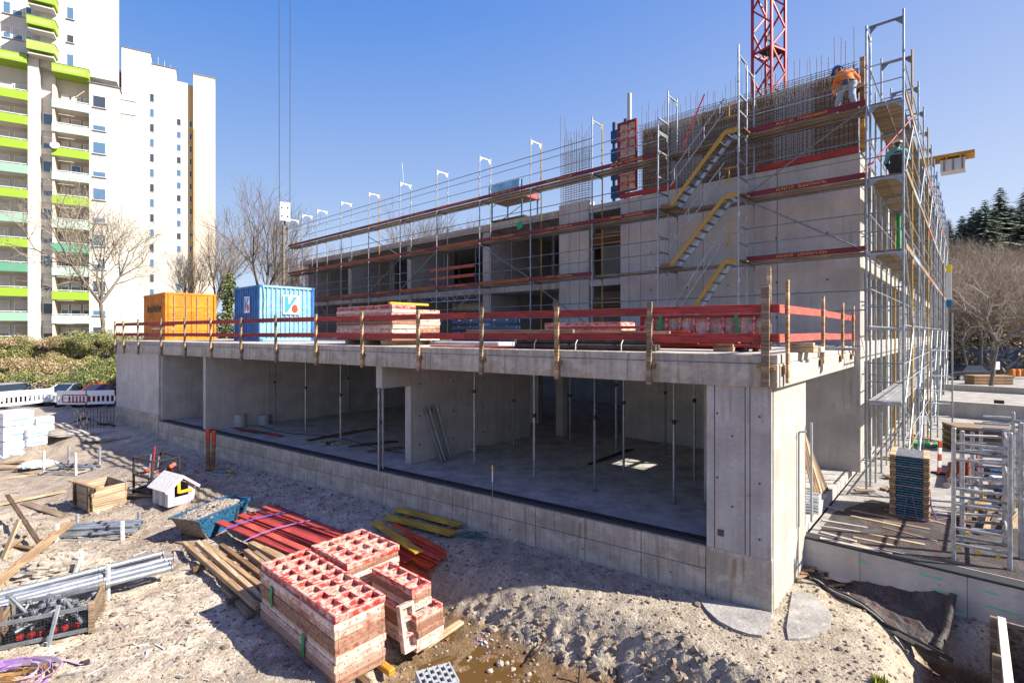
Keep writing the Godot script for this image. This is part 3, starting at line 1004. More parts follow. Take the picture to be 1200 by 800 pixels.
	for lay in 2:
		var z := -1.12 - lay * 0.16
		for k in 22:
			var y := 0.1 + k * 0.123
			var x := x0
			while x < -0.4:
				var e := minf(x + 2.5, -0.36)
				hb.tube(Vector3(x, y + rr(-0.012, 0.012), z + 0.012), Vector3(e, y + rr(-0.012, 0.012), z + 0.012), 0.008, 0.008, 4, false)
				x += 2.4
		for k in 58:
			var xx := x0 + 0.05 + k * 0.12 + rr(-0.015, 0.015)
			vb.tube(Vector3(xx, -0.02, z), Vector3(xx + rr(-0.02, 0.02), 2.72, z), 0.008, 0.008, 4, false)
	for k in 44:
		var xx := x0 + 0.1 + k * 0.158 + rr(-0.04, 0.04)
		var z := -1.12 - (k % 2) * 0.16
		st.tube(Vector3(xx, 2.2, z), Vector3(xx + rr(-0.03, 0.03), rr(3.0, 3.45) + (0.35 if k > 39 else 0.0), z + rr(-0.03, 0.03)), 0.009, 0.009, 5)
	stuff(put(hb, "horizontal_bars", M.rebar, r))
	stuff(put(vb, "vertical_bars", M.rebar, r))
	stuff(put(st, "starter_bars", M.rebar_pale, r))
	for k in 6:
		ub("plywood_sheet", x0 + k * 1.165, x0 + (k + 1) * 1.165 - 0.006, 0.02, 2.62, -1.47, -1.43, [M.wood_weathered, M.plaster_grey, M.wood_weathered][k % 3], r)
	for k in 3:
		ub("stop_end_board", -0.3, -0.18, 0.1 + k * 0.9, 0.1 + k * 0.9 + 0.88, -1.45, -1.1, [M.girder_yellow, M.wood_brown, M.wood][k], r)
	# column cage
	var cg := thing("column_cage", "slender cage of reinforcing bars rising above the narrow wall pier", "reinforcement", Transform3D(UX.basis, UX * Vector3((pc[0] + pc[3]) / 2.0, 5.45, -1.28)))
	var cb := MB.new()
	var cs := MB.new()
	var hw: float = (pc[3] - pc[0]) / 2.0 - 0.06
	for k in 11:
		var x := -hw + k * hw / 5.0
		for z in [-0.16, 0.16]:
			cb.tube(Vector3(x, -0.05, z), Vector3(x + rr(-0.05, 0.05), rr(2.6, 3.3) if k != 0 else 3.9, z), 0.010, 0.010, 5)
	for k in 24:
		var y := 0.05 + k * 0.095
		for z in [-0.17, 0.17]:
			cs.tube(Vector3(-hw, y, z), Vector3(hw, y + rr(-0.02, 0.02), z), 0.007, 0.007, 4, false)
		for x in [-hw, hw]:
			cs.tube(Vector3(x, y, -0.17), Vector3(x, y, 0.17), 0.007, 0.007, 4, false)
	stuff(put(cb, "upright_bars", M.rebar, cg))
	stuff(put(cs, "stirrups", M.rebar, cg))


# ---------- scaffolding ----------
func standard(h: float, m: Material, lift := 2.0) -> Mesh:
	var key := "std %.2f %d" % [h, m.get_instance_id()]
	if not boxes.has(key):
		var b := MB.new()
		b.tube(Vector3.ZERO, Vector3(0, h, 0), 0.027, 0.027, 7)
		b.tube(Vector3(0, 0.0, 0), Vector3(0, 0.012, 0), 0.08, 0.08, 6)
		b.tube(Vector3(0, 0.2, 0), Vector3(0, 0.27, 0), 0.038, 0.038, 6)
		var y := h - 2.1
		while y > 0.4:
			b.tube(Vector3(0, y - 0.1, 0), Vector3(0, y + 0.04, 0), 0.03, 0.03, 7)
			b.box(Vector3(0, y + 0.5, 0.03), Vector3(0.05, 0.06, 0.05))
			b.box(Vector3(0, y + 1.0, 0.03), Vector3(0.05, 0.06, 0.05))
			y -= lift
		boxes[key] = b.mesh(m)
	return boxes[key]

func transom(w: float, gusset: bool, m: Material) -> Mesh:       # across the scaffold, along z from 0 to -w
	var key := "trn %.2f %s %d" % [w, gusset, m.get_instance_id()]
	if not boxes.has(key):
		var b := MB.new()
		b.box(Vector3(0, 0, -w / 2.0), Vector3(0.05, 0.055, w), Basis.IDENTITY, 0.005)
		if gusset:
			for s in [0.0, 1.0]:
				var z0: float = -0.02 - s * (w - 0.04)
				var g := 1.0 if s == 0.0 else -1.0
				b.prism(PackedVector2Array([Vector2(0, -0.02), Vector2(0, -0.2), Vector2(-0.17, -0.02)] if s == 0.0 else [Vector2(0, -0.02), Vector2(0, -0.2), Vector2(0.17, -0.02)]), 0.012, Transform3D(Basis(Vector3(0, 0, 1), Vector3.UP, Vector3(-1, 0, 0)), Vector3(0, 0, z0)))
		boxes[key] = b.mesh(m)
	return boxes[key]

func glyph_strip(l: float, rg: RandomNumberGenerator) -> MB:      # the illegible stencilling on the toe boards
	var b := MB.new()
	var x := -l * 0.22
	for word in [7, 11]:
		for k in word:
			var h := 0.07
			b.box(Vector3(x, 0, 0), Vector3(0.012, h, 0.003))
			if rg.randf() < 0.7:
				b.box(Vector3(x + 0.02, h * (0.5 if rg.randf() < 0.5 else -0.5), 0), Vector3(0.028, 0.012, 0.003))
			if rg.randf() < 0.6:
				b.box(Vector3(x + 0.034, 0, 0), Vector3(0.012, h * 0.9, 0.003))
			if rg.randf() < 0.5:
				b.box(Vector3(x + 0.02, 0, 0), Vector3(0.028, 0.011, 0.003))
			x += l * 0.022
		x += l * 0.035
	return b

func deck_bay(t: Node, x0: float, x1: float, y: float, z0: float, z1: float, m: Material) -> void:
	var w := absf(z1 - z0) / 2.0
	for k in 2:
		bx("deck_board", Vector3((x0 + x1) / 2.0, y - 0.03, minf(z0, z1) + w * (k + 0.5)), Vector3(absf(x1 - x0) - 0.03, 0.055, w - 0.015), m, t, Basis.IDENTITY, 0.006)
		bx("deck_frame", Vector3((x0 + x1) / 2.0, y - 0.064, minf(z0, z1) + w * (k + 0.5)), Vector3(absf(x1 - x0) - 0.05, 0.012, 0.05), M.alu, t, Basis.IDENTITY, 0.0)

func build_facade_scaffold() -> void:
	var t := thing("facade_scaffold", "long steel scaffold with dark red toe boards along the open storeys and front wall", "scaffold", UX)
	var xs := [0.0, -3.07, -5.64, -8.71, -11.78, -14.85, -17.92, -20.99, -24.06, -27.13, -30.2, -32.27, -34.34]
	var rg := RandomNumberGenerator.new()
	rg.seed = 3
	var y0 := SLAB
	for i in xs.size():
		var low: float = YARD if i == 0 else y0
		place("standard", standard(8.28 - low, M.steel), t, Transform3D(Basis.IDENTITY, Vector3(xs[i], low, 0)))
		place("standard", standard(8.28 - low, M.scaffold_yellow if i in [4, 8, 3] else M.steel), t, Transform3D(Basis.IDENTITY, Vector3(xs[i], low, -0.73)))
		for y in DECKS:
			place("transom", transom(0.73, false, M.steel), t, Transform3D(Basis.IDENTITY, Vector3(xs[i], y - 0.09, 0)))
		place("transom", transom(0.73, true, M.white_paint if i > 3 else M.steel), t, Transform3D(Basis.IDENTITY, Vector3(xs[i], 8.14, 0)))
	for i in xs.size() - 1:
		var a: float = xs[i + 1]
		var b: float = xs[i]
		for k in 3:
			var y: float = DECKS[k]
			if k == 0 and i > 10: continue
			deck_bay(t, a, b, y, -0.70, -0.03, M.deck_wood if i > 3 else M.wood_grey)
			var stair := i == 1
			if not stair and not (k == 0 and i == 2):
				var old := rg.randf() < 0.3 and i > 2
				var tb := bx("toe_board", Vector3((a + b) / 2.0, y + 0.075, 0.035), Vector3(b - a - 0.02, 0.15, 0.03), M.toe_orange if old else M.toe_red, t, Basis.IDENTITY, 0.004)
				if i < 9 and not old:
					put(glyph_strip(b - a, rg), "lettering", M.toe_print, tb, Transform3D(Basis.IDENTITY, Vector3(0, 0, 0.0165)))
			for g in ([0.55, 1.02] if not (i == 1) else []):
				if k == 2 and i == 0 and g > 0.9: pass
				pipe("guard_rail", Vector3(a, y + g, 0.0), Vector3(b, y + g, 0.0), 0.017, M.steel_dull if k < 2 else M.steel, t)
			if k == 2 and i > 2:
				pipe("guard_rail", Vector3(a, y + 1.32, 0.0), Vector3(b, y + 1.32, 0.0), 0.017, M.steel_dull, t)
		pipe("ledger", Vector3(a, 0.62, 0.0), Vector3(b, 0.62, 0.0), 0.018, M.steel_dull, t)
		pipe("ledger", Vector3(a, 1.15, 0.0), Vector3(b, 1.15, 0.0), 0.018, M.steel_dull, t)
	# diagonals
	for s in [[0, 0, 4.1, 2.2], [0, 1, 4.25, 6.1], [0, 1, 1.0, 1.0], [3, 1, 2.2, 0.2], [4, 0, 4.1, 2.3], [5, 0, 0.3, 2.1], [7, 0, 5.6, 4.2], [7, 1, 2.3, 4.0], [9, 0, 2.1, 0.2], [6, 1, 2.3, 4.1], [11, 0, 4.2, 6.0]]:
		if s[2] == s[3]: continue
		pipe("diagonal_brace", Vector3(xs[s[0] + 1], s[2], 0.03), Vector3(xs[s[0]], s[3], 0.03), 0.022, M.steel_dull, t)
	# lattice girder bridging two bays
	var lg := MB.new()
	var gx0: float = xs[8] + 0.1
	var gx1: float = xs[6] - 0.1
	gx0 = ux_at(474.0, 0.0); gx1 = ux_at(562.0, 0.0)
	lg.tube(Vector3(gx0, 2.02, 0.06), Vector3(gx1, 2.02, 0.06), 0.025, 0.025, 6)
	lg.tube(Vector3(gx0, 1.55, 0.06), Vector3(gx1, 1.55, 0.06), 0.025, 0.025, 6)
	for k in 14:
		var u0 := lerpf(gx0, gx1, k / 14.0)
		var u1 := lerpf(gx0, gx1, (k + 1) / 14.0)
		lg.tube(Vector3(u0, 2.02 if k % 2 else 1.55, 0.06), Vector3(u1, 1.55 if k % 2 else 2.02, 0.06), 0.016, 0.016, 5)
	put(lg, "lattice_girder", M.steel, t)
	# spare red boards leaning as rails in one bay
	for y in [0.95, 1.42]:
		bx("spare_guard_board", Vector3((ux_at(484.0, 0.0) + ux_at(550.0, 0.0)) / 2.0, y + 1.9, -0.78), Vector3(3.4, 0.16, 0.03), M.orange_wood, t)
	# green tag
	bx("scaffold_tag", Vector3(ux_at(610.0, 0.0), 4.62, 0.07), Vector3(0.3, 0.3, 0.01), M.strap_green, t, Basis(Vector3.BACK, 0.3), 0.0)
	pipe("antenna_rod", Vector3(xs[7] - 0.1, 8.2, -0.3), Vector3(xs[7] - 0.25, 9.4, -0.3), 0.012, M.steel, t)

	# stair tower in front of it
	var st := thing("scaffold_stair_tower", "scaffold stair tower with yellow stair flights in front of the plain wall", "scaffold", UX)
	var sx0 := -5.64
	var sx1 := -3.07
	for x in [sx0, sx1]:
		place("standard", standard((6.9 if x == sx0 else 8.6) - SLAB, M.steel), st, Transform3D(Basis.IDENTITY, Vector3(x, SLAB, 0.76)))
		for y in DECKS:
			place("transom", transom(0.70, true, M.steel), st, Transform3D(Basis.IDENTITY, Vector3(x, y - 0.1, 0.74)))
			place("transom", transom(0.70, false, M.steel), st, Transform3D(Basis.IDENTITY, Vector3(x, y + 0.5, 0.74)))
			place("transom", transom(0.70, false, M.steel), st, Transform3D(Basis.IDENTITY, Vector3(x, y + 1.0, 0.74)))
		place("transom", transom(0.70, true, M.steel), st, Transform3D(Basis.IDENTITY, Vector3(x, 6.7 if x == sx0 else 8.3, 0.74)))
	for k in 3:
		var yb: float = DECKS[k] - 1.98
		var yt: float = DECKS[k]
		if k == 0: yb = SLAB + 0.1
		var a := Vector3(sx0 + 0.42, yb + 0.02, 0.38)
		var b := Vector3(sx1 - 0.42, yt - 0.02, 0.38)
		var fl := Node3D.new()
		fl.name = "stair_flight"
		st.add_child(fl, true)
		for s in [-0.30, 0.30]:
			var o := Vector3(0, 0, s)
			bar("stringer", a + o, b + o, 0.045, 0.12, M.scaffold_yellow if s > 0 else M.alu, fl)
			bar("stringer", b + o - Vector3(0.01, 0.01, 0), b + o + Vector3(0.4, 0.0, 0), 0.043, 0.15, M.scaffold_yellow if s > 0 else M.alu, fl)
			bar("stringer", a + o + Vector3(-0.36, 0.0, 0), a + o + Vector3(0.01, 0.0, 0), 0.043, 0.15, M.wood_brown if s > 0 else M.alu, fl)
		var steps := 9
		for j in steps:
			var p := a.lerp(b, (j + 0.7) / steps) + Vector3(0.05, 0.02, 0)
			bx("step", p, Vector3(0.13, 0.024, 0.54), M.steel_dull, fl, Basis.IDENTITY, 0.004)
		for e in [[sx0, a.x, yb - 0.02], [b.x + 0.35, sx1, yt - 0.03]]:
			bx("landing", Vector3((e[0] + e[1]) / 2.0, e[2], 0.38), Vector3(absf(e[1] - e[0]) + 0.3, 0.045, 0.62), M.deck_wood, fl)
		for s in [0.36]:
			for g in [0.62, 1.02]:
				pipe("handrail", a + Vector3(0, g, s), b + Vector3(0, g, s), 0.019, M.steel, fl)
			for u in [0.08, 0.36, 0.64, 0.92]:
				var q := a.lerp(b, u) + Vector3(0, 0, s)
				pipe("baluster", q + Vector3(0, 0.62, 0), q + Vector3(0, 1.02, 0), 0.014, M.steel, fl)
		for g in [0.6, 1.0]:
			pipe("rail_end", Vector3(b.x + 0.0, yt + g - 0.2, 0.74), Vector3(sx1, yt + g - 0.2, 0.74), 0.018, M.scaffold_yellow, st)
		pipe("rail_end", Vector3(b.x + 0.14, yt + 0.38, 0.74), Vector3(b.x + 0.14, yt + 0.82, 0.74), 0.018, M.scaffold_yellow, st)
	bar("red_prop_bar", Vector3(-5.2, 6.3, -0.15), Vector3(-4.6, 8.05, -0.55), 0.07, 0.05, M.safety_red, st)
	pipe("diagonal_brace", Vector3(sx0, 4.3, 0.02), Vector3(sx1, 6.0, 0.02), 0.02, M.steel_dull, st)

func build_side_scaffold() -> void:
	var t := thing("flank_scaffold", "tall tube scaffold with timber decks along the sunlit flank above the yard", "scaffold", UX)
	var levels := [-1.8, 0.2] + DECKS
	for i in 15:
		var z := -2.57 * i
		for x in [0.06, 0.80]:
			if i == 0 and x < 0.1: continue
			var m: Material = M.scaffold_yellow if (i in [1, 4] and x > 0.5) or (i == 0 and x < 0.1) else M.steel
			place("standard", standard(8.4 - YARD, m), t, Transform3D(Basis.IDENTITY, Vector3(x, YARD, z)))
		for y in levels:
			place("transom", transom(0.74, y > 2.0, M.steel), t, Transform3D(yaw(-90), Vector3(0.06, y - 0.09, z)))
		place("transom", transom(0.74, true, M.steel_dull), t, Transform3D(yaw(-90), Vector3(0.06, 8.2, z)))
		if i < 3:
			for g in [0.5, 1.0]:
				pipe("guard_rail", Vector3(0.06, 6.14 + g, z), Vector3(0.80, 6.14 + g, z), 0.017, M.steel, t)
		if i == 0:
			for y in levels:
				for g in [0.5, 1.0]:
					if y < 6.0:
						pipe("guard_rail", Vector3(0.0, y + g, 0.0), Vector3(0.80, y + g, 0.0), 0.017, M.steel_dull, t)
		if i == 14: continue
		var e := z - 2.57
		for y in levels:
			if y < 0.5 and y > 0.0 : 
				pipe("ledger", Vector3(0.80, y, z), Vector3(0.80, y, e), 0.018, M.steel, t)
				continue
			if y < 0 and i > 6: continue
			for k in 2:
				bx("deck_board", Vector3(0.25 + k * 0.34, y - 0.03, (z + e) / 2.0), Vector3(0.325, 0.055, 2.53), [M.deck_wood, M.wood_grey, M.wood_grey, M.deck_wood][(i + k) % 4] if y > 0 else M.alu, t, Basis.IDENTITY, 0.006)
			if y > 0.5:
				bx("toe_board", Vector3(0.838, y + 0.075, (z + e) / 2.0), Vector3(0.03, 0.15, 2.5), [M.wood_grey, M.alu, M.deck_wood, M.wood_grey, M.toe_orange][i % 5], t)
			for g in [0.5, 1.0]:
				pipe("guard_rail", Vector3(0.80, y + g, z), Vector3(0.80, y + g, e), 0.017, M.steel, t)
		if i % 2 == 0:
			for y in [YARD + 0.3, -1.8, 0.2, 2.2, 4.18]:
				pipe("diagonal_brace", Vector3(0.83, y, z if int(y * 10) % 4 < 2 else e), Vector3(0.83, y + 1.9, e if int(y * 10) % 4 < 2 else z), 0.02, M.steel, t)
		for y in levels:
			pipe("ledger", Vector3(0.06, y - 0.02, z), Vector3(0.06, y - 0.02, e), 0.018, M.steel, t)
			if y > 0.0:
				pipe("inner_rail", Vector3(0.06, y + 1.0, z), Vector3(0.06, y + 1.0, e), 0.017, M.steel, t)
		for y in [-3.3, -2.8]:
			if i < 7:
				pipe("ledger", Vector3(0.80, y, z), Vector3(0.80, y, e), 0.018, M.steel, t)
	for i in 9:
		var z := -1.28 - 2.57 * i
		pipe("inner_standard", Vector3(0.06, YARD, z), Vector3(0.06, 6.9 + 0.3 * (i % 3), z), 0.024, M.scaffold_yellow if i in [2, 5] else M.steel, t)
		for y in [-3.7, -1.2, 0.8, 2.8]:
			pipe("wall_tie", Vector3(-0.3, y + 0.1 * (i % 2), z), Vector3(0.06, y + 0.1 * (i % 2), z), 0.02, M.steel_dull, t)
		if i % 2 == 1:
			pipe("diagonal_brace", Vector3(0.06, YARD + 0.4, z), Vector3(0.80, -2.0, z - 0.4), 0.02, M.steel, t)
	for s in [[-5.6, -1.8], [-10.8, 0.2], [-5.6, 2.2]]:
		for x in [0.25, 0.55]:
			pipe("ladder_stile", Vector3(x, s[1], s[0]), Vector3(x, s[1] + 2.3, s[0] - 0.5), 0.018, M.alu, t)
		for k in 7:
			pipe("ladder_rung", Vector3(0.25, s[1] + 0.2 + k * 0.3, s[0] - 0.04 - k * 0.065), Vector3(0.55, s[1] + 0.2 + k * 0.3, s[0] - 0.04 - k * 0.065), 0.014, M.alu, t)
	# red tube slung across two bays
	pipe("red_tube", Vector3(-0.05, 4.3, 0.08), Vector3(0.9, 6.1, -1.6), 0.022, M.safety_red, t)
	bx("corner_tie", Vector3(0.03, 5.3, -0.6), Vector3(0.1, 0.16, 0.12), M.white_paint, t)
	# green and grey pipes tied up inside
	var g := MB.new()
	g.tube(Vector3(0.35, 2.2, -4.2), Vector3(0.35, 3.9, -4.2), 0.06, 0.06, 8)
	put(g, "green_hose", M.strap_green, t)
	# rubbish chute at the far end of the scaffold
	var ch := thing("rubbish_chute", "white and blue hanging cover at the far end of the flank scaffold", "cover", Transform3D(UX.basis, UX * Vector3(1.0, 0.6, -30.0)).scaled_local(Vector3(0.6, 0.6, 0.6)))
	bx("cover_sheet", Vector3(0, 4.4, 0), Vector3(0.5, 3.2, 0.06), M.white_paint, ch, Basis.IDENTITY, 0.02)
	bx("cover_band", Vector3(0, 6.4, 0), Vector3(0.5, 0.9, 0.065), M.tape_yellow, ch, Basis.IDENTITY, 0.02)
	bx("cover_band", Vector3(0, 2.4, 0), Vector3(0.5, 0.9, 0.065), M.cont_blue, ch, Basis.IDENTITY, 0.02)
	# single tall pole
	var pole := MB.new()
	var pb := gp(1106, 472, YARD)
	pole.tube(Vector3.ZERO, Vector3(0, 8.6, 0), 0.055, 0.05, 8)
	pole.box(Vector3(0, 0.02, 0), Vector3(0.3, 0.03, 0.3))
	solo(pole, "steel_pole", "single tall grey steel pole standing past the end of the scaffold", "pole", M.steel_dull, Transform3D(Basis.IDENTITY, pb))


# ---------- hanging load, crane ----------
func build_crane() -> void:
	var d := 41.0
	var at := dp(901, 390, d)
	at.y = -4.6
	var t := thing("tower_crane_mast", "red lattice tower crane mast rising behind the building", "crane", Transform3D(yaw(28), at))
	var h := 36.0
	var w := 0.84
	for s in [[-1, -1], [1, -1], [1, 1], [-1, 1]]:
		bar("chord", Vector3(s[0] * w, 0, s[1] * w), Vector3(s[0] * w, h, s[1] * w), 0.17, 0.17, M.crane_red, t)
	var lad := MB.new()
	var dia := MB.new()
	var n := 20
	for k in n:
		var y0 := h * k / n
		var y1 := h * (k + 1) / n
		var c := [Vector3(-w, 0, -w), Vector3(w, 0, -w), Vector3(w, 0, w), Vector3(-w, 0, w)]
		for f in 4:
			var a: Vector3 = c[f]
			var b: Vector3 = c[(f + 1) % 4]
			var u0 := a if k % 2 == 0 else b
			var u1 := b if k % 2 == 0 else a
			bar("diagonal", u0 + Vector3(0, y0, 0), u1 + Vector3(0, y1, 0), 0.12, 0.12, M.crane_red, t)
			if k % 3 == 0:
				bar("cross_bar", a + Vector3(0, y0, 0), b + Vector3(0, y0, 0), 0.14, 0.14, M.crane_red, t)
		if k % 3 == 0:
			bx("platform", Vector3(0, y0, 0.2), Vector3(1.6, 0.05, 1.2), M.steel_dark, t)
	for s in [-0.2, 0.2]:
		lad.tube(Vector3(s - 0.5, 0, 0.4), Vector3(s - 0.5, h, 0.4), 0.025, 0.025, 5)
	for k in 120:
		lad.tube(Vector3(-0.7, k * 0.3, 0.4), Vector3(-0.3, k * 0.3, 0.4), 0.015, 0.015, 4)
	put(lad, "ladder", M.steel_dull, t)
	# hook block hanging from the jib outside the picture
	var hp := dp(333.5, 262, 33.0)
	var k := thing("crane_hook_block", "white crane hook block hanging on steel ropes in front of the trees", "hook block", Transform3D(yaw(25), hp))
	bx("cheek_plate", Vector3(0, 0.75, 0.12), Vector3(0.62, 1.2, 0.04), M.white_paint, k, Basis.IDENTITY, 0.015)
	bx("cheek_plate", Vector3(0, 0.75, -0.12), Vector3(0.62, 1.2, 0.04), M.white_paint, k, Basis.IDENTITY, 0.015)
	for s in [-0.17, 0.17]:
		var sh := MB.new()
		sh.tube(Vector3(s, 1.0, -0.09), Vector3(s, 1.0, 0.09), 0.15, 0.15, 14)
		put(sh, "sheave", M.steel_dark, k)
		var bo := MB.new()
		bo.tube(Vector3(s, 1.0, 0.14), Vector3(s, 1.0, 0.16), 0.05, 0.05, 8)
		bo.tube(Vector3(s, 0.45, 0.14), Vector3(s, 0.45, 0.16), 0.05, 0.05, 8)
		put(bo, "bolt", M.steel_dark, k)
	for s in [-0.32, 0.3]:
		var rp := MB.new()
		rp.tube(Vector3(s, 1.1, 0), Vector3(s * 1.15, 34, 0), 0.018, 0.018, 5)
		put(rp, "rope", M.steel_dark, k)
	var hk := MB.new()
	hk.tube(Vector3(0, 0.18, 0), Vector3(0, -0.1, 0), 0.05, 0.05, 8)
	var pts := []
	for i in 12:
		var a := PI * 0.5 + PI * 1.45 * i / 11.0
		pts.append(Vector3(cos(a) * 0.14, -0.24 + sin(a) * 0.14, 0))
	hk.path(pts, 0.04, 7)
	put(hk, "hook", M.steel_dark, k)
	var bp := MB.new()
	var hb := dp(332, 340, 32.9)
	var ht := dp(332, 264, 32.9)
	bp.tube(Vector3(0, -0.8, 0), ht - hb, 0.10, 0.10, 10)
	bp.tube(Vector3(0, -0.85, 0), Vector3(0, -0.7, 0), 0.2, 0.2, 10)
	for u in 5:
		var y := (ht - hb).y * (0.15 + 0.18 * u)
		bp.tube(Vector3(0, y, 0), Vector3(0, y + 0.1, 0), 0.125, 0.125, 10)
	solo(bp, "concrete_hose", "brown grey upright pipe below the white hook block", "pipe", M.rebar_pale, Transform3D(Basis.IDENTITY, hb))


# ---------- the apartment towers ----------
func build_towers() -> void:
	var yaw_a := 30.95
	var bas := Basis(Vector3(0.857, 0, -0.515), Vector3.UP, Vector3(0.515, 0, 0.857)).orthonormalized()
	var o := V(-47.6, 0, 62.0)
	var A := Transform3D(bas, o)
	var fx := func(px: float) -> float:
		var k := (px - 600.0) / 600.0
		return (k * 62.0 + 47.6) / (0.857 - 0.515 * k)
	var FH := 2.75
	var base := -1.9
	var t := thing("apartment_tower", "white apartment tower with lime and mint green balcony parapets", "building", A)
	var x0: float = fx.call(-75.0)
	var x32: float = fx.call(32.0)
	var x45: float = fx.call(45.0)
	var x62: float = fx.call(61.5)
	var x104: float = fx.call(104.0)
	var x136: float = fx.call(136.0)
	var top_low := 29.6
	# main body and the higher block behind
	ub("wall", x0, x45, base, 40.0, -14.0, -1.6, M.plaster, t, 0.0)
	ub("wall", x45, x62, base, 32.6, -14.0, -1.2, M.plaster_grey, t, 0.0)
	ub("wall", x62, x104, base, top_low + 1.2, -14.0, -1.7, M.plaster_warm, t, 0.0)
	ub("wall", x104, 0.0, base, top_low, -1.69, 0.0, M.plaster, t, 0.0)
	ub("wall", x45 + 0.02, x136, 30.5, 42.0, -2.2, -0.4, M.plaster, t, 0.0)
	ub("wall", x45 + 0.02, x104 - 0.5, 30.9, 42.0, -14.02, -2.2, M.plaster, t, 0.0)
	ub("wall", x32, x45 - 0.01, base, 31.2, -1.6, 0.0, M.plaster, t, 0.0)
	ub("parapet_cap", x104 - 0.1, 0.1, top_low, top_low + 0.12, -1.7, 0.12, M.steel_dull, t, 0.0)
	ub("parapet_cap", x45, x136 + 0.1, 42.0, 42.12, -2.2, -0.28, M.steel_dull, t, 0.0)
	var window := func(xa: float, xb: float, ya: float, yb: float, z: float, pane: Material, parts: int) -> void:
		var w := ub("window", xa, xb, ya, yb, z - 0.06, z + 0.05, M.frame_white, t, 0.02)
		var wd := xb - xa
		for i in parts:
			var a := -wd / 2.0 + wd * i / parts + 0.06
			var b := -wd / 2.0 + wd * (i + 1) / parts - 0.07
			bx("pane", Vector3((a + b) / 2.0, 0, 0.058), Vector3(b - a, yb - ya - 0.14, 0.012), pane, w, Basis.IDENTITY, 0.0)
		if parts == 1 and absf(sin(xa * 3.1 + ya * 1.7)) > 0.45:
			var bh := (yb - ya) * (0.2 + 0.35 * absf(sin(ya * 2.3)))
			bx("roller_blind", Vector3(0, (yb - ya) / 2.0 - 0.07 - bh / 2.0, 0.067), Vector3(wd - 0.16, bh, 0.012), M.plaster_grey, w, Basis.IDENTITY, 0.0)
		bx("sill", Vector3(0, -(yb - ya) / 2.0 - 0.03, 0.09), Vector3(wd + 0.1, 0.05, 0.12), M.steel_dull, w, Basis.IDENTITY, 0.0)
	var rg := RandomNumberGenerator.new()
	rg.seed = 8
	# windows of the plain bay and of the recess
	for f in 11:
		var y := base + 1.1 + f * FH
		var wx0: float = fx.call(108.0)
		var wx1: float = fx.call(124.0)
		window.call(wx0, wx1, y + 0.1, y + 1.55, 0.0, [M.pane_dark, M.pane_blue, M.pane_blue, M.pane_dark][rg.randi() % 4], 1)
		if f < 10:
			window.call(x45 + 0.1, x62 - 0.08, y + 0.2, y + 1.55, -1.2, M.pane_blue if f > 2 else M.pane_dark, 1)
			ub("recess_lintel", x45, x62, y - 0.55, y + 0.15, -1.2, -1.05, M.plaster_grey, t, 0.0)
	# upper storeys of the block behind
	for f in 6:
		var y := 30.2 + f * FH
		var u0: float = fx.call(76.5)
		var u1: float = fx.call(86.0)
		window.call(u0, u1, y + 1.0, y + 2.45, -0.4, M.pane_dark if f % 2 else M.pane_blue, 1)
		if f < 4:
			for s in [[-3.0, 7.0], [8.5, 21.5], [24.5, 32.5]]:
				window.call(fx.call(s[0]), fx.call(s[1]), y + 0.5, y + 1.9, -1.6, M.pane_blue, 1)
	# balcony stacks
	var stack := func(xa: float, xb: float, first: int, last: int, colours: Array, zf: float, yoff: float) -> void:
		for f in range(first, last):
			var y := base + 0.35 + f * FH + yoff
			var xm := (xa + xb) / 2.0
			var w := xb - xa
			bx("balcony_slab", Vector3(xm, y, zf - 0.65), Vector3(w, 0.18, 1.9), M.plaster, t, Basis.IDENTITY, 0.0)
			var p := bx("balcony_parapet", Vector3(xm, y + 0.36, zf + 0.27), Vector3(w + 0.08, 0.95, 0.1), colours[(f - first) % colours.size()], t, Basis.IDENTITY, 0.01)
			bx("balcony_cheek", Vector3(xb - 0.03, y + 0.36, zf - 0.3), Vector3(0.1, 0.9, 1.05), colours[(f - first) % colours.size()], t, Basis.IDENTITY, 0.0)
			bx("handrail", Vector3(0, 0.62, 0), Vector3(w, 0.05, 0.05), M.frame_white, p, Basis.IDENTITY, 0.0)
			bx("handrail", Vector3(0, 0.53, 0), Vector3(w, 0.03, 0.03), M.steel, p, Basis.IDENTITY, 0.0)
			for i in 3:
				bx("rail_post", Vector3(w * (i - 1) * 0.42, 0.55, 0), Vector3(0.05, 0.16, 0.05), M.frame_white, p, Basis.IDENTITY, 0.0)
			bx("balcony_wall_end", Vector3(xa + 0.1, y + 1.3, zf - 0.7), Vector3(0.2, 2.5, 1.7), M.plaster_warm, t, Basis.IDENTITY, 0.0)
			var parts := [[0.14, 0.36, 0], [0.42, 0.70, 1], [0.76, 0.96, 0]]
			for q in parts:
				var m: Material = [M.pane_dark, M.pane_blue, M.curtain, M.pane_dark][rg.randi() % 4]
				window.call(xa + w * q[0], xa + w * q[1], y + 0.35, y + 2.2, zf - 1.6, m, 1)
	var lime: Material = M.lime
	stack.call(x62, x104, 0, 11, [M.teal, M.mint_pale, M.lime, M.mint_pale, M.sea_green, M.mint_pale, M.lime, M.mint_pale, M.lime, M.mint_pale, M.mint_pale], 0.1, 0.0)
	stack.call(x0 + 1.0, x32, 0, 11, [M.sea_green, M.mint, M.lime, M.sea_green, M.lime, M.mint, M.lime, M.mint, M.lime, M.lime, M.lime], 0.1, 0.25)
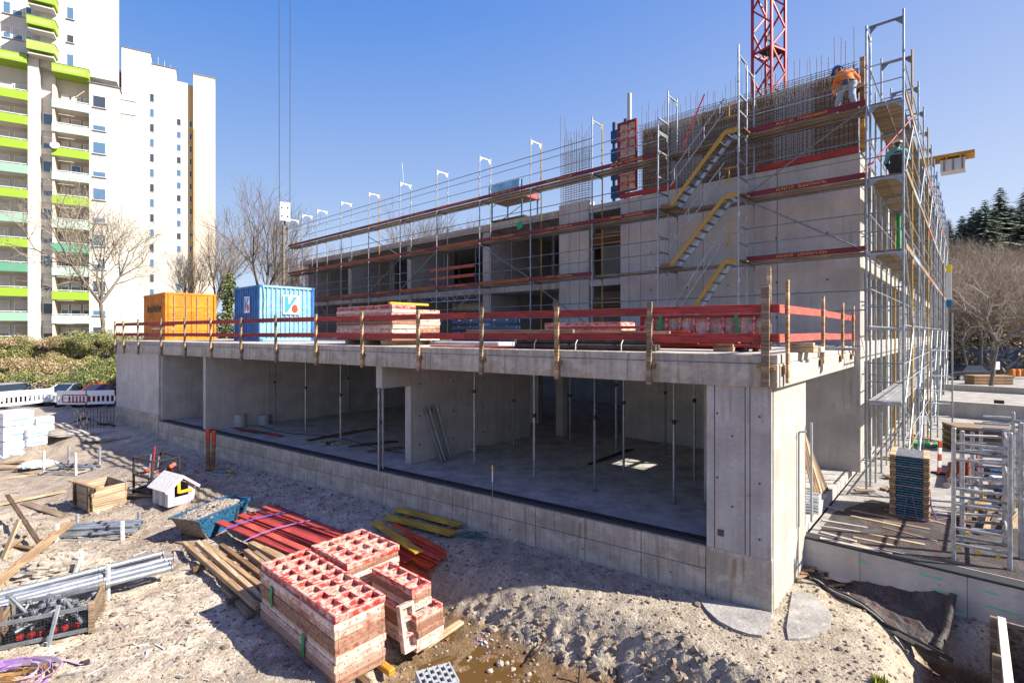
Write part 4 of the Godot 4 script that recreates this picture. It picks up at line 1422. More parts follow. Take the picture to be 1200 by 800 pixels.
	# green canopies over the stacks and the three topmost balconies
	var canopy := func(xa: float, xb: float, y: float, zf: float, m: Material) -> void:
		var c := ub("canopy", xa, xb, y, y + 1.0, zf - 1.7, zf + 0.4, m, t, 0.02)
		var w := xb - xa
		bx("canopy_band", Vector3(-0.1, -0.02, 1.052), Vector3(w - 0.35, 0.55, 0.02), M.lime_soft, c, Basis.IDENTITY, 0.0)
		bx("canopy_cap", Vector3(0, 0.53, 0), Vector3(w + 0.1, 0.06, 2.15), M.steel_dull, c, Basis.IDENTITY, 0.0)
	canopy.call(x62 - 0.05, x104, 29.9, 0.1, M.lime)
	canopy.call(x0 + 1.0, x32, 30.2, 0.1, M.lime)
	for f in 3:
		canopy.call(fx.call(34.0), fx.call(67.0), 31.6 + f * 2.75, 0.9, M.lime if f > 0 else M.lime_soft)
		ub("balcony_slab", fx.call(35.0), fx.call(65.0), 31.2 + f * 2.75, 31.4 + f * 2.75, -0.4, 1.0, M.plaster, t, 0.0)
	var dish := MB.new()
	dish.lathe([Vector2(0, 0.0), Vector2(0.25, 0.03), Vector2(0.42, 0.1), Vector2(0.44, 0.1)], 14, Transform3D(Basis(Vector3.RIGHT, 1.2), Vector3(x62 + 0.3, 21.4, 0.6)))
	put(dish, "satellite_dish", M.frame_white, t)
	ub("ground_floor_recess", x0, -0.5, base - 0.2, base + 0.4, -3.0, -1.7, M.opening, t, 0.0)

	# the slender towers behind it
	var B := Transform3D(bas, V(-70.6, 0, 92.0))
	var b := thing("stepped_white_tower", "tall white stepped tower with few windows behind the balcony tower", "building", B)
	var bw := func(n: Node, xa: float, xb: float, ya: float, yb: float, z: float, m: Material) -> void:
		var w := ub("window", xa, xb, ya, yb, z - 0.05, z + 0.05, M.plaster_grey, n, 0.0)
		bx("pane", Vector3(0, 0, 0.06), Vector3(xb - xa - 0.2, yb - ya - 0.2, 0.015), m, w, Basis.IDENTITY, 0.0)
	var bx_at := func(px: float) -> float:
		var k := (px - 600.0) / 600.0
		return (k * 92.0 + 70.6) / (0.857 - 0.515 * k)
	var e0: float = bx_at.call(125.0)
	var e1: float = bx_at.call(142.0)
	var e2: float = bx_at.call(176.0)
	var e3: float = bx_at.call(206.0)
	ub("wall", e0, e1, -1.9, 47.5, -3.0, -0.5, M.plaster_warm, b, 0.0)
	ub("wall", e1, e2, -1.9, 51.5, -3.0, 0.0, M.plaster, b, 0.0)
	ub("wall", e2 + 0.01, e3, -1.9, 49.6, -3.0, -0.02, M.plaster, b, 0.0)
	ub("parapet_cap", e1 - 0.1, e2 + 0.1, 51.5, 51.62, -3.0, 0.1, M.steel_dull, b, 0.0)
	ub("parapet_cap", e2 + 0.1, e3 + 0.1, 49.6, 49.72, -3.0, 0.1, M.steel_dull, b, 0.0)
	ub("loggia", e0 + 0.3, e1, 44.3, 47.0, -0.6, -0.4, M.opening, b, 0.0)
	for y in [39.5, 42.0]:
		ub("ledge", e0, bx_at.call(160.0), y, y + 0.3, -0.5, 0.12, M.plaster_grey, b, 0.0)
	for f in 16:
		var y := 1.0 + f * 2.77
		bw.call(b, bx_at.call(174.8), bx_at.call(180.6), y, y + 1.6, 0.0, M.pane_dark if f % 2 else M.pane_blue)
		if f == 13: continue
	for i in 3:
		pipe("roof_mast", Vector3(e3 - 1.0 - i, 49.7, -3), Vector3(e3 - 1.0 - i, 51.5 + i * 0.5, -3), 0.05, M.steel, b)

	var Cx := Transform3D(bas, V(-73.0, 0, 112.0))
	var c := thing("slim_white_tower", "slim white tower with an ochre stripe of windows beside the stepped tower", "building", Cx)
	var cx_at := func(px: float) -> float:
		var k := (px - 600.0) / 600.0
		return (k * 112.0 + 73.0) / (0.857 - 0.515 * k)
	var g0: float = cx_at.call(196.0)
	var g1: float = cx_at.call(219.5)
	var g2: float = cx_at.call(226.0)
	var g3: float = cx_at.call(252.0)
	ub("wall", g0, g1, -1.9, 55.0, -3.0, 0.0, M.plaster, c, 0.0)
	ub("wall", g1, g2, -1.9, 55.0, -3.0, -0.8, M.plaster_ochre, c, 0.0)
	ub("wall", g2, g3, -1.9, 57.2, -3.0, 0.3, M.plaster_warm, c, 0.0)
	ub("ochre_panel", g2 + 0.02, g2 + 0.4, -1.5, 45.0, 0.3, 0.33, M.plaster_ochre, c, 0.0)
	ub("parapet_cap", g2 - 0.1, g3 + 0.1, 57.2, 57.4, -3.0, 0.4, M.steel_dull, c, 0.0)
	for f in 17:
		var y := 1.0 + f * 2.77
		bw.call(c, cx_at.call(205.5), cx_at.call(212.0), y, y + 1.5, 0.0, [M.pane_blue, M.pane_dark, M.pane_blue][f % 3])
		bw.call(c, g1 + 0.25, g2 - 0.2, y + 0.3, y + 1.8, -0.8, M.pane_dark)


# ---------- trees and shrubs ----------
var fine_twigs := true
func grow(tr: MB, tw: MB, p: Vector3, dir: Vector3, l: float, r: float, level: int, rg: RandomNumberGenerator, lift: float, spread: float) -> void:
	var segs := 3 if level < 3 else 2
	var q := p
	var d := dir
	for i in segs:
		d = (d + Vector3(rg.randf_range(-1, 1), rg.randf_range(-0.6, 0.8) + lift * 0.4, rg.randf_range(-1, 1)) * 0.16).normalized()
		var e := q + d * l / segs
		var ra := lerpf(r, r * 0.62, float(i) / segs)
		var rb := lerpf(r, r * 0.62, float(i + 1) / segs)
		(tr if level < 3 else tw).tube(q, e, ra, rb, 6 if level < 2 else (4 if level < 3 else 3), false)
		if level > 0 and level < 5 and rg.randf() < 0.85:
			var side := (d.cross(Vector3(rg.randf_range(-1, 1), rg.randf_range(-0.3, 0.3), rg.randf_range(-1, 1))).normalized() * spread + d * 0.75 + Vector3.UP * lift).normalized()
			grow(tr, tw, e, side, l * rg.randf_range(0.5, 0.72), rb * 0.55, level + 1, rg, lift, spread)
		q = e
	if level >= (5 if fine_twigs else 4):
		return
	var n := 2 if level > 0 else 4
	if level in [1, 2, 3]: n = 3
	for i in n:
		var a := TAU * (i + rg.randf() * 0.6) / n
		var out := (d.cross(Vector3.RIGHT) * cos(a) + d.cross(Vector3.BACK) * sin(a)).normalized()
		var e := (d + out * spread * rg.randf_range(0.6, 1.2) + Vector3.UP * lift).normalized()
		grow(tr, tw, q, e, l * rg.randf_range(0.62, 0.85), r * 0.55, level + 1, rg, lift, spread)

func bare_tree(called: String, label: String, at: Vector3, h: float, sd: int, lift: float, spread: float, bark_m: Material, twig_m: Material, buds := Color.BLACK, group := "") -> Node3D:
	var rg := RandomNumberGenerator.new()
	rg.seed = sd
	var tr := MB.new()
	var tw := MB.new()
	grow(tr, tw, Vector3.ZERO, Vector3.UP, h * 0.27, h * 0.0135, 0, rg, lift, spread)
	var o := thing(called, label, "tree", Transform3D(yaw(rg.randf() * 360), at), group)
	put(tr, "trunk", bark_m, o)
	put(tw, "crown", twig_m, o)
	if buds != Color.BLACK:
		var b := MB.new()
		b.tinted = true
		var k := 0
		while k < tw.v.size():
			if rg.randf() < 0.09:
				b.col = buds.lerp(Color(0.32, 0.30, 0.12), rg.randf())
				var p := tw.v[k]
				var u := Vector3(rg.randf_range(-1, 1), rg.randf_range(-1, 1), rg.randf_range(-1, 1)) * 0.09
				var w := Vector3(rg.randf_range(-1, 1), rg.randf_range(-1, 1), rg.randf_range(-1, 1)) * 0.09
				b.tri(p, p + u, p + w)
			k += 3
		stuff(put(b, "buds", M.leaf, o))
	return o

func shrub_mesh(sd: int, n: int, r: Vector3, tones: Array, size: float) -> MB:
	var rg := RandomNumberGenerator.new()
	rg.seed = sd
	var b := MB.new()
	b.tinted = true
	var lumps := []
	for k in 9:
		lumps.append([Vector3(rg.randf_range(-0.7, 0.7) * r.x, rg.randf_range(0.2, 0.85) * r.y, rg.randf_range(-0.7, 0.7) * r.z), rg.randf_range(0.28, 0.5), rg.randi() % tones.size()])
	for k in n:
		var q: Array = lumps[rg.randi() % lumps.size()]
		var d := Vector3(rg.randfn(), rg.randfn(), rg.randfn()).normalized() * pow(rg.randf(), 0.4)
		var p: Vector3 = q[0] + Vector3(d.x * r.x, d.y * r.y * 0.7, d.z * r.z) * q[1]
		if p.y < 0: p.y *= -0.3
		var t: Color = tones[q[2]] if rg.randf() < 0.7 else tones[rg.randi() % tones.size()]
		b.col = t * rg.randf_range(0.7, 1.3)
		b.col.a = 1.0
		var u := Vector3(rg.randfn(), rg.randfn(), rg.randfn()).normalized() * size * rg.randf_range(0.6, 1.3)
		var w := u.cross(Vector3(rg.randfn(), rg.randfn(), rg.randfn())).normalized() * size * 0.5
		b.quad(p - u, p + w, p + u, p - w)
	return b

func conifer(at: Vector3, h: float, sd: int, label: String, group: String) -> Node3D:
	var rg := RandomNumberGenerator.new()
	rg.seed = sd
	var o := thing("conifer", label, "tree", Transform3D(yaw(rg.randf() * 360), at), group)
	var tr := MB.new()
	tr.tube(Vector3.ZERO, Vector3(0, h * 0.98, 0), h * 0.014, 0.02, 7, false)
	put(tr, "trunk", M.bark_dark, o)
	var b := MB.new()
	b.tinted = true
	var tiers := 34
	for t in tiers:
		var f := float(t) / tiers
		var y := h * (0.16 + 0.84 * f)
		var reach := h * 0.3 * pow(1.0 - f, 0.65) * rg.randf_range(0.7, 1.15) + 0.15
		var n := 12 if f < 0.7 else 7
		for k in n:
			var a := TAU * (k + rg.randf()) / n
			var l := reach * rg.randf_range(0.7, 1.15)
			var dir := Vector3(cos(a), rg.randf_range(-0.28, 0.02), sin(a)).normalized()
			var sd_ := dir.cross(Vector3.UP).normalized()
			var m := 7
			for j in m:
				var u := float(j + 0.4) / m
				var p := Vector3(0, y, 0) + dir * l * u + Vector3(0, -0.12 * l * u * u, 0)
				var s := l * 0.36 * (1.05 - u * 0.65)
				b.col = Color(0.045, 0.075, 0.05).lerp(Color(0.10, 0.135, 0.075), rg.randf())
				for q in [-1.0, 1.0]:
					b.tri(p, p + (dir * 0.8 + sd_ * q) * s + Vector3(0, rg.randf_range(-0.3, 0.05) * s, 0), p + dir * s * 0.35 + Vector3(0, -0.25 * s, 0))
	put(b, "crown", M.needle, o)
	return o

func tint_buds() -> Color:
	return Color(0.42, 0.42, 0.1)

func build_vegetation() -> void:
	# left: between the flats and the site
	var g := -1.9
	var t1 := dp(124, 402, 46.0)
	bare_tree("bare_tree", "bare pale tree with yellow green buds in front of the balcony tower", Vector3(t1.x, -2.2, t1.z), 18.0, 41, 0.2, 0.75, M.bark, M.twig, tint_buds())
	var t2 := dp(240, 402, 50.0)
	bare_tree("bare_tree", "thin bare tree standing behind the orange container before the white tower", Vector3(t2.x, -2.0, t2.z), 16.5, 42, 0.28, 0.6, M.bark, M.twig)
	var t2b := dp(216, 402, 52.0)
	bare_tree("bare_tree", "young bare tree with few branches above the orange container roof", Vector3(t2b.x, -2.0, t2b.z), 13.0, 47, 0.3, 0.5, M.bark, M.twig)
	var t3 := dp(300, 402, 55.0)
	bare_tree("bare_tree", "large dark bare tree against the sky above the blue container", Vector3(t3.x, -2.2, t3.z), 20.5, 43, 0.3, 0.66, M.bark_dark, M.twig_red)
	var k := 0
	for s in [[352, 58, 13.0], [392, 60, 12.0], [500, 64, 17.0], [545, 66, 16.0], [330, 66, 13.5]]:
		var p := dp(s[0], 402, s[1])
		bare_tree("bare_tree", ["bare tree crown beside the crane hook block", "bare tree crown behind the far end of the long scaffold", "bare reddish tree top seen through the scaffold rails", "bare tree top behind the blue trestle on the roof", "small bare tree between the hook block and the dark tree"][k], Vector3(p.x, -3.5, p.z), s[2] * 1.25, 50 + k, 0.3, 0.55, M.bark_dark, M.twig_red)
		k += 1
	# ivy covered stem
	var iv := dp(263, 402, 44.0)
	var io := thing("ivy_tree", "dark green ivy covered tree stump between the two containers", "tree", Transform3D(Basis.IDENTITY, Vector3(iv.x, -2.5, iv.z)))
	var it := MB.new()
	it.tube(Vector3.ZERO, Vector3(0.5, 8.2, 0), 0.25, 0.06, 7)
	put(it, "trunk", M.bark_dark, io)
	var il := MB.new()
	il.tinted = true
	var rg := RandomNumberGenerator.new()
	rg.seed = 77
	for j in 2600:
		var y := 7.6 * pow(rg.randf(), 1.3)
		var rad := (1.5 * (1.0 - y / 8.6) + 0.25) * sqrt(rg.randf()) * (0.8 + 0.35 * sin(y * 2.3))
		var a := rg.randf() * TAU
		var p := Vector3(cos(a) * rad + 0.06 * y, y, sin(a) * rad)
		il.col = Color(0.07, 0.10, 0.03).lerp(Color(0.16, 0.18, 0.06), rg.randf())
		var u := Vector3(rg.randfn(), rg.randfn(), rg.randfn()).normalized() * 0.13
		var w := u.cross(Vector3(rg.randfn(), rg.randfn(), rg.randfn())).normalized() * 0.09
		il.quad(p - u, p + w, p + u, p - w)
	put(il, "ivy_leaves", M.leaf, io)
	# hedge bank along the car park
	var brown := [Color(0.34, 0.25, 0.14), Color(0.27, 0.21, 0.10), Color(0.42, 0.32, 0.19), Color(0.2, 0.18, 0.07)]
	var green := [Color(0.17, 0.20, 0.06), Color(0.25, 0.26, 0.08), Color(0.10, 0.13, 0.04), Color(0.30, 0.28, 0.10)]
	var mb_ := shrub_mesh(1, 5200, Vector3(2.0, 2.3, 1.6), brown, 0.065).mesh(M.leaf)
	var mg := shrub_mesh(2, 5200, Vector3(2.0, 2.3, 1.6), green, 0.065).mesh(M.leaf)
	var mm := shrub_mesh(3, 5200, Vector3(2.0, 2.3, 1.6), brown + green, 0.065).mesh(M.leaf)
	var stems := MB.new()
	for j in 8:
		var a := TAU * j / 8.0
		stems.tube(Vector3(cos(a) * 0.2, 0, sin(a) * 0.2), Vector3(cos(a) * 1.0, 1.6, sin(a) * 0.8), 0.03, 0.012, 4, false)
	var sm := stems.mesh(M.bark_dark)
	var cnt := [0, 0]
	for row in 3:
		cnt = [0, 0]
		for j in 12:
			var px := -34.0 + j * 17.0 + row * 7.0 + rr(-4, 4)
			var d := 36.6 + row * 2.6 + rr(-0.5, 0.5)
			var p := dp(px, 400, d)
			p.y = ground_at(p.x, p.z) - 0.15
			var is_green := px > 92.0 or (row == 0 and rng.randf() < 0.25)
			var lab := ("%s green leafy shrub in the %s row of the bank behind the parked cars" if is_green else "%s brown winter shrub in the %s row of the bank behind the parked cars") % [nth(cnt[1 if is_green else 0]) if cnt[1 if is_green else 0] < 20 else "next", ["front", "middle", "back"][row]]
			cnt[1 if is_green else 0] += 1
			var o := thing("shrub", lab, "shrub", Transform3D(yaw(rr(0, 360)).scaled(Vector3.ONE * rr(0.75, 1.05)), p), "shrubs on the bank behind the car park")
			place("foliage", mg if is_green else (mb_ if rng.randf() < 0.6 else mm), o)
			place("stem", sm, o)
	# right: wooded hill
	var protos := []
	for q in 4:
		var r2 := RandomNumberGenerator.new()
		r2.seed = 60 + q
		var tr := MB.new()
		var tw := MB.new()
		grow(tr, tw, Vector3.ZERO, Vector3.UP, 3.2, 0.13, 0, r2, 0.16, 0.95)
		protos.append([tr.mesh(M.bark), tw.mesh([M.twig_brown, M.twig, M.twig_brown, M.twig_red][q])])
	for row in 7:
		var d := 52.0 + row * 8.0
		for j in 9:
			var lab := "brown bare tree, %s from the scaffold in the %s row up the wooded hill" % [nth(j), nth(row)]
			var px := 1085.0 + j * 17.0 + rr(-7, 7) + (row % 2) * 8.0
			var p := dp(px, 300, d + rr(-2, 2))
			p.y = ground_at(p.x, p.z) - 0.3
			var o := thing("hill_tree", lab, "tree", Transform3D(yaw(rr(0, 360)).scaled(Vector3.ONE * rr(1.0, 1.45)), p), "bare trees on the wooded hill")
			var pr: Array = protos[rng.randi() % 4]
			place("trunk", pr[0], o)
			place("crown", pr[1], o)
	var under := MultiMesh.new()
	under.transform_format = MultiMesh.TRANSFORM_3D
	under.mesh = shrub_mesh(9, 1200, Vector3(2.4, 2.4, 2.0), [Color(0.2, 0.155, 0.105), Color(0.15, 0.125, 0.085), Color(0.25, 0.20, 0.14), Color(0.13, 0.125, 0.065)], 0.13).mesh(M.leaf)
	under.instance_count = 460
	for j in 460:
		var d := rr(54, 132)
		var p := dp(rr(1070, 1260), 300, d)
		p.y = ground_at(p.x, p.z) - 0.3
		under.set_instance_transform(j, Transform3D(yaw(rr(0, 360)).scaled(Vector3.ONE * rr(0.9, 2.3)), p))
	var uo := MultiMeshInstance3D.new()
	uo.name = "undergrowth"
	uo.multimesh = under
	add_child(uo)
	tag(uo, "brown undergrowth filling the wooded hill between the trees", "undergrowth", "", "stuff")
	var spots := [[1128, 118, 13.5], [1141, 122, 15.0], [1155, 116, 17.5], [1164, 128, 14.5], [1173, 120, 20.0], [1186, 126, 15.0], [1196, 118, 15.5], [1204, 120, 20.0], [1112, 150, 13.0], [1148, 130, 14.0], [1180, 132, 14.0]]
	for j in spots.size():
		var s: Array = spots[j]
		var p := dp(s[0], 300, s[1])
		p.y = ground_at(p.x, p.z) - 0.5
		conifer(p, s[2], 90 + j, "%s dark conifer along the crest of the hill, counted from the scaffold" % nth(j), "conifers on the crest of the hill")
	# street tree by the blue hoarding
	var st := dp(1161, 436, 41.0)
	bare_tree("bare_tree", "pale bare street tree standing before the blue hoarding and the wooded hill", Vector3(st.x, -4.6, st.z), 13.5, 71, 0.16, 0.85, M.bark, M.twig)


# ---------- timber guard rail round the podium deck ----------
func build_guardrail() -> void:
	var t := thing("timber_guard_rail", "red painted timber guard rail on wooden posts around the podium deck", "guard rail", PX)
	var posts := [[137, 0.05], [147, 0.06], [164, 0.07], [191, 0.07], [219, 0.08], [249.5, 0.08], [285, 0.09], [326, 0.09], [373, 0.1], [427, 0.1], [493, 0.1], [567, 0.1], [655, 0.1], [763, 0.1]]
	for p in posts:
		var x := px_at(p[0])
		var h := 0.6 + rr(-0.03, 0.05)
		bx("post", Vector3(x, (h - 1.03) / 2.0, 0.095 + 0.003), Vector3(0.10, h + 1.03, 0.06), [M.wood, M.wood_grey, M.wood_grey, M.wood][rng.randi() % 4], t, Basis(Vector3.BACK, rr(-0.015, 0.015)), 0.005)
		bx("packing_block", Vector3(x + 0.085, -0.66, 0.085), Vector3(0.07, 0.1, 0.05), M.wood_brown, t, Basis.IDENTITY, 0.004)
	bx("post", Vector3(-0.09, -0.04, 0.11), Vector3(0.135, 1.8, 0.07), M.wood_grey, t, Basis.IDENTITY, 0.006)
	bx("packing_block", Vector3(-0.2, -0.62, 0.085), Vector3(0.08, 0.06, 0.05), M.girder_yellow, t)
	bx("packing_block", Vector3(0.02, -0.62, 0.085), Vector3(0.08, 0.06, 0.05), M.girder_yellow, t)
	bx("post", Vector3(-0.09, 0.45, -0.3), Vector3(0.07, 1.5, 0.05), M.wood_pale, t)
	# rails: boards of uneven length butted together
	for r in [[0.435, 0.15], [-0.085, 0.15]]:
		var x := -30.4
		var k := 0
		while x < 0.1:
			var l := minf([4.2, 3.6, 4.8, 3.0][k % 4], 0.12 - x)
			if l < 0.4: break
			bx("rail_board", Vector3(x + l / 2.0, r[0] + rr(-0.012, 0.012), 0.045), Vector3(l - 0.006, r[1], 0.035), [M.red_wood_dark, M.red_wood, M.red_wood][k % 3], t, Basis(Vector3.BACK, rr(-0.003, 0.003)), 0.004)
			x += l
			k += 1
	# inner second line at the far end
	bx("rail_board", Vector3(-29.0, 0.42, -1.6), Vector3(3.0, 0.14, 0.035), M.red_wood_dark, t)
	bx("rail_board", Vector3(-29.0, 0.22, -1.6), Vector3(2.6, 0.05, 0.035), M.white_paint, t)
	# return along the sunlit side
	var inv := PX.affine_inverse() * UX
	for s in [[0.35, 0.95, 1.85], [3.35, 0.82, 1.5], [5.7, 0.78, 1.45], [7.3, 0.75, 1.4]]:
		var c := inv * Vector3(-0.36, s[1] - s[2] / 2.0, 6.85 - s[0])
		bx("post", c, Vector3(0.05, s[2], 0.1), M.wood, t, inv.basis, 0.005)
		bx("packing_block", inv * Vector3(-0.385, -0.66, 6.85 - s[0] + 0.11), Vector3(0.04, 0.16, 0.1), M.wood_brown, t, inv.basis, 0.004)
	for r in [0.435, -0.085]:
		for k in 2:
			bx("rail_board", inv * Vector3(-0.405, r - 0.01 * k, 6.93 - 2.0 - k * 3.95), Vector3(0.035, 0.15, 3.94), M.red_wood_pale, t, inv.basis * Basis(Vector3.RIGHT, 0.006 * (1 - 2 * k)), 0.004)


# ---------- goods stored on the podium deck ----------
func on_deck(px: float, d: float, y := SLAB) -> Vector3:
	return Vector3((px - 600.0) * d / 600.0, y, -d)

func corrugated(parent: Node, called: String, w: float, h: float, m: Material, xf: Transform3D, pitch := 0.28, deep := 0.05) -> void:
	var b := MB.new()
	var n := int(round(w / pitch))
	var p := w / n
	for i in n:
		var x := -w / 2.0 + i * p
		var c := [Vector2(x, 0), Vector2(x + p * 0.28, 0), Vector2(x + p * 0.42, -deep), Vector2(x + p * 0.86, -deep), Vector2(x + p, 0)]
		for k in 4:
			b.quad(Vector3(c[k].x, -h / 2, c[k].y), Vector3(c[k + 1].x, -h / 2, c[k + 1].y), Vector3(c[k + 1].x, h / 2, c[k + 1].y), Vector3(c[k].x, h / 2, c[k].y))
	put(b, called, m, parent, xf)

func container(called: String, label: String, corner: Vector3, wx: float, wz: float, h: float, m: Material, mside: Material, doors: bool) -> Node3D:
	# corner: the near right-hand foot; x runs along the facade to the left, z back
	var t := thing(called, label, "container", Transform3D(UX.basis, corner))
	for x in [-0.06, -wx + 0.06]:
		for z in [-0.06, -wz + 0.06]:
			bx("corner_post", Vector3(x, h / 2.0, z), Vector3(0.12, h - 0.24, 0.12), m if z < -0.5 or x < -0.5 else mside, t, Basis.IDENTITY, 0.01)
			for y in [0.06, h - 0.06]:
				bx("corner_casting", Vector3(x, y, z), Vector3(0.16, 0.12, 0.16), m, t, Basis.IDENTITY, 0.015)
	for y in [0.07, h - 0.06]:
		for z in [-0.05, -wz + 0.05]:
			bx("rail", Vector3(-wx / 2.0, y, z), Vector3(wx - 0.25, 0.11, 0.09), m, t, Basis.IDENTITY, 0.008)
		for x in [-0.05, -wx + 0.05]:
			bx("rail", Vector3(x, y, -wz / 2.0), Vector3(0.09, 0.11, wz - 0.25), mside, t, Basis.IDENTITY, 0.008)
	corrugated(t, "front_wall", wx - 0.24, h - 0.24, m, Transform3D(Basis.IDENTITY, Vector3(-wx / 2.0, h / 2.0, -0.03)))
	corrugated(t, "back_wall", wx - 0.24, h - 0.24, m, Transform3D(yaw(180), Vector3(-wx / 2.0, h / 2.0, -wz + 0.03)))
	corrugated(t, "end_wall", wz - 0.24, h - 0.24, m, Transform3D(yaw(-90), Vector3(-wx + 0.03, h / 2.0, -wz / 2.0)))
	if doors:
		for k in 2:
			var z := -0.14 - (wz - 0.28) * (k + 0.5) / 2.0
			var dr := bx("door", Vector3(-0.05, h / 2.0, z), Vector3(0.05, h - 0.26, (wz - 0.3) / 2.0 - 0.01), mside, t, Basis.IDENTITY, 0.008)
			for y in [-0.75, -0.1, 0.55]:
				bx("door_rib", Vector3(0.03, y, 0), Vector3(0.03, 0.09, (wz - 0.3) / 2.0 - 0.12), mside, dr, Basis.IDENTITY, 0.01)
			for s in [-0.28, 0.28]:
				pipe("lock_bar", Vector3(0.06, -h / 2.0 + 0.16, s), Vector3(0.06, h / 2.0 - 0.16, s), 0.018, M.steel, dr)
			bx("handle", Vector3(0.07, -0.35, 0.12), Vector3(0.02, 0.04, 0.3), M.steel, dr)
	else:
		corrugated(t, "side_wall", wz - 0.24, h - 0.24, mside, Transform3D(yaw(90), Vector3(-0.03, h / 2.0, -wz / 2.0)), 0.22)
	bx("roof", Vector3(-wx / 2.0, h - 0.03, -wz / 2.0), Vector3(wx - 0.1, 0.03, wz - 0.1), m, t, Basis.IDENTITY, 0.0)
	bx("floor", Vector3(-wx / 2.0, 0.1, -wz / 2.0), Vector3(wx - 0.1, 0.05, wz - 0.1), M.wood_dark, t, Basis.IDENTITY, 0.0)
	return t

func emblem(t: Node, xf: Transform3D, s: float) -> void:
	var e := Node3D.new()
	e.name = "emblem"
	t.add_child(e, true)
	e.transform = xf
	bx("white_field", Vector3.ZERO, Vector3(0.82 * s, 0.95 * s, 0.008), M.white, e, Basis.IDENTITY, 0.0)
	var b := MB.new()
	b.prism(PackedVector2Array([Vector2(-0.36, 0.42), Vector2(-0.14, 0.42), Vector2(-0.12, 0.0), Vector2(0.1, 0.42), Vector2(0.34, 0.42), Vector2(-0.02, -0.1), Vector2(-0.22, -0.42), Vector2(-0.34, -0.42)]), 0.006, Transform3D(Basis.IDENTITY.scaled(Vector3(s, s, 1)), Vector3(0, 0, 0.006)))
	put(b, "blue_stroke", M.logo_blue, e)
	var r := MB.new()
	var pts := PackedVector2Array()
	for i in 20:
		var a := TAU * i / 20.0
		var k := 0.17
		pts.append(Vector2(0.17 + cos(a) * k, -0.23 + sin(a) * k * (1.0 if sin(a) < 0 else 1.55)))
	r.prism(pts, 0.006, Transform3D(Basis.IDENTITY.scaled(Vector3(s, s, 1)), Vector3(0, 0, 0.007)))
	put(r, "red_drop", M.logo_red, e)

func panel_mesh(l: float, w: float, cols: int, rows: int, h := 0.12) -> Array:       # steel formwork panel lying face down: frame, ribs, ply
	var f := MB.new()
	for s in [-1.0, 1.0]:
		f.box(Vector3(0, 0, s * (w / 2.0 - 0.03)), Vector3(l, h, 0.06), Basis.IDENTITY, 0.006)
		f.box(Vector3(s * (l / 2.0 - 0.03), 0, 0), Vector3(0.06, h, w - 0.122), Basis.IDENTITY, 0.006)
	var r := MB.new()
	for i in range(1, cols):
		var x := -l / 2.0 + l * i / cols
		r.prism(PackedVector2Array([Vector2(-0.035, -h / 2 + 0.022), Vector2(0.035, -h / 2 + 0.022), Vector2(0.02, h / 2 - 0.008), Vector2(-0.02, h / 2 - 0.008)]), w - 0.122, Transform3D(Basis.IDENTITY, Vector3(x, 0, 0)))
	for i in range(1, rows):
		var z := -w / 2.0 + w * i / rows
		for k in cols:
			var x := -l / 2.0 + l * (k + 0.5) / cols
			r.box(Vector3(x, 0.0, z), Vector3(l / cols - 0.072, h - 0.034, 0.035))
	var p := MB.new()
	p.box(Vector3(0, -h / 2 + 0.01, 0), Vector3(l - 0.12, 0.021, w - 0.12))
	var hb := MB.new()
	for i in int(l / 0.3):
		for s in [-1.0, 1.0]:
			hb.tube(Vector3(-l / 2.0 + 0.17 + i * 0.3, 0.005, s * (w / 2.0 - 0.01)), Vector3(-l / 2.0 + 0.17 + i * 0.3, 0.005, s * (w / 2.0 + 0.0015)), 0.013, 0.013, 6)
	for i in int(w / 0.2):
		for s in [-1.0, 1.0]:
			hb.tube(Vector3(s * (l / 2.0 - 0.01), 0.005, -w / 2.0 + 0.12 + i * 0.2), Vector3(s * (l / 2.0 + 0.0015), 0.005, -w / 2.0 + 0.12 + i * 0.2), 0.013, 0.013, 6)
	return [f, r, p, hb]

var panel_cache := {}
func panel(label: String, xf: Transform3D, l: float, w: float, cols: int, rows: int, frame_m: Material, group: String) -> Node3D:
	var key := "%.2f %.2f %d %d %d" % [l, w, cols, rows, frame_m.get_instance_id()]
	if not panel_cache.has(key):
		var a := panel_mesh(l, w, cols, rows)
		panel_cache[key] = [a[0].mesh(frame_m), a[1].mesh(M.panel_red), a[2].mesh(M.panel_ply), a[3].mesh(M.opening)]
	var t := thing("formwork_shutter", label, "formwork", xf, group)
	var ms: Array = panel_cache[key]
	place("frame", ms[0], t)
	place("ribs", ms[1], t)
	place("plywood_face", ms[2], t)
	stuff(place("bolt_holes", ms[3], t))
	return t

func panel_stack(foot: Vector3, basis_: Basis, n: int, l: float, w: float, cols: int, rows: int, where: String, group: String, yellow := []) -> void:
	for k in n:
		var j := Vector3(rr(-0.025, 0.025), 0, rr(-0.02, 0.02))
		var m: Material = [M.panel_pale, M.panel_brown, M.panel_grey, M.panel_pale, M.panel_brown][(k * 3 + n) % 5]
		if k == n - 1: m = M.panel_red
		if k in yellow: m = M.panel_yellow
		panel("%s shutter, %s from the top of the %s" % ["yellow edged" if k in yellow else ("bright red" if k == n - 1 else "smeared red"), nth(n - 1 - k), where], Transform3D(basis_ * yaw(rr(-0.5, 0.5)), foot + Vector3(0, 0.06 + k * 0.124, 0) + basis_ * j), l, w, cols, rows, m, group)

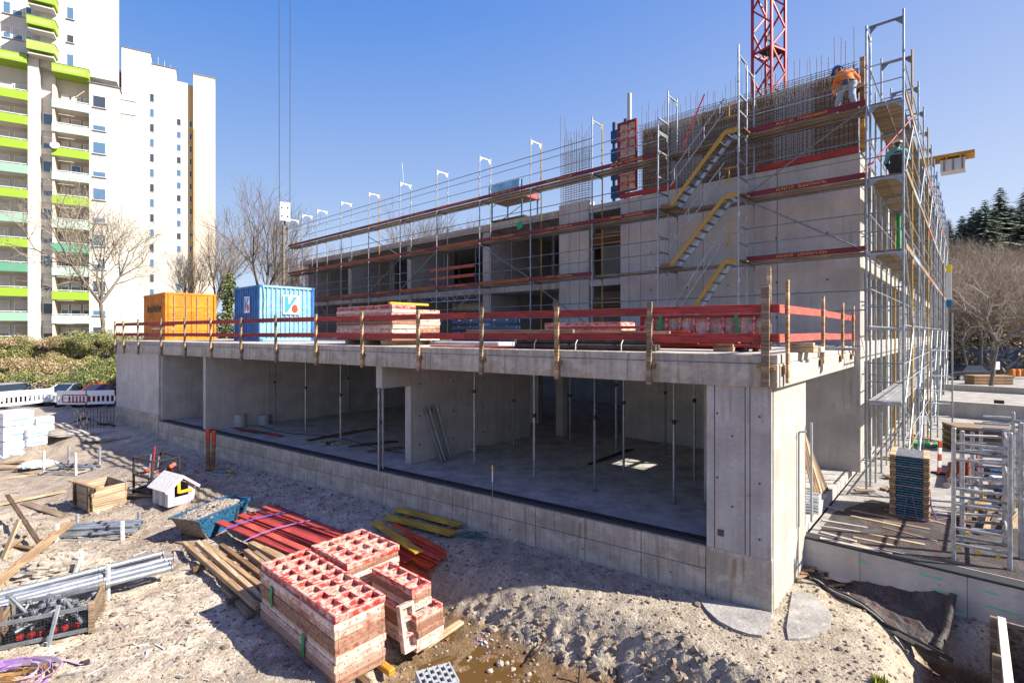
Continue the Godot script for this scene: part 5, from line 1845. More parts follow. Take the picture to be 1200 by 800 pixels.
func build_deck_goods() -> void:
	var bc := container("blue_container", "small blue corrugated site container with a white square emblem of blue stroke and red drop", on_deck(304, 23.2), 3.0, 2.6, 2.59, M.cont_blue, M.cont_blue_pale, false)
	emblem(bc, Transform3D(Basis.IDENTITY, Vector3(-1.45, 1.72, 0.005)), 0.8)
	emblem(bc, Transform3D(yaw(90), Vector3(0.006, 1.72, -1.45)), 0.95)
	var hang := MB.new()
	hang.path([Vector3(0.03, 2.5, -0.15), Vector3(0.05, 1.9, -0.2), Vector3(0.05, 1.4, -0.16), Vector3(0.04, 0.9, -0.2)], 0.035, 6)
	put(hang, "green_strap", M.mint, bc)
	var oc := container("orange_container", "orange corrugated site container with double doors and dark lettering", on_deck(193, 27.4), 4.3, 2.5, 2.59, M.cont_orange, M.cont_orange, true)
	var tm := TextMesh.new()
	var sf := SystemFont.new()
	sf.font_names = PackedStringArray(["Droid Sans"])
	sf.font_weight = 700
	tm.font = sf
	tm.text = "heinkelw"
	tm.font_size = 48
	tm.pixel_size = 0.0125
	tm.depth = 0.01
	tm.material = M.ink
	place("lettering", tm, oc, Transform3D(Basis(Vector3(1, 0, 0), Vector3(0.2, 1, 0), Vector3.BACK), Vector3(-2.15, 1.75, 0.012)))

	# formwork panels in two stacks by the blue container
	var a := on_deck(459, 15.6)
	var f1 := a + UX.basis * Vector3(-1.65, 0.15, -0.46)
	for s in [[-0.5, 0], [-2.6, 0], [-1.5, 1]]:
		var be := MB.new()
		be.box(Vector3.ZERO, Vector3(0.12, 0.145, 1.95), Basis.IDENTITY, 0.006)
		solo(be, "bearer_timber", "%s bearer timber under the formwork panels stacked on the deck" % ["front", "rear", "middle"][[-0.5, -2.6, -1.5].find(s[0])], "timber", M.wood_pale, Transform3D(UX.basis, a + UX.basis * Vector3(s[0], 0.073, -0.95)), "bearers under deck panels")
	panel_stack(f1, UX.basis, 9, 3.3, 0.9, 9, 3, "long formwork stack near the deck edge", "formwork panels stacked on the deck")
	panel_stack(f1 + UX.basis * Vector3(0.0, 0, -0.98), UX.basis, 8, 3.3, 0.9, 9, 3, "long rear formwork stack on the deck", "formwork panels stacked on the deck")
	# yellow steel waler on top
	var yw := MB.new()
	yw.box(Vector3(0, 0, 0), Vector3(0.12, 0.07, 1.5), Basis.IDENTITY, 0.01)
	solo(yw, "yellow_waler", "yellow steel waler lying across the panel stack on the deck", "waler", M.panel_yellow, Transform3D(UX.basis, f1 + UX.basis * Vector3(1.5, 1.155, -0.3)))

	# blue steel walers stacked in open frames
	var bl := on_deck(568, 17.2)
	for k in 4:
		var b := thing("blue_waler", "blue steel waler, %s from the bottom of the pile behind the deck panels" % nth(k), "waler", Transform3D(PX.basis * yaw(rr(-2, 2)), bl + Vector3(0, 0.17 + k * 0.2, 0)), "blue walers piled on the deck")
		for s in [-0.09, 0.09]:
			bx("channel", Vector3(0, 0, s), Vector3(2.7, 0.12, 0.05), M.blue_steel, b, Basis.IDENTITY, 0.008)
		for i in 9:
			bx("spacer", Vector3(-1.2 + i * 0.3, 0, 0), Vector3(0.08, 0.1, 0.13), M.steel, b)
		for i in 5:
			pipe("cross_rod", Vector3(-1.0 + i * 0.5, 0.04, -0.16), Vector3(-1.0 + i * 0.5, 0.04, 0.16), 0.02, M.steel, b)
	var pk := MB.new()
	pk.box(Vector3(0, 0.16, 0), Vector3(2.9, 0.3, 0.9), Basis.IDENTITY, 0.02)
	solo(pk, "concrete_block", "low grey concrete kerb block under the blue walers", "block", M.concrete, Transform3D(PX.basis, bl + Vector3(0, -0.2, 0) + PX.basis * Vector3(0, 0, 0.75)))

	# timbers, packs and rolls along the edge
	var n := 0
	for s in [[606, 12.7, 3.1, 0.10, 0.10, "wood_grey", 2, 0.42], [640, 13.3, 3.4, 0.2, 0.04, "wood_grey", -1, 0.36], [622, 13.6, 2.4, 0.2, 0.04, "wood_pale", 3, 0.40], [650, 12.9, 2.8, 0.12, 0.08, "wood_dark", 1, 0.28], [700, 12.6, 3.6, 0.1, 0.06, "wood_pale", 0, 0.40], [735, 12.3, 3.0, 0.14, 0.05, "orange_wood", -1, 0.42], [770, 11.9, 2.4, 0.2, 0.05, "red_wood", 2, 0.06], [800, 11.6, 2.6, 0.2, 0.05, "red_wood_dark", -2, 0.06], [760, 11.7, 2.2, 0.2, 0.05, "orange_wood", 4, 0.14], [660, 12.2, 4.0, 0.2, 0.05, "red_wood_dark", 1, 0.03], [612, 12.9, 3.0, 0.2, 0.05, "red_wood_pale", -3, 0.03], [560, 13.4, 3.2, 0.15, 0.04, "red_wood_pale", 2, 0.03], [815, 11.15, 2.6, 0.2, 0.05, "red_wood", 3, 0.12], [785, 11.3, 2.9, 0.2, 0.05, "red_wood_dark", -3, 0.20], [850, 11.0, 1.8, 0.18, 0.05, "orange_wood", 5, 0.22], [745, 11.9, 3.2, 0.12, 0.1, "wood", -2, 0.27], [700, 12.3, 2.6, 0.2, 0.06, "red_wood_pale", 1, 0.52], [620, 14.2, 2.8, 0.2, 0.1, "wood", 4, 0.35], [655, 14.6, 2.2, 0.9, 0.12, "wood_weathered", -2, 0.30], [630, 14.9, 1.2, 0.6, 0.3, "concrete_pale", 6, 0.2]]:
		var b := MB.new()
		b.box(Vector3.ZERO, Vector3(s[2], s[4], s[3]), Basis.IDENTITY, 0.005)
		solo(b, "deck_timber", "%s %s, %s of the timbers stored along the deck edge" % [{"wood_grey": "weathered grey", "wood_pale": "pale new", "wood_dark": "dark wet", "orange_wood": "orange painted", "red_wood": "red painted", "red_wood_dark": "dull red", "red_wood_pale": "faded red", "wood": "tan", "wood_weathered": "bleached", "concrete_pale": "pale boxy"}[s[5]], "plank" if s[3] > 0.13 else "squared timber", nth(n)], "timber", M[s[5]], Transform3D(PX.basis * yaw(s[6]), on_deck(s[0], s[1], SLAB + s[7])), "timber stored along the deck edge")
		n += 1
	var pile := on_deck(690, 13.9)
	panel_stack(pile + Vector3(0, 0.42, 0), PX.basis * yaw(-6), 2, 2.4, 0.75, 7, 2, "low pack behind the black bundle", "formwork panels packed behind the black bundle")
	for s in [-0.9, 0.9]:
		var be := MB.new()
		be.box(Vector3.ZERO, Vector3(0.3, 0.4, 0.7), Basis.IDENTITY, 0.01)
		solo(be, "packing_crate", "wooden packing block under the %s end of the low panel pack" % ("far" if s < 0 else "near"), "block", M.wood_grey, Transform3D(PX.basis, pile + PX.basis * Vector3(s, 0.2, 0)))
	# black bundle with white ties
	var roll := thing("black_bundle", "long dark grey tube bundle tied with white straps lying at the deck edge", "bundle", Transform3D(PX.basis, on_deck(690, 11.75)))
	var rb := MB.new()
	for k in 5:
		var y: float = [0.075, 0.075, 0.075, 0.2, 0.2][k]
		var z: float = [-0.17, 0.0, 0.17, -0.085, 0.085][k]
		rb.tube(Vector3(-1.9, y, z), Vector3(1.55 + rr(-0.1, 0.1), y, z), 0.07, 0.07, 12)
	put(rb, "black_tubes", M.membrane, roll)
	for x in [-1.3, -0.2, 0.9]:
		var tie := MB.new()
		tie.path([Vector3(x, 0.0, 0.27), Vector3(x, 0.14, 0.27), Vector3(x + 0.02, 0.34, 0.1), Vector3(x + 0.02, 0.34, -0.1), Vector3(x, 0.14, -0.27)], 0.012, 5)
		put(tie, "tie", M.white_paint, roll)
	# red panel standing on its edge
	var up := on_deck(822, 11.4)
	var rp := panel("bright red formwork panel standing on its long edge behind the deck rail", Transform3D(PX.basis * yaw(4) * Basis(Vector3.RIGHT, deg_to_rad(84)), up + Vector3(0, 0.42, 0)), 2.75, 0.75, 9, 1, M.red_wood_dark, "")
	for s in [-0.9, 0.75]:
		bx("green_strap", Vector3(s, 0.065, 0.0), Vector3(0.07, 0.012, 0.72), M.strap_green, rp, yaw(6 if s > 0 else 0), 0.0)
	var n2_ := 0
	for s in [[849, 10.75, 0.42, 0.1, 0.12, "wood_pale"], [886, 10.9, 0.12, 0.5, 0.1, "girder_yellow"], [940, 10.3, 0.5, 0.14, 0.3, "wood_pale"], [952, 10.6, 0.4, 0.1, 0.3, "white_paint"], [868, 11.0, 0.3, 0.2, 0.2, "concrete_pale"], [975, 11.6, 0.9, 0.06, 0.3, "steel"]]:
		var b := MB.new()
		b.box(Vector3(0, s[3] / 2.0, 0), Vector3(s[2], s[3], s[4]), Basis.IDENTITY, 0.006)
		if s[5] == "wood_pale":
			b.box(Vector3(0.02, s[3] + 0.03, 0.01), Vector3(s[2] * 0.8, 0.05, s[4] * 0.5), yaw(4), 0.004)
		solo(b, "offcut", ["pale timber offcut on the deck edge beside the corner", "upright yellow formwork beam end beside the red panel", "pile of pale boards just round the corner of the deck", "white boards beside the pale boards at the deck corner", "small concrete block behind the corner post", "sheet metal offcut on the deck by the sunlit rail"][n2_], "offcut", M[s[5]], Transform3D(UX.basis * yaw(rr(-15, 15)), on_deck(s[0], s[1])))
		n2_ += 1
	# blue trestle on the roof behind the scaffold
	var tp := UX * Vector3(ux_at(603.0, -2.6), 5.2, -2.6)
	var tr := thing("working_platform", "blue sided working platform on steel legs standing on the roof", "platform", Transform3D(UX.basis, tp))
	for x in [-1.0, 1.0]:
		for z in [-0.6, 0.6]:
			pipe("leg", Vector3(x, 0, z), Vector3(x, 2.2, z), 0.04, M.blue_steel, tr)
	for y in [0.45, 1.45]:
		for k in 3:
			bx("plank", Vector3(0, y, -0.45 + k * 0.42), Vector3(2.3, 0.05, 0.4), M.wood_dark, tr)
		pipe("brace", Vector3(-1.0, y - 0.3, 0.6), Vector3(1.0, y + 0.5, 0.6), 0.02, M.steel_dull, tr)
	bx("blue_side_panel", Vector3(-0.1, 1.85, 0.68), Vector3(2.1, 0.75, 0.05), M.cont_blue_pale, tr, Basis.IDENTITY, 0.01)
	bx("red_end_panel", Vector3(1.14, 1.55, 0.1), Vector3(0.05, 0.35, 1.0), M.red_wood_pale, tr, Basis.IDENTITY, 0.01)
	# upright red panel and blue climbing frame beside the reinforcement
	var rx := UX * Vector3(-7.72, 5.42 + 1.35, -0.93)
	panel("red formwork panel standing upright at the end of the reinforcement wall", Transform3D(UX.basis * Basis(Vector3.BACK, PI / 2.0) * Basis(Vector3.RIGHT, PI / 2.0), rx), 2.7, 0.82, 8, 2, M.red_wood_dark, "")
	var bf := thing("blue_climbing_frame", "blue steel formwork frame with a grey post behind the upright red panel", "formwork frame", Transform3D(UX.basis, UX * Vector3(-8.5, 5.2, -1.6)))
	for k in 4:
		bx("blue_beam", Vector3(0, 0.5 + k * 0.75, 0), Vector3(0.62, 0.5, 0.16), M.blue_steel, bf, Basis.IDENTITY, 0.015)
	for x in [-0.26, 0.26]:
		bx("upright", Vector3(x, 1.7, -0.12), Vector3(0.12, 3.4, 0.1), M.blue_steel, bf)
	pipe("grey_post", Vector3(0.5, 0.0, 0.0), Vector3(0.5, 4.3, 0.0), 0.09, M.plastic_grey, bf)
	# formwork bracket jutting out at the far end of the flank
	var jp := UX * Vector3(1.1, 0, -13.5)
	jp = dp(1113, 189, 27.0)
	var jb := thing("jutting_formwork", "yellow timber formwork table jutting out past the flank scaffold", "formwork", Transform3D(UX.basis, jp))
	bx("table_top", Vector3(-0.3, 0.18, 0), Vector3(2.6, 0.16, 1.2), M.girder_yellow, jb, Basis.IDENTITY, 0.01)
	for k in 4:
		bx("girder", Vector3(-1.2 + k * 0.55, 0.05, 0), Vector3(0.08, 0.12, 1.3), M.girder_yellow, jb)
	bx("side_form", Vector3(0.15, -0.3, 0), Vector3(1.0, 0.62, 0.9), M.plaster_grey, jb, Basis.IDENTITY, 0.01)
	for k in 3:
		bx("form_rib", Vector3(-0.2 + k * 0.36, -0.3, 0.47), Vector3(0.05, 0.62, 0.04), M.wood_grey, jb)
	for k in 4:
		pipe("reinforcing_bar", Vector3(-0.9 + k * 0.5, 0.26, 0.2), Vector3(-0.7 + k * 0.5, 0.42, -0.2), 0.015, M.rebar, jb)


# ---------- steel props in the open hall ----------
func prop_parts(t: Node, h: float, split: float, m: Material) -> void:
	pipe("outer_tube", Vector3(0, 0.01, 0), Vector3(0, h * split, 0), 0.036, m, t)
	pipe("inner_tube", Vector3(0, h * split, 0), Vector3(0, h - 0.01, 0), 0.026, m, t)
	pipe("collar", Vector3(0, h * split - 0.07, 0), Vector3(0, h * split + 0.03, 0), 0.05, M.steel_dark, t)
	bar("collar_handle", Vector3(-0.13, h * split, 0), Vector3(0.1, h * split + 0.03, 0.03), 0.02, 0.02, M.steel_dark, t)
	bx("base_plate", Vector3(0, 0.005, 0), Vector3(0.14, 0.01, 0.14), m, t, Basis.IDENTITY, 0.0)
	bx("head_plate", Vector3(0, h - 0.005, 0), Vector3(0.14, 0.01, 0.14), m, t, Basis.IDENTITY, 0.0)

func build_props() -> void:
	var spots := [[322, 498], [358, 508], [399, 518], [372, 486], [408, 484], [416, 474], [445, 551], [448, 520], [556, 546], [602, 530], [626, 560], [668, 516], [697, 575], [722, 530], [731, 553], [780, 533], [790, 590], [814, 565], [635, 494], [758, 512]]
	var ids := range(spots.size())
	for i in spots.size():
		var p := gp(spots[i][0], spots[i][1], FLOOR)
		var q := (p.x - 4.6) * -0.568 - (-p.z - 9.05) * 0.823
		var h := (-0.976 if q > -0.5 else -0.642) - FLOOR
		if i == 6: h = -1.626 - FLOOR
		var where := "beyond the cross wall" if spots[i][0] < 460 else "toward the corner pier"
		var t := thing("steel_prop", "%s steel prop from the far end of the hall, %s" % [nth(i), where], "prop", Transform3D(yaw(rr(0, 360)), p), "steel props under the podium slab")
		prop_parts(t, h, rr(0.5, 0.68), M.steel if i % 3 else M.steel_dull)
		if i == 6:
			for s in [-0.07, 0.07]:
				pipe("outer_tube", Vector3(s, 0.01, 0.05), Vector3(s, h, 0.05), 0.03, M.steel, t)
	# props leaning together on the cross wall
	for k in 4:
		var f := gp(518 + k * 3.5, 542 - k * 1.5, FLOOR)
		var a := f + Vector3(0.0, 0.02, 0)
		var b := gp(498 + k * 4.5, 541 - k * 1.0, FLOOR) + Vector3(0, 1.66 + 0.03 * k, 0)
		var m := MB.new()
		m.tube(a, b, 0.036, 0.03, 8)
		m.tube(b - (b - a) * 0.12, b - (b - a) * 0.08, 0.055, 0.055, 8)
		m.box(b, Vector3(0.13, 0.012, 0.13), Basis(Vector3.BACK, 0.35))
		m.box(a, Vector3(0.13, 0.012, 0.13), Basis(Vector3.BACK, 0.1))
		var o := solo(m, "leaning_prop", "%s of the steel props leaning together against the cross wall" % nth(k), "prop", M.steel if k % 2 else M.steel_dull, Transform3D.IDENTITY, "props leaning on the cross wall")
	# tins, cables, boards on the floor
	for s in [[281, 500, 0.24, 0.55], [309, 497, 0.24, 0.42]]:
		var b := MB.new()
		b.lathe([Vector2(0, 0), Vector2(s[2], 0), Vector2(s[2], s[3] * 0.3), Vector2(s[2] + 0.015, s[3] * 0.33), Vector2(s[2], s[3] * 0.36), Vector2(s[2], s[3]), Vector2(s[2] - 0.02, s[3]), Vector2(s[2] - 0.02, 0.05), Vector2(0, 0.05)], 18)
		solo(b, "grey_drum", "%s grey drum standing on the hall floor by the long cross wall" % ("taller" if s[3] > 0.5 else "shorter"), "drum", M.plastic_grey, Transform3D(Basis.IDENTITY, gp(s[0], s[1], FLOOR)))
	var lain := [[275, 502, 330, 512, "red_wood", "red board lying on the hall floor beside the drums"], [282, 505, 322, 510, "wood_dark", "dark board lying beside the red board on the hall floor"], [360, 517, 425, 505, "wood_dark", "long dark plank across the hall floor"], [390, 512, 440, 503, "wood_brown", "brown plank lying behind the long dark plank"], [408, 524, 466, 518, "wood_dark", "dark plank by the prop under the cantilever beam"], [430, 530, 474, 525, "wood_brown", "brown plank end poking from behind the cross wall"], [690, 545, 742, 527, "steel_dark", "dark steel tube lying on the hall floor between the props"]]
	for s in lain:
		var a := gp(s[0], s[1], FLOOR) + Vector3(0, 0.03, 0)
		var b := gp(s[2], s[3], FLOOR) + Vector3(0, 0.03, 0)
		var m := MB.new()
		m.box(Vector3.ZERO, Vector3(a.distance_to(b), 0.05, 0.16 if s[4] != "steel_dark" else 0.07), Basis.IDENTITY, 0.01)
		m.box(Vector3(0.1, 0.04, 0.02), Vector3(a.distance_to(b) * 0.7, 0.03, 0.07), yaw(1.5), 0.005)
		solo(m, "floor_board", s[5], "board", M[s[4]], Transform3D(aim(a, b), (a + b) / 2.0))
	var cab := MB.new()
	var pts := []
	for i in 30:
		var u := i / 29.0
		pts.append(gp(lerpf(302, 478, u), lerpf(499, 530, u) + 2.5 * sin(u * 9.0), FLOOR) + Vector3(0, 0.015, 0))
	cab.path(pts, 0.014, 5)
	solo(cab, "black_cable", "black cable trailing across the hall floor", "cable", M.rubber)
	var heap := MB.new()
	heap.tinted = true
	var rg := RandomNumberGenerator.new()
	rg.seed = 4
	for i in 18:
		heap.col = [Color(0.5, 0.5, 0.5), Color(0.1, 0.1, 0.1), Color(0.55, 0.5, 0.2)][i % 3]
		heap.stone(gp(376 + i * 1.6, 519 + rg.randf() * 3, FLOOR) + Vector3(0, 0.05, 0), Vector3(0.09, 0.06, 0.08), rg)
	solo(heap, "rubbish_heap", "small heap of rags and offcuts on the hall floor", "rubbish", M.rubble)
	var heap2 := MB.new()
	heap2.tinted = true
	for i in 14:
		heap2.col = [Color(0.6, 0.62, 0.64), Color(0.35, 0.36, 0.38)][i % 2]
		heap2.stone(gp(530 + i * 2.6, 525 + rg.randf() * 4, FLOOR) + Vector3(0, 0.05, 0), Vector3(0.12, 0.07, 0.08), rg)
	solo(heap2, "bag_heap", "row of grey bags at the foot of the cross wall", "bag", M.rubble)


# ---------- the near yard ----------
func gnd(px: float, py: float) -> Vector3:
	var y := -5.3
	var p := gp(px, py, y)
	for i in 8:
		y = lerpf(y, ground_at(p.x, p.z), 0.7)
		p = gp(px, py, y)
	return p

func plank(called: String, label: String, a: Vector3, b: Vector3, w: float, h: float, m: Material, group := "", roll := 0.0) -> MeshInstance3D:
	var mb := MB.new()
	mb.box(Vector3.ZERO, Vector3(a.distance_to(b), h, w), Basis.IDENTITY, 0.005)
	var e := aim(a, b)
	return solo(mb, called, label, "plank" if w > h * 1.9 else "timber", m, Transform3D(e * Basis(Vector3.RIGHT, roll), (a + b) / 2.0), group)

func blob(at: Vector3, r: Vector3, sd: int, amp: float, n := 22) -> MB:        # an uneven heap, flat below
	var f := FastNoiseLite.new()
	f.seed = sd
	f.frequency = 1.4
	var b := MB.new()
	var rows := []
	for j in n + 1:
		var row := []
		var ph := PI * 0.55 * j / n
		for i in n * 2:
			var th := TAU * i / (n * 2)
			var d := Vector3(cos(th) * sin(ph), cos(ph), sin(th) * sin(ph))
			var s := 1.0 + amp * f.get_noise_3dv(d * 2.2) + amp * 0.5 * f.get_noise_3dv(d * 7.0)
			row.append(at + Vector3(d.x * r.x, d.y * r.y, d.z * r.z) * s)
		rows.append(row)
	for j in n:
		for i in n * 2:
			var k := (i + 1) % (n * 2)
			if j == 0:
				b.tri(rows[0][0], rows[1][k], rows[1][i])
			else:
				b.quad(rows[j][i], rows[j][k], rows[j + 1][k], rows[j + 1][i])
	return b

func build_front() -> void:
	# the red formwork stacks
	var top := -4.33
	var ca := V(-3.415, 0, 9.05)
	panel_stack(Vector3(ca.x, top - 9 * 0.124, ca.z), UX.basis, 9, 2.74, 0.9, 9, 3, "largest formwork stack in the yard", "formwork panels in the largest near stack")
	for k in 3:
		var mb := MB.new()
		mb.box(Vector3.ZERO, Vector3(3.0, 0.1, 0.12), Basis.IDENTITY, 0.006)
		solo(mb, "bearer_timber", "%s bearer timber from the shaded side under the largest red panel stack" % nth(k), "timber", [M.wood_brown, M.wood_dark, M.girder_yellow][k], Transform3D(UX.basis * yaw(rr(-1, 1)), Vector3(ca.x, top - 9 * 0.124 - 0.055, ca.z) + UX.basis * Vector3(0.05 * k, 0, 0.4 - 0.4 * k)), "bearers under the largest near stack")
	for s in [[-0.86, 0.42], [0.35, 0.8]]:
		var st := MB.new()
		st.ribbon([UX.basis * Vector3(s[0], 0.22, 0.475), UX.basis * Vector3(s[0] + 0.02, 0.05, 0.485), UX.basis * Vector3(s[0] + 0.03, -0.16, 0.478)], 0.06, 0.008, UX.basis.x)
		st.ribbon([UX.basis * Vector3(s[0] + 0.05, 0.2, 0.477), UX.basis * Vector3(s[0] + 0.06, 0.02, 0.492), UX.basis * Vector3(s[0] + 0.05, -0.12, 0.48)], 0.05, 0.008, UX.basis.x)
		solo(st, "green_strap", "green webbing strap on the shaded side of the largest panel stack, %s" % ("far end" if s[0] < 0 else "by the sunlit end"), "strap", M.strap_green, Transform3D(Basis.IDENTITY, Vector3(ca.x, top - s[1] - 0.05, ca.z)))
	var cb := V(-3.2, 0, 10.42)
	panel_stack(Vector3(cb.x, top + 0.02 - 8 * 0.124, cb.z), UX.basis * yaw(2), 8, 1.33, 1.2, 4, 3, "square formwork stack behind the largest one", "formwork panels in the square stack")
	var cc := V(-2.06, 0, 9.42)
	panel_stack(Vector3(cc.x, top - 0.12 - 3 * 0.124, cc.z), UX.basis, 3, 1.25, 0.42, 4, 1, "narrow pack on the stepped formwork stack", "formwork panels in the narrow pack")
	panel_stack(Vector3(cc.x, top - 0.12 - 8 * 0.124, cc.z) + UX.basis * Vector3(0.12, 0, -0.05), UX.basis * yaw(1), 5, 1.4, 0.6, 4, 1, "stepped formwork stack beside the puddle", "formwork panels in the stepped stack")
	panel("short red formwork panel leaning between the two near stacks", Transform3D(UX.basis * Basis(Vector3.BACK, deg_to_rad(-78)), V(-1.78, -5.0, 8.72)), 0.75, 0.3, 3, 1, M.panel_pale, "")
	var by := MB.new()
	by.box(Vector3.ZERO, Vector3(1.5, 0.1, 0.1), Basis.IDENTITY, 0.006)
	solo(by, "bearer_timber", "bearer timber under the stepped panel stack", "timber", M.wood_brown, Transform3D(UX.basis, Vector3(cc.x, top - 0.12 - 8 * 0.124 - 0.06, cc.z)))

	# squared timbers
	var c0 := V(-4.80, 0, 9.71)
	for i in 9:
		var w: float = [0.0, 0.17, 0.36, 0.58, 0.78, 0.96, 1.18, -0.1, 0.5][i]
		var l: float = [4.4, 4.2, 3.9, 3.6, 2.8, 2.5, 2.2, 1.6, 2.4][i]
		var y: float = -5.22 if i < 7 else -5.37
		var e := c0 + UX.basis * Vector3(-0.06 - (0.1 if i > 6 else 0.0), 0, -w)
		var s := e + UX.basis * Vector3(-l, 0, -0.06 * sin(i * 2.0))
		plank("squared_timber", "%s squared timber from the sunny side of the pile beside the largest red stack" % nth(i) if i < 7 else "%s lower squared timber of the same pile beside the red stack" % ("outer" if i == 7 else "inner"), Vector3(s.x, y + rr(-0.01, 0.02), s.z), Vector3(e.x, y, e.z), 0.11 + rr(-0.01, 0.02), 0.11, [M.wood, M.wood_pale, M.wood, M.wood_brown, M.wood, M.wood_grey, M.girder_yellow, M.wood_grey, M.wood_brown][i], "squared timbers in the near pile", rr(-0.06, 0.06))
	for k in 2:
		var q := c0 + UX.basis * Vector3(-0.9 - 2.1 * k, 0, -0.5)
		plank("bearer_timber", "cross bearer under the squared timber pile, %s" % ["by the red stack", "at its far end"][k], Vector3(q.x, -5.33, q.z) + UX.basis.z * 0.75, Vector3(q.x, -5.33, q.z) - UX.basis.z * 0.75, 0.1, 0.1, M.wood_dark, "bearers of the timber pile")
	plank("squared_timber", "thick short round-edged log end behind the squared timbers", Vector3(-6.4, -5.2, -12.6), Vector3(-4.6, -5.2, -11.2), 0.2, 0.16, M.wood)

	# long red boards
	var r0 := V(-6.9, 0, 14.9)
	var k0 := 0
	for lay in 3:
		for i in (7 if lay == 0 else (5 if lay == 1 else 3)):
			var q := 0.1 + i * 0.235 + lay * 0.18
			var st := rr(-0.3, 0.5) + lay * 0.2
			var l := rr(4.6, 5.8)
			var a := r0 + PX.basis * Vector3(st, 0, q + rr(-0.03, 0.03))
			var b := r0 + PX.basis * Vector3(st + l, 0, q + rr(-0.15, 0.2))
			var y := -5.08 + lay * 0.05
			a.y = maxf(y, ground_at(a.x, a.z) + 0.05 + lay * 0.05)
			b.y = maxf(y, ground_at(b.x, b.z) + 0.05 + lay * 0.05)
			plank("red_board", "%s red board from the wall in the %s layer of the long red pile" % [nth(i), ["bottom", "middle", "top"][lay]], a, b, 0.2, 0.045, [M.red_wood, M.red_wood_dark, M.red_wood, M.red_wood_pale][k0 % 4], "long red boards piled by the wall", rr(-0.12, 0.12))
			k0 += 1
	var ob := gnd(505, 672)
	for i in 11:
		var a := ob + PX.basis * Vector3(rr(-0.15, 0.15), 0, -0.35 + 0.17 * (i % 4) + rr(-0.04, 0.04))
		var z := a - PX.basis.x.rotated(Vector3.UP, rr(-0.12, 0.12)) * rr(1.3, 2.0)
		a.y = ground_at(a.x, a.z) + 0.06 + 0.06 * (i / 4)
		z.y = ground_at(z.x, z.z) + 0.06 + 0.07 * (i / 4)
		plank("orange_board", "%s of the short bright orange boards at the end of the red pile" % nth(i), z, a, 0.13, 0.05, M.orange_wood if i % 3 else M.red_wood_pale, "short orange boards at the end of the red pile")
	for s in [[0.9, "strap_blue"], [2.0, "strap_purple"]]:
		var m := MB.new()
		var a := r0 + PX.basis * Vector3(s[0], 0, -0.05)
		var pts := []
		for i in 12:
			var u := i / 11.0
			var p := a + PX.basis * Vector3(0.12 * sin(u * 5), 0, 1.95 * u)
			pts.append(Vector3(p.x, -4.96 + 0.09 * sin(u * PI) - 0.06 * absf(u - 0.5), p.z))
		m.ribbon(pts, 0.05, 0.006, PX.basis.x)
		solo(m, "lashing_strap", "%s lashing strap over the pile of long red boards" % ("blue" if s[1] == "strap_blue" else "purple"), "strap", M[s[1]])
	# yellow boards
	for s in [[452, 605, 531, 625, 0.3, 0.12, "yellow board of the propped pair by the plinth, on the yard side"], [464, 596, 539, 615, 0.26, 0.12, "yellow board of the propped pair by the plinth, on the wall side"], [438.5, 611, 491, 647, 0.22, 0.1, "single yellow board lying across the end of the red boards"]]:
		var a := gp(s[0], s[1], -4.84)
		var b := gp(s[2], s[3], -4.84)
		plank("yellow_board", s[6], a, b, s[4], 0.035, M.yellow_wood, "yellow boards by the plinth")
	for s in [[470, 612], [521, 625]]:
		var p := gp(s[0], s[1], -4.98)
		var y := ground_at(p.x, p.z)
		plank("block", "timber block under the pair of yellow boards, %s" % ("end by the red boards" if s[0] < 500 else "outer end"), Vector3(p.x, (y - 4.86) / 2.0, p.z) - PX.basis.z * 0.3, Vector3(p.x, (y - 4.86) / 2.0, p.z) + PX.basis.z * 0.3, 0.1, maxf(0.05, -4.86 - y), M.wood_grey)
	var net := MB.new()
	var rg := RandomNumberGenerator.new()
	rg.seed = 15
	var nb := gnd(550, 630)
	for i in 9:
		var pts := []
		var o := Vector3(rg.randf_range(-0.3, 0.3), 0.02, rg.randf_range(-0.15, 0.15))
		for j in 9:
			pts.append(nb + o + Vector3(cos(j * 0.9 + i) * 0.25, 0.02 + 0.02 * (j % 3), sin(j * 0.9 + i * 2.0) * 0.12))
		net.path(pts, 0.008, 4)
	solo(net, "green_netting", "tangle of dull green netting on the ground beside the yellow boards", "netting", M.net_green)

	# puddle, its plank, the pierced block, pale stones
	plank("puddle_plank", "pale plank lying half in the brown puddle", gp(499, 757, -5.60), gp(541, 728, -5.52), 0.13, 0.05, M.wood_pale)
	var pb := thing("pierced_block", "grey plastic crate with rows of holes at the edge of the puddle", "crate", Transform3D(yaw(25), gp(512, 812, -5.66)))
	var grid := MB.new()
	for i in 7:
		grid.box(Vector3(-0.27 + i * 0.09, 0.14, 0), Vector3(0.03, 0.28, 0.5), Basis.IDENTITY, 0.004)
	for j in 7:
		for i in 6:
			grid.box(Vector3(-0.225 + i * 0.09, 0.14, -0.235 + j * 0.078), Vector3(0.06, 0.26 if j % 6 == 0 else 0.05, 0.03))
			if i % 2 == j % 2:
				grid.box(Vector3(-0.225 + i * 0.09, 0.275, -0.197 + j * 0.078), Vector3(0.06, 0.012, 0.05))
	put(grid, "lattice", M.plastic_grey, pb)
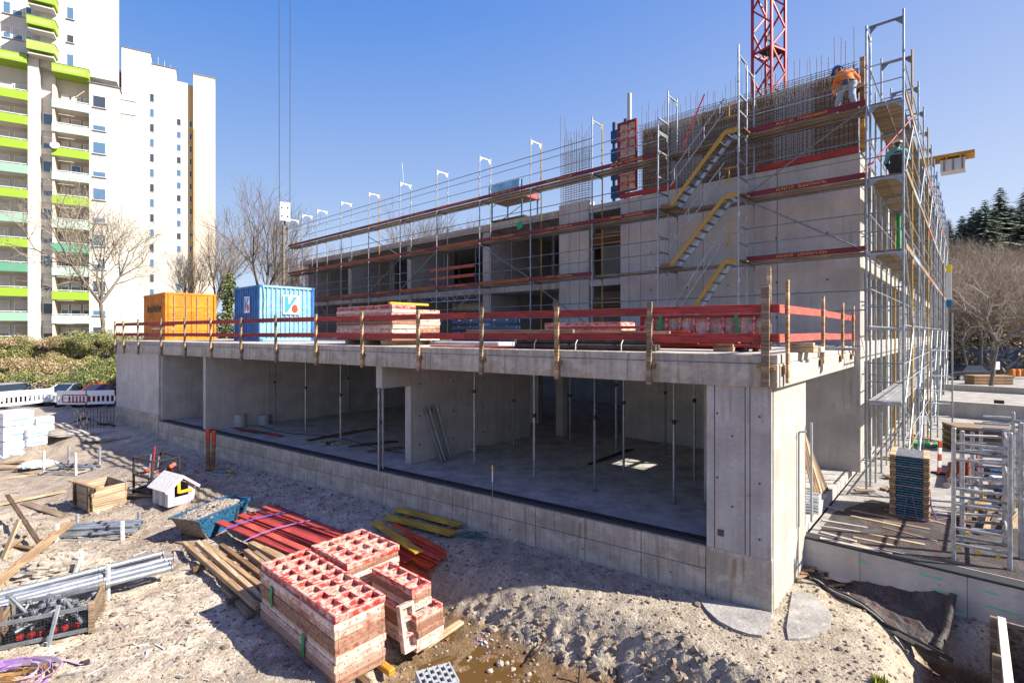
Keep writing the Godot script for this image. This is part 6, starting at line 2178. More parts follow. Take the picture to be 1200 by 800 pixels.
	for s in [[586, 778, 0.08], [594, 777, 0.05], [574, 786, 0.06], [551, 770, 0.04], [620, 790, 0.05], [568, 742, 0.06]]:
		var m := MB.new()
		m.tinted = true
		m.col = Color(0.6, 0.57, 0.5)
		m.stone(Vector3.ZERO, Vector3(s[2], s[2] * 0.7, s[2] * 0.9), rg, 0.15)
		solo(m, "pale_stone", ["largest pale stone lying in the brown puddle", "small pale stone touching the largest one in the puddle", "pale stone near the pierced crate in the puddle", "smallest pale stone at the plank end in the puddle", "pale stone at the far shore of the puddle", "pale stone under the bank above the puddle"][[586, 594, 574, 551, 620, 568].find(int(s[0]))], "stone", M.rubble, Transform3D(Basis.IDENTITY, gp(s[0], s[1], -5.77)))
	var lit := MB.new()
	lit.tinted = true
	for i in 16:
		lit.col = [Color(0.35, 0.3, 0.6), Color(0.7, 0.7, 0.75), Color(0.2, 0.35, 0.6)][i % 3]
		var p := gnd(rg.randf_range(556, 580), rg.randf_range(735, 765))
		lit.box(p + Vector3(0, 0.02, 0), Vector3(rg.randf_range(0.02, 0.09), 0.015, rg.randf_range(0.02, 0.05)), Basis.from_euler(Vector3(rg.randf(), rg.randf() * 6, rg.randf())))
	solo(lit, "litter", "scraps of blue and white litter at the foot of the bank by the puddle", "litter", M.cloth)
	var root := MB.new()
	root.path([gnd(612, 782) + Vector3(0, 0.03, 0), gnd(628, 772) + Vector3(0, 0.08, 0), gnd(636, 760) + Vector3(0, 0.1, 0), gnd(641, 748) + Vector3(0, 0.05, 0)], 0.018, 6)
	solo(root, "bent_rod", "bent rusty rod sticking out of the bank over the puddle", "rod", M.rust)
	var rod2 := MB.new()
	rod2.tube(Vector3.ZERO, Vector3(0.02, 0.3, 0), 0.014, 0.014, 6)
	solo(rod2, "rusty_stake", "short rusty stake standing at the bottom of the bank", "stake", M.rust, Transform3D(Basis.IDENTITY, gnd(678, 800)))
	# clods on the bank: larger lumps that can be told apart
	var lump := MB.new()
	lump.tinted = true
	for i in 340:
		var p := gnd(rg.randf_range(520, 900), rg.randf_range(692, 800))
		var q := (p.x - 4.6) * -0.568 - (-p.z - 9.05) * 0.823
		if q < 1.5 or ground_at(p.x, p.z) < -5.72: continue
		lump.col = Color(0.44, 0.38, 0.31).lerp(Color(0.30, 0.255, 0.205), rg.randf())
		var s := 0.02 + 0.075 * pow(rg.randf(), 4.0)
		lump.stone(p, Vector3(s, s * 0.8, s) * rg.randf_range(0.7, 1.2), rg, 0.35)
	var lo := solo(lump, "clods", "clods of dry earth on the bank above the puddle", "earth", M.rubble)
	stuff(lo)

	# the blue skip of rubble
	var sb := Basis(Vector3(0.26, 0, -0.966), Vector3.UP, Vector3(0.966, 0, 0.26)).orthonormalized()
	var sp := V(-8.25, 0, 14.1)
	sp.y = ground_at(sp.x, sp.z)
	var sk := thing("rubble_skip", "battered blue steel skip with a grey end filled with rubble", "skip", Transform3D(sb.scaled(Vector3.ONE * 0.9), sp))
	var L0 := -0.62; var L1 := 0.68; var T0 := -1.0; var T1 := 1.08; var H := 0.66
	var W0 := 0.42; var W1 := 0.5
	var shell := func(called: String, poly: PackedVector2Array, z: float, m: Material) -> void:
		var b := MB.new()
		b.prism(poly, 0.03, Transform3D(Basis(Vector3.RIGHT, (0.08 if z > 0 else -0.08)), Vector3(0, 0, z)))
		put(b, called, m, sk)
	var prof := PackedVector2Array([Vector2(L0, 0.03), Vector2(L1, 0.03), Vector2(T1 - 0.12, H), Vector2(T0, H)])
	shell.call("side_plate", prof, W0, M.skip_blue)
	shell.call("side_plate", prof, -W0, M.skip_blue)
	bar("end_plate", Vector3(L0, 0.03, 0), Vector3(T0, H, 0), 0.9, 0.03, M.skip_grey, sk, Vector3.RIGHT)
	bar("end_plate", Vector3(L1, 0.03, 0), Vector3(T1 - 0.12, H, 0), 0.9, 0.03, M.skip_blue, sk, Vector3.RIGHT)
	bx("floor_plate", Vector3(0.03, 0.03, 0), Vector3(1.3, 0.05, 0.82), M.steel_dark, sk)
	for z in [W1 - 0.02, -W1 + 0.02]:
		bx("rim", Vector3(0.04, H, z), Vector3(T1 - T0 + 0.16, 0.06, 0.07), M.skip_blue, sk, Basis.IDENTITY, 0.01)
		bx("skid", Vector3(0.05, 0.1, z * 0.86), Vector3(1.5, 0.14, 0.03), M.rust, sk)
		bx("rib", Vector3(0.42, 0.36, z * 0.97), Vector3(0.07, 0.62, 0.05), M.steel_dark, sk, Basis(Vector3.BACK, -0.16))
		bx("waist_rail", Vector3(0.0, 0.4, z * 0.97), Vector3(1.6, 0.05, 0.03), M.skip_blue, sk)
		pipe("lug", Vector3(0.62, 0.5, z * 0.95), Vector3(0.62, 0.5, z * 1.12), 0.035, M.steel_dark, sk)
	for x in [T0 - 0.02, T1 - 0.06]:
		bx("rim", Vector3(x, H, 0), Vector3(0.07, 0.06, 0.86), M.skip_blue if x > 0 else M.skip_grey, sk, Basis.IDENTITY, 0.01)
	var load_ := MB.new()
	load_.tinted = true
	for i in 340:
		var x := rg.randf_range(T0 + 0.06, T1 - 0.35)
		var z := rg.randf_range(-0.42, 0.42)
		load_.col = Color(0.5, 0.47, 0.43).lerp(Color(0.32, 0.29, 0.27), rg.randf())
		var s := rg.randf_range(0.03, 0.09)
		load_.stone(Vector3(x, H - 0.08 + 0.16 * (1.0 - pow(absf(x) / 1.1, 2.0)) * (1.0 - pow(absf(z) / 0.5, 2.0)), z), Vector3(s, s * 0.7, s), rg, 0.3)
	stuff(put(load_, "rubble_load", M.rubble, sk))

	# the little hut
	var hp := V(-10.55, 0, 15.95)
	hp.y = ground_at(hp.x, hp.z)
	var hb := Basis(Vector3(0.86, 0, 0.51), Vector3.UP, Vector3(-0.51, 0, 0.86)).orthonormalized()
	var hu := thing("small_hut", "small wooden play hut with a pale roof and a yellow bracket in its open gable", "hut", Transform3D(hb.scaled(Vector3.ONE * 0.92), hp))
	for i in 5:
		bx("side_board", Vector3(-0.4 + i * 0.2, 0.28, 0.4), Vector3(0.196, 0.56, 0.03), M.concrete_edge if i % 2 else M.plaster_grey, hu)
		bx("side_board", Vector3(-0.4 + i * 0.2, 0.28, -0.4), Vector3(0.196, 0.56, 0.03), M.plaster_grey, hu)
	bx("back_board", Vector3(-0.49, 0.3, 0), Vector3(0.03, 0.6, 0.77), M.wood_grey, hu)
	for s in [-0.3, 0.3]:
		bx("gable_board", Vector3(0.49, 0.32, s), Vector3(0.03, 0.64, 0.17), M.strap_lilac, hu)
	bx("gable_board", Vector3(0.49, 0.14, 0.0), Vector3(0.03, 0.28, 0.42), M.strap_lilac, hu)
	for s in [-1.0, 1.0]:
		var a := Vector3(0, 0.98, 0)
		var b := Vector3(0, 0.53, s * 0.53)
		var rb := Basis(Vector3.RIGHT, 0)
		var mid := (a + b) / 2.0
		bx("roof_panel", mid, Vector3(1.24, 0.035, a.distance_to(b)), M.white_paint if s > 0 else M.wood_grey, hu, Basis(Vector3.RIGHT, s * atan2(0.48, 0.58)), 0.006)
		bx("barge_board", mid + Vector3(0.61, -0.04, 0), Vector3(0.03, 0.09, a.distance_to(b)), M.strap_lilac, hu, Basis(Vector3.RIGHT, s * atan2(0.48, 0.58)))
	bx("yellow_bracket", Vector3(0.53, 0.6, 0.1), Vector3(0.05, 0.4, 0.1), M.panel_yellow, hu, Basis.IDENTITY, 0.01)
	bx("yellow_bracket", Vector3(0.53, 0.43, -0.12), Vector3(0.05, 0.1, 0.42), M.panel_yellow, hu, Basis.IDENTITY, 0.01)
	bx("floor_board", Vector3(0, 0.02, 0), Vector3(1.0, 0.03, 0.8), M.wood_dark, hu)

	# timber trough
	var tp := V(-12.95, 0, 16.1)
	tp.y = ground_at(tp.x, tp.z)
	var tr := thing("timber_trough", "open grey timber trough with posts and a plank laid over its rim", "trough", Transform3D(hb, tp))
	for s in [[0.0, 0.42, 1.3, 0.04, "wood_grey"], [0.0, -0.42, 1.3, 0.04, "wood_grey"]]:
		for k in 3:
			bx("side_board", Vector3(s[0], 0.13 + k * 0.25, s[1] + 0.012 * k * signf(s[1])), Vector3(s[2], 0.245, s[3]), M.wood_weathered, tr)
	for s in [-0.63, 0.63]:
		bx("end_board", Vector3(s, 0.37, 0), Vector3(0.04, 0.74, 0.82), M.wood_weathered, tr)
	for x in [-0.5, 0.5]:
		bx("side_post", Vector3(x, 0.4, 0.48), Vector3(0.1, 0.8, 0.08), M.wood_dark, tr)
	bx("floor_board", Vector3(0, 0.03, 0), Vector3(1.24, 0.04, 0.8), M.wood_dark, tr)
	bar("rim_plank", Vector3(-0.9, 0.79, 0.45), Vector3(0.85, 0.79, 0.38), 0.12, 0.04, M.wood, tr)
	var wire := MB.new()
	wire.path([Vector3(-0.6, 0.8, 0.5), Vector3(-0.5, 0.3, 0.7), Vector3(0.3, 0.25, 0.75), Vector3(0.7, 0.7, 0.5)], 0.007, 4)
	put(wire, "wire", M.rebar, tr)

	# steel basket of gear
	var gp_ := V(-11.75, 0, 16.9)
	gp_.y = ground_at(gp_.x, gp_.z)
	var gb := thing("gear_basket", "dark steel stillage full of tools between the trough and the little hut", "stillage", Transform3D(hb, gp_))
	for x in [-0.6, 0.6]:
		for z in [-0.4, 0.4]:
			bx("post", Vector3(x, 0.6, z), Vector3(0.06, 1.2, 0.06), M.steel_dark, gb)
	for y in [0.1, 0.6, 1.15]:
		for z in [-0.4, 0.4]:
			bx("bar", Vector3(0, y, z), Vector3(1.14, 0.05, 0.04), M.steel_dark, gb)
		for x in [-0.6, 0.6]:
			bx("bar", Vector3(x, y, 0), Vector3(0.04, 0.05, 0.74), M.steel_dark, gb)
	bx("floor_plate", Vector3(0, 0.08, 0), Vector3(1.15, 0.03, 0.78), M.steel_dark, gb)
	for i in 16:
		var m: Material = [M.safety_red, M.steel_dull, M.rubber, M.panel_yellow, M.blue_steel, M.wood_brown, M.steel_dark, M.prop_orange][i % 8]
		bx("tool", Vector3(rg.randf_range(-0.45, 0.45), 0.25 + rg.randf() * 0.6, rg.randf_range(-0.3, 0.3)), Vector3(rg.randf_range(0.1, 0.35), rg.randf_range(0.08, 0.3), rg.randf_range(0.08, 0.2)), m, gb, Basis.from_euler(Vector3(rg.randf(), rg.randf() * 3, rg.randf())), 0.02)
	for i in 4:
		pipe("rod", Vector3(-0.3 + i * 0.22, 0.2, 0.1), Vector3(-0.35 + i * 0.26, 1.2 + 0.3 * (i % 2), 0.0), 0.025, [M.steel, M.safety_red, M.steel, M.rubber][i], gb)

	# stakes
	for i in 2:
		var p := gnd(244 + i * 5, 552)
		var s := thing("marker_stake", "%s of the two timber stakes with red painted tops before the plinth" % ("shorter" if i else "taller"), "stake", Transform3D(Basis(Vector3.BACK, 0.02 - 0.05 * i), p), "red topped stakes")
		bx("stake", Vector3(0, 0.5, 0), Vector3(0.13, 1.1, 0.05), M.wood_brown, s)
		bx("red_top", Vector3(0, 1.28 - 0.05 * i, 0), Vector3(0.134, 0.46, 0.054), M.orange_wood, s)
	var rd := thing("level_rod", "thin rod with a yellow taped top standing at the sill", "rod", Transform3D(Basis.IDENTITY, gp(577, 589, FLOOR + 0.06)))
	pipe("rod", Vector3(0, 0, 0), Vector3(0, 0.8, 0), 0.008, M.steel, rd)
	pipe("white_tape", Vector3(0, 0.5, 0), Vector3(0, 0.75, 0), 0.012, M.white, rd)
	pipe("yellow_tape", Vector3(0, 0.76, 0), Vector3(0, 0.88, 0), 0.016, M.tape_yellow, rd)
	var rag := MB.new()
	rag.tinted = true
	for i in 14:
		rag.col = [Color(0.1, 0.25, 0.45), Color(0.5, 0.42, 0.05), Color(0.3, 0.32, 0.35)][i % 3]
		rag.stone(gnd(254 + rg.randf() * 18, 550 + rg.randf() * 5) + Vector3(0, 0.04, 0), Vector3(0.14, 0.05, 0.09), rg)
	solo(rag, "rag_heap", "blue and yellow rags on the ground beside the red topped stakes", "rags", M.cloth)


# ---------- the left yard ----------
func steel_rack(called: String, label: String, xf: Transform3D, l: float, w: float, h: float, tubes: int) -> Node3D:
	var t := thing(called, label, "pipe rack", xf)
	for x in [-l / 2.0, l / 2.0]:
		for z in [-w / 2.0, w / 2.0]:
			bx("post", Vector3(x, h / 2.0, z), Vector3(0.07, h, 0.07), M.white_paint if z > 0 else M.alu, t, Basis(Vector3.BACK, rr(-0.03, 0.03)), 0.008)
		bx("cross_bar", Vector3(x, 0.08, 0), Vector3(0.06, 0.06, w), M.alu, t)
	for z in [-w / 2.0, w / 2.0]:
		bx("base_rail", Vector3(0, 0.06, z), Vector3(l, 0.05, 0.05), M.alu, t)
	for i in tubes:
		var z := -w / 2.0 + 0.1 + (w - 0.2) * (i % 4) / 3.0
		var y := 0.15 + 0.1 * (i / 4)
		var tb := pipe("scaffold_tube", Vector3(-l * rr(0.55, 0.66), y, z), Vector3(l * rr(0.55, 0.68), y + rr(0, 0.03), z), 0.045, M.steel, t)
		var cp := MB.new()
		cp.box(Vector3(rr(-0.3, 0.3), y, z), Vector3(0.1, 0.12, 0.12), Basis.IDENTITY, 0.02)
		put(cp, "coupler", M.steel_dark, t)
	return t

func build_left() -> void:
	var rg := RandomNumberGenerator.new()
	rg.seed = 31
	var a1 := gnd(84, 552)
	steel_rack("pipe_rack", "empty low steel pipe rack with four posts beside the dirt bank", Transform3D(yaw(-12), a1), 1.5, 0.9, 0.85, 2)
	var sticks := thing("rod_tangle", "tangle of steel rods lying inside the low pipe rack", "rods", Transform3D(Basis.IDENTITY, a1))
	for i in 9:
		var q := Vector3(rg.randf_range(-0.5, 0.5), 0.1, rg.randf_range(-0.3, 0.3))
		pipe("rod", q, q + Vector3(rg.randf_range(-0.6, 0.6), rg.randf_range(0.05, 0.3), rg.randf_range(-0.3, 0.3)), 0.02, M.steel_dark, sticks)
	var a2 := gnd(116, 628)
	steel_rack("pipe_rack", "white posted steel rack holding short scaffold tubes behind the white spill", Transform3D(yaw(8), a2), 1.55, 0.75, 0.5, 7)
	# long tubes resting across
	for i in 6:
		var b := gp(190 + [0, 13, 11, 2, 8, -4][i], 648 + [0, 6, 17, 8, 12, 4][i], -4.98 - 0.06 * (i % 3))
		var e := gp(-30, 704 + [0, 5, 20, 10, 14, 3][i], -4.98 - 0.06 * (i % 3))
		var m := MB.new()
		m.tube(b, e, 0.058, 0.058, 12)
		var ax := (e - b).normalized()
		m.tube(b - ax * 0.012, b + ax * 0.004, 0.085, 0.085, 12)
		m.tube(b + ax * 1.05, b + ax * 1.13, 0.075, 0.075, 12)
		solo(m, "steel_tube", "%s of the long galvanised prop tubes lying across the mesh crate" % nth(i), "tube", M.steel, Transform3D.IDENTITY, "long tubes over the mesh crate")
	for s in [[126, 703, 0.72, 0.0, "white wooden stake holding the long tubes beside the mesh crate"], [97, 672, 0.5, 0.12, "leaning white stake behind the long tubes"], [86, 676, 0.46, -0.3, "crossed white stake behind the long tubes"]]:
		var m := MB.new()
		m.box(Vector3(0, s[2] / 2.0, 0), Vector3(0.06, s[2], 0.06), Basis.IDENTITY, 0.006)
		solo(m, "white_stake", s[4], "stake", M.white_paint, Transform3D(Basis(Vector3.BACK, s[3]), gnd(s[0], s[1])))
	# mesh crate
	var mc := gnd(62, 752)
	var cb := Basis(Vector3(0.88, 0, -0.47), Vector3.UP, Vector3(0.47, 0, 0.88)).orthonormalized()
	var c := thing("mesh_crate", "steel mesh crate packed with galvanised scaffold fittings", "crate", Transform3D(cb, mc + cb * Vector3(-0.12, 0.04, -0.4)))
	var l := 1.3
	var w := 0.8
	for x in [-l / 2.0, l / 2.0]:
		for z in [-w / 2.0, w / 2.0]:
			bx("corner_post", Vector3(x, 0.27, z), Vector3(0.09, 0.56, 0.06), M.wood_grey if x > 0 else M.steel, c)
	for z in [-w / 2.0, w / 2.0]:
		for y in [0.05, 0.45]:
			bx("rail", Vector3(0, y, z), Vector3(l, 0.07, 0.035), M.steel_dull, c)
		var mesh := MB.new()
		for i in 28:
			mesh.tube(Vector3(-l / 2 + l * i / 28.0, 0.05, z), Vector3(-l / 2 + l * i / 28.0, 0.45, z), 0.004, 0.004, 4, false)
		for i in 9:
			mesh.tube(Vector3(-l / 2, 0.05 + 0.045 * i, z), Vector3(l / 2, 0.05 + 0.045 * i, z), 0.004, 0.004, 4, false)
		stuff(put(mesh, "wire_mesh", M.steel_dark, c))
	for x in [-l / 2.0, l / 2.0]:
		bx("end_panel", Vector3(x, 0.27, 0), Vector3(0.03, 0.42, w - 0.06), M.wood_grey, c)
	bx("floor_plate", Vector3(0, 0.03, 0), Vector3(l, 0.03, w), M.steel_dark, c)
	for i in 26:
		var q := Vector3(rg.randf_range(-0.5, 0.45), 0.15 + rg.randf() * 0.3, rg.randf_range(-0.3, 0.3))
		var ax := Vector3(rg.randf_range(-1, 1), rg.randf_range(-0.2, 0.7), rg.randf_range(-1, 1)).normalized() * rg.randf_range(0.15, 0.35)
		pipe("fitting", q - ax, q + ax, rg.randf_range(0.016, 0.03), M.steel_dull if i % 3 else M.steel, c)
		bx("clamp", q + ax, Vector3(0.09, 0.08, 0.07), M.steel_dull, c, yaw(rg.randf() * 180), 0.012)
	for i in 6:
		bx("red_fitting", Vector3(-0.35 + i * 0.15, 0.12, 0.3), Vector3(0.1, 0.08, 0.08), M.safety_red, c, yaw(rg.randf() * 90), 0.01)
	for s in [[0.2, 0.3, 0.46, 0.55], [-0.62, 0.35, 0.46, 0.4]]:
		bar("stay", Vector3(s[0], 0.6, 0.42), Vector3(s[0] - 0.1, -0.03, 0.62), 0.06, 0.03, M.alu, c)
	# spills of concrete and scraps of sheet
	var spills := [[75, 668, 0.8, 0.34, 0.5, "large crumpled heap of pale concrete slurry behind the long tubes"], [148, 700, 0.32, 0.1, 0.25, "small pale lump of concrete by the white stake"], [172, 712, 0.5, 0.10, 0.35, "flat crumbled pale spill beyond the mesh crate"], [132, 718, 0.3, 0.07, 0.2, "thin pale crust of concrete by the crate corner"]]
	for s in spills:
		var p := gnd(s[0], s[1])
		solo(blob(Vector3.ZERO, Vector3(s[2], s[3], s[4]), int(s[0]), 0.4), "concrete_spill", s[5], "concrete", M.slurry, Transform3D(yaw(20), p - Vector3(0, 0.03, 0)))
	var glove := MB.new()
	glove.tinted = true
	glove.col = Color(0.75, 0.3, 0.04)
	glove.stone(Vector3.ZERO, Vector3(0.12, 0.05, 0.08), rg)
	glove.col = Color(0.08, 0.12, 0.3)
	glove.stone(Vector3(-0.12, 0, 0.03), Vector3(0.1, 0.05, 0.09), rg)
	solo(glove, "work_glove", "orange and blue work glove dropped on the pale slurry heap", "glove", M.cloth, Transform3D(yaw(30), gnd(76, 668) + Vector3(0, 0.2, 0)))
	# planks
	var pl := [[-12, 694, 82, 627, 0.24, 0.05, 0.3, "wood", "thick weathered plank propped up beside the pale slurry heap"], [2, 655, 6, 600, 0.14, 0.04, 0.0, "wood_pale", "pale board standing upright at the pile of broken wood"], [8, 606, 48, 646, 0.1, 0.04, 0.12, "wood_dark", "dark board leaning behind the upright pale board"], [5, 640, 40, 645, 0.12, 0.03, 0.05, "wood_brown", "broken brown board in the pile of scrap wood"], [2, 652, 30, 632, 0.1, 0.03, 0.1, "wood", "splintered board on top of the scrap wood"], [-40, 600, 76, 576, 0.2, 0.045, 0.03, "wood_pale", "long pale plank laid on the dirt before the trough"], [-40, 567, 46, 556, 0.18, 0.04, 0.03, "wood_pale", "pale plank lying next to the covered pallet"], [-40, 548, 30, 541, 0.15, 0.08, 0.04, "wood", "squared beam beside the wrapped stacks"], [-30, 552, 24, 549, 0.12, 0.05, 0.03, "wood_brown", "brown batten in front of the squared beam"], [28, 590, 96, 612, 0.25, 0.03, 0.02, "wood_grey", "grey board half buried before the timber trough"], [110, 580, 190, 582, 0.2, 0.05, 0.04, "wood_grey", "grey board lying before the little hut"], [-10, 770, 12, 742, 0.14, 0.05, 0.12, "wood_dark", "dark upright plank end by the heap of straps"], [186, 632, 232, 640, 0.14, 0.03, 0.03, "wood_grey", "thin grey lath on the dirt before the blue skip"]]
	for s in pl:
		var p := gnd(s[0], s[1]) + Vector3(0, s[6], 0)
		var q := gnd(s[2], s[3]) + Vector3(0, s[6], 0)
		if s[8].begins_with("pale board standing"):
			q = p + Vector3(0.12, 0.85, -0.3)
		if s[8].begins_with("thick"): q.y += 0.05; p.y -= 0.2
		if s[8].begins_with("dark board leaning"): p.y += 0.55
		if s[8].begins_with("dark upright"): q = p + Vector3(-0.1, 0.6, -0.2)
		plank("scrap_plank", s[8], p, q, s[4], s[5], M[s[7]])
	# small debris trodden into the yard
	var deb := MB.new()
	deb.tinted = true
	for i in 150:
		var p := gnd(rg.randf_range(0, 330), rg.randf_range(560, 800))
		deb.col = [Color(0.5, 0.4, 0.27), Color(0.36, 0.28, 0.2), Color(0.62, 0.56, 0.46), Color(0.2, 0.2, 0.2), Color(0.6, 0.6, 0.58)][i % 5]
		deb.box(p + Vector3(0, 0.012, 0), Vector3(rg.randf_range(0.05, 0.35), 0.014, rg.randf_range(0.015, 0.05)), Basis.from_euler(Vector3(0, rg.randf() * 6.3, rg.randf_range(-0.1, 0.1))))
	stuff(solo(deb, "debris", "splinters and scraps trodden into the dirt of the yard", "debris", M.cloth))
	# lashing straps
	var hp := gnd(20, 800)
	for i in 9:
		var m := MB.new()
		var pts := []
		var r := 0.18 + 0.04 * i
		for j in 13:
			var a := TAU * j / 12.0 * (0.7 + 0.05 * i) + i
			pts.append(hp + Vector3(cos(a) * r * 1.3, 0.06 + 0.16 * absf(sin(a * 0.5 + i)) , sin(a) * r * 0.8 + 0.06))
		m.ribbon(pts, 0.05, 0.006, Vector3.UP.lerp(Vector3.RIGHT, rg.randf() * 0.7))
		solo(m, "lashing_strap", "%s %s webbing strap in the tangled heap at the yard corner" % [nth(i), ["purple", "tan", "lilac"][i % 3]], "strap", [M.strap_purple, M.strap_tan, M.strap_lilac][i % 3], Transform3D.IDENTITY, "webbing straps in the tangled heap")
	var ml := MB.new()
	var lp := []
	for j in 10:
		lp.append(gnd(28 + j * 7.5, 778 + 3 * sin(j * 0.8)) + Vector3(0, 0.03, 0))
	ml.ribbon(lp, 0.07, 0.006, Vector3(0.2, 0.3, 1))
	solo(ml, "loose_strap", "faded lilac strap end trailing from the heap over the gravel", "strap", M.strap_lilac)
	var bk := MB.new()
	bk.box(Vector3(0, 0.03, 0), Vector3(0.14, 0.05, 0.09), yaw(20), 0.01)
	bk.box(Vector3(0.03, 0.06, 0), Vector3(0.1, 0.03, 0.06), yaw(50), 0.01)
	solo(bk, "ratchet_buckle", "dark ratchet buckle at the end of the trailing lilac strap", "buckle", M.steel_dark, Transform3D(Basis.IDENTITY, gnd(98, 779)))
	# wrapped insulation
	var wr := [[-3, 538, 1.15, 0.63, 1.0, 3, "tall stack of white wrapped insulation packs at the edge of the yard"], [22, 528, 0.7, 0.42, 0.7, 2, "middle stack of white wrapped packs beside the tall one"], [33, 514, 0.6, 0.42, 0.7, 2, "small stack of white wrapped packs behind the others"], [-14, 522, 1.3, 0.5, 1.2, 2, "rear stack of white wrapped packs by the barrier"]]
	for s in wr:
		var p := gnd(s[0], s[1])
		var t := thing("wrapped_stack", s[6], "wrapped stack", Transform3D(yaw(-28 + rg.randf_range(-4, 4)), p))
		bx("pallet", Vector3(0, 0.06, -0.5), Vector3(s[2], 0.12, s[4]), M.wood, t)
		for k in s[5]:
			var pk := bx("pack", Vector3(rg.randf_range(-0.04, 0.04), 0.12 + s[3] * (k + 0.5), -0.5), Vector3(s[2] - 0.02, s[3] - 0.015, s[4]), M.wrap, t, yaw(rg.randf_range(-3, 3)), 0.05)
			for q in 3:
				bx("printed_band", Vector3(-s[2] * 0.25 + q * s[2] * 0.25, 0.05, s[4] / 2.0 + 0.001), Vector3(s[2] * 0.17, 0.05, 0.004), M.wrap_blue, pk, Basis(Vector3.BACK, 0.05), 0.0)
			bx("printed_band", Vector3(s[2] / 2.0 - 0.008, -0.05, 0), Vector3(0.004, 0.08, s[4] * 0.6), M.wrap_blue, pk, Basis.IDENTITY, 0.0)
	var bag := blob(Vector3.ZERO, Vector3(1.0, 0.34, 0.42), 6, 0.25)
	solo(bag, "wrapped_roll", "white wrapped roll lying at the foot of the packs", "roll", M.wrap, Transform3D(yaw(14), gnd(28, 536)))
	var cp := gnd(44, 549)
	var ct := thing("covered_pallet", "small pallet under a crumpled grey white sheet beside the wrapped roll", "pallet", Transform3D(yaw(10), cp))
	for i in 5:
		bx("slat", Vector3(0, 0.13, -0.36 + i * 0.18), Vector3(1.2, 0.025, 0.12), M.wood, ct)
	for i in 3:
		bx("runner", Vector3(-0.5 + i * 0.5, 0.06, 0), Vector3(0.1, 0.1, 0.8), M.wood_brown, ct)
	put(blob(Vector3(0, 0.15, 0), Vector3(0.62, 0.16, 0.46), 8, 0.2), "cover_sheet", M.wrap, ct)
	# blinding concrete and starter bars by the end wall
	for s in [[104, 505, 1.6, 0.05, 0.9, "pale blinding concrete patch with starter bars by the blank end wall"], [92, 497, 1.3, 0.06, 0.8, "pale concrete patch beside the starter bars"], [128, 512, 0.9, 0.05, 0.5, "small pale concrete patch at the foot of the end wall"]]:
		solo(blob(Vector3.ZERO, Vector3(s[2], s[3] * 2.2, s[4]), int(s[0]) + 3, 0.3), "blinding_patch", s[5], "concrete", M.concrete_pale, Transform3D(yaw(20), gnd(s[0], s[1]) - Vector3(0, 0.05, 0)))
	var sbars := thing("starter_bars", "rows of thin upright starter bars beside the blank end wall", "reinforcement", Transform3D(Basis.IDENTITY, gnd(110, 503)))
	for i in 26:
		var q := gnd(86 + (i % 13) * 3.9, 499 + 5 * (i / 13)) - sbars.position
		pipe("bar", q, q + Vector3(rg.randf_range(-0.03, 0.03), rg.randf_range(0.75, 0.95), 0), 0.014, M.rebar, sbars)
	for i in 3:
		pipe("cross_bar", gnd(86, 499) - sbars.position + Vector3(0, 0.2 + 0.25 * i, 0), gnd(133, 499) - sbars.position + Vector3(0, 0.2 + 0.25 * i, 0), 0.010, M.rebar, sbars)
	var hose := MB.new()
	var hpts := []
	for i in 24:
		hpts.append(gnd(74 + i * 2.6, 499 - 6 * sin(i * 0.16) + 2 * sin(i * 0.5)) + Vector3(0, 0.06, 0))
	hose.path(hpts, 0.05, 7)
	solo(hose, "black_hose", "thick black hose curving round the starter bars", "hose", M.rubber)
	# white plastic barrier
	var bars := [[-2, 480, 63, 473], [66, 477, 100, 477], [101, 477, 134, 476]]
	for i in 3:
		var s: Array = bars[i]
		var p := gp(s[0], s[1], -4.52)
		var q := gp(s[2], s[3], -4.52)
		var ln := p.distance_to(q)
		var t := thing("barrier_panel", "white slotted plastic barrier panel, %s along the car park" % ["beside the wrapped packs", "with the red frame, in the middle", "at the podium end"][i], "barrier", Transform3D(aim(p, q), (p + q) / 2.0), "white barrier panels by the car park")
		var n := int(ln / 0.22)
		bx("board", Vector3(0, 0.84, 0), Vector3(ln - 0.03, 0.34, 0.05), M.white, t, Basis.IDENTITY, 0.015)
		bx("board", Vector3(0, 0.24, 0), Vector3(ln - 0.03, 0.16, 0.05), M.white, t, Basis.IDENTITY, 0.015)
		for k in n + 1:
			bx("slat", Vector3(-ln / 2.0 + ln * k / n * 0.985 + 0.02, 0.5, 0), Vector3(0.1, 0.37, 0.04), M.white, t, Basis.IDENTITY, 0.01)
		for x in [-ln / 2.0 + 0.2, ln / 2.0 - 0.2]:
			bx("foot", Vector3(x, 0.08, 0), Vector3(0.12, 0.14, 0.7), M.rubber, t, Basis.IDENTITY, 0.02)
		if i == 1:
			for y in [0.3, 0.74]:
				bx("red_band", Vector3(0.25, y, 0.03), Vector3(1.5, 0.06, 0.02), M.red_wood_pale, t)
			for x in [-0.5, 1.0]:
				bx("red_band", Vector3(x, 0.52, 0.03), Vector3(0.06, 0.38, 0.02), M.red_wood_pale, t)


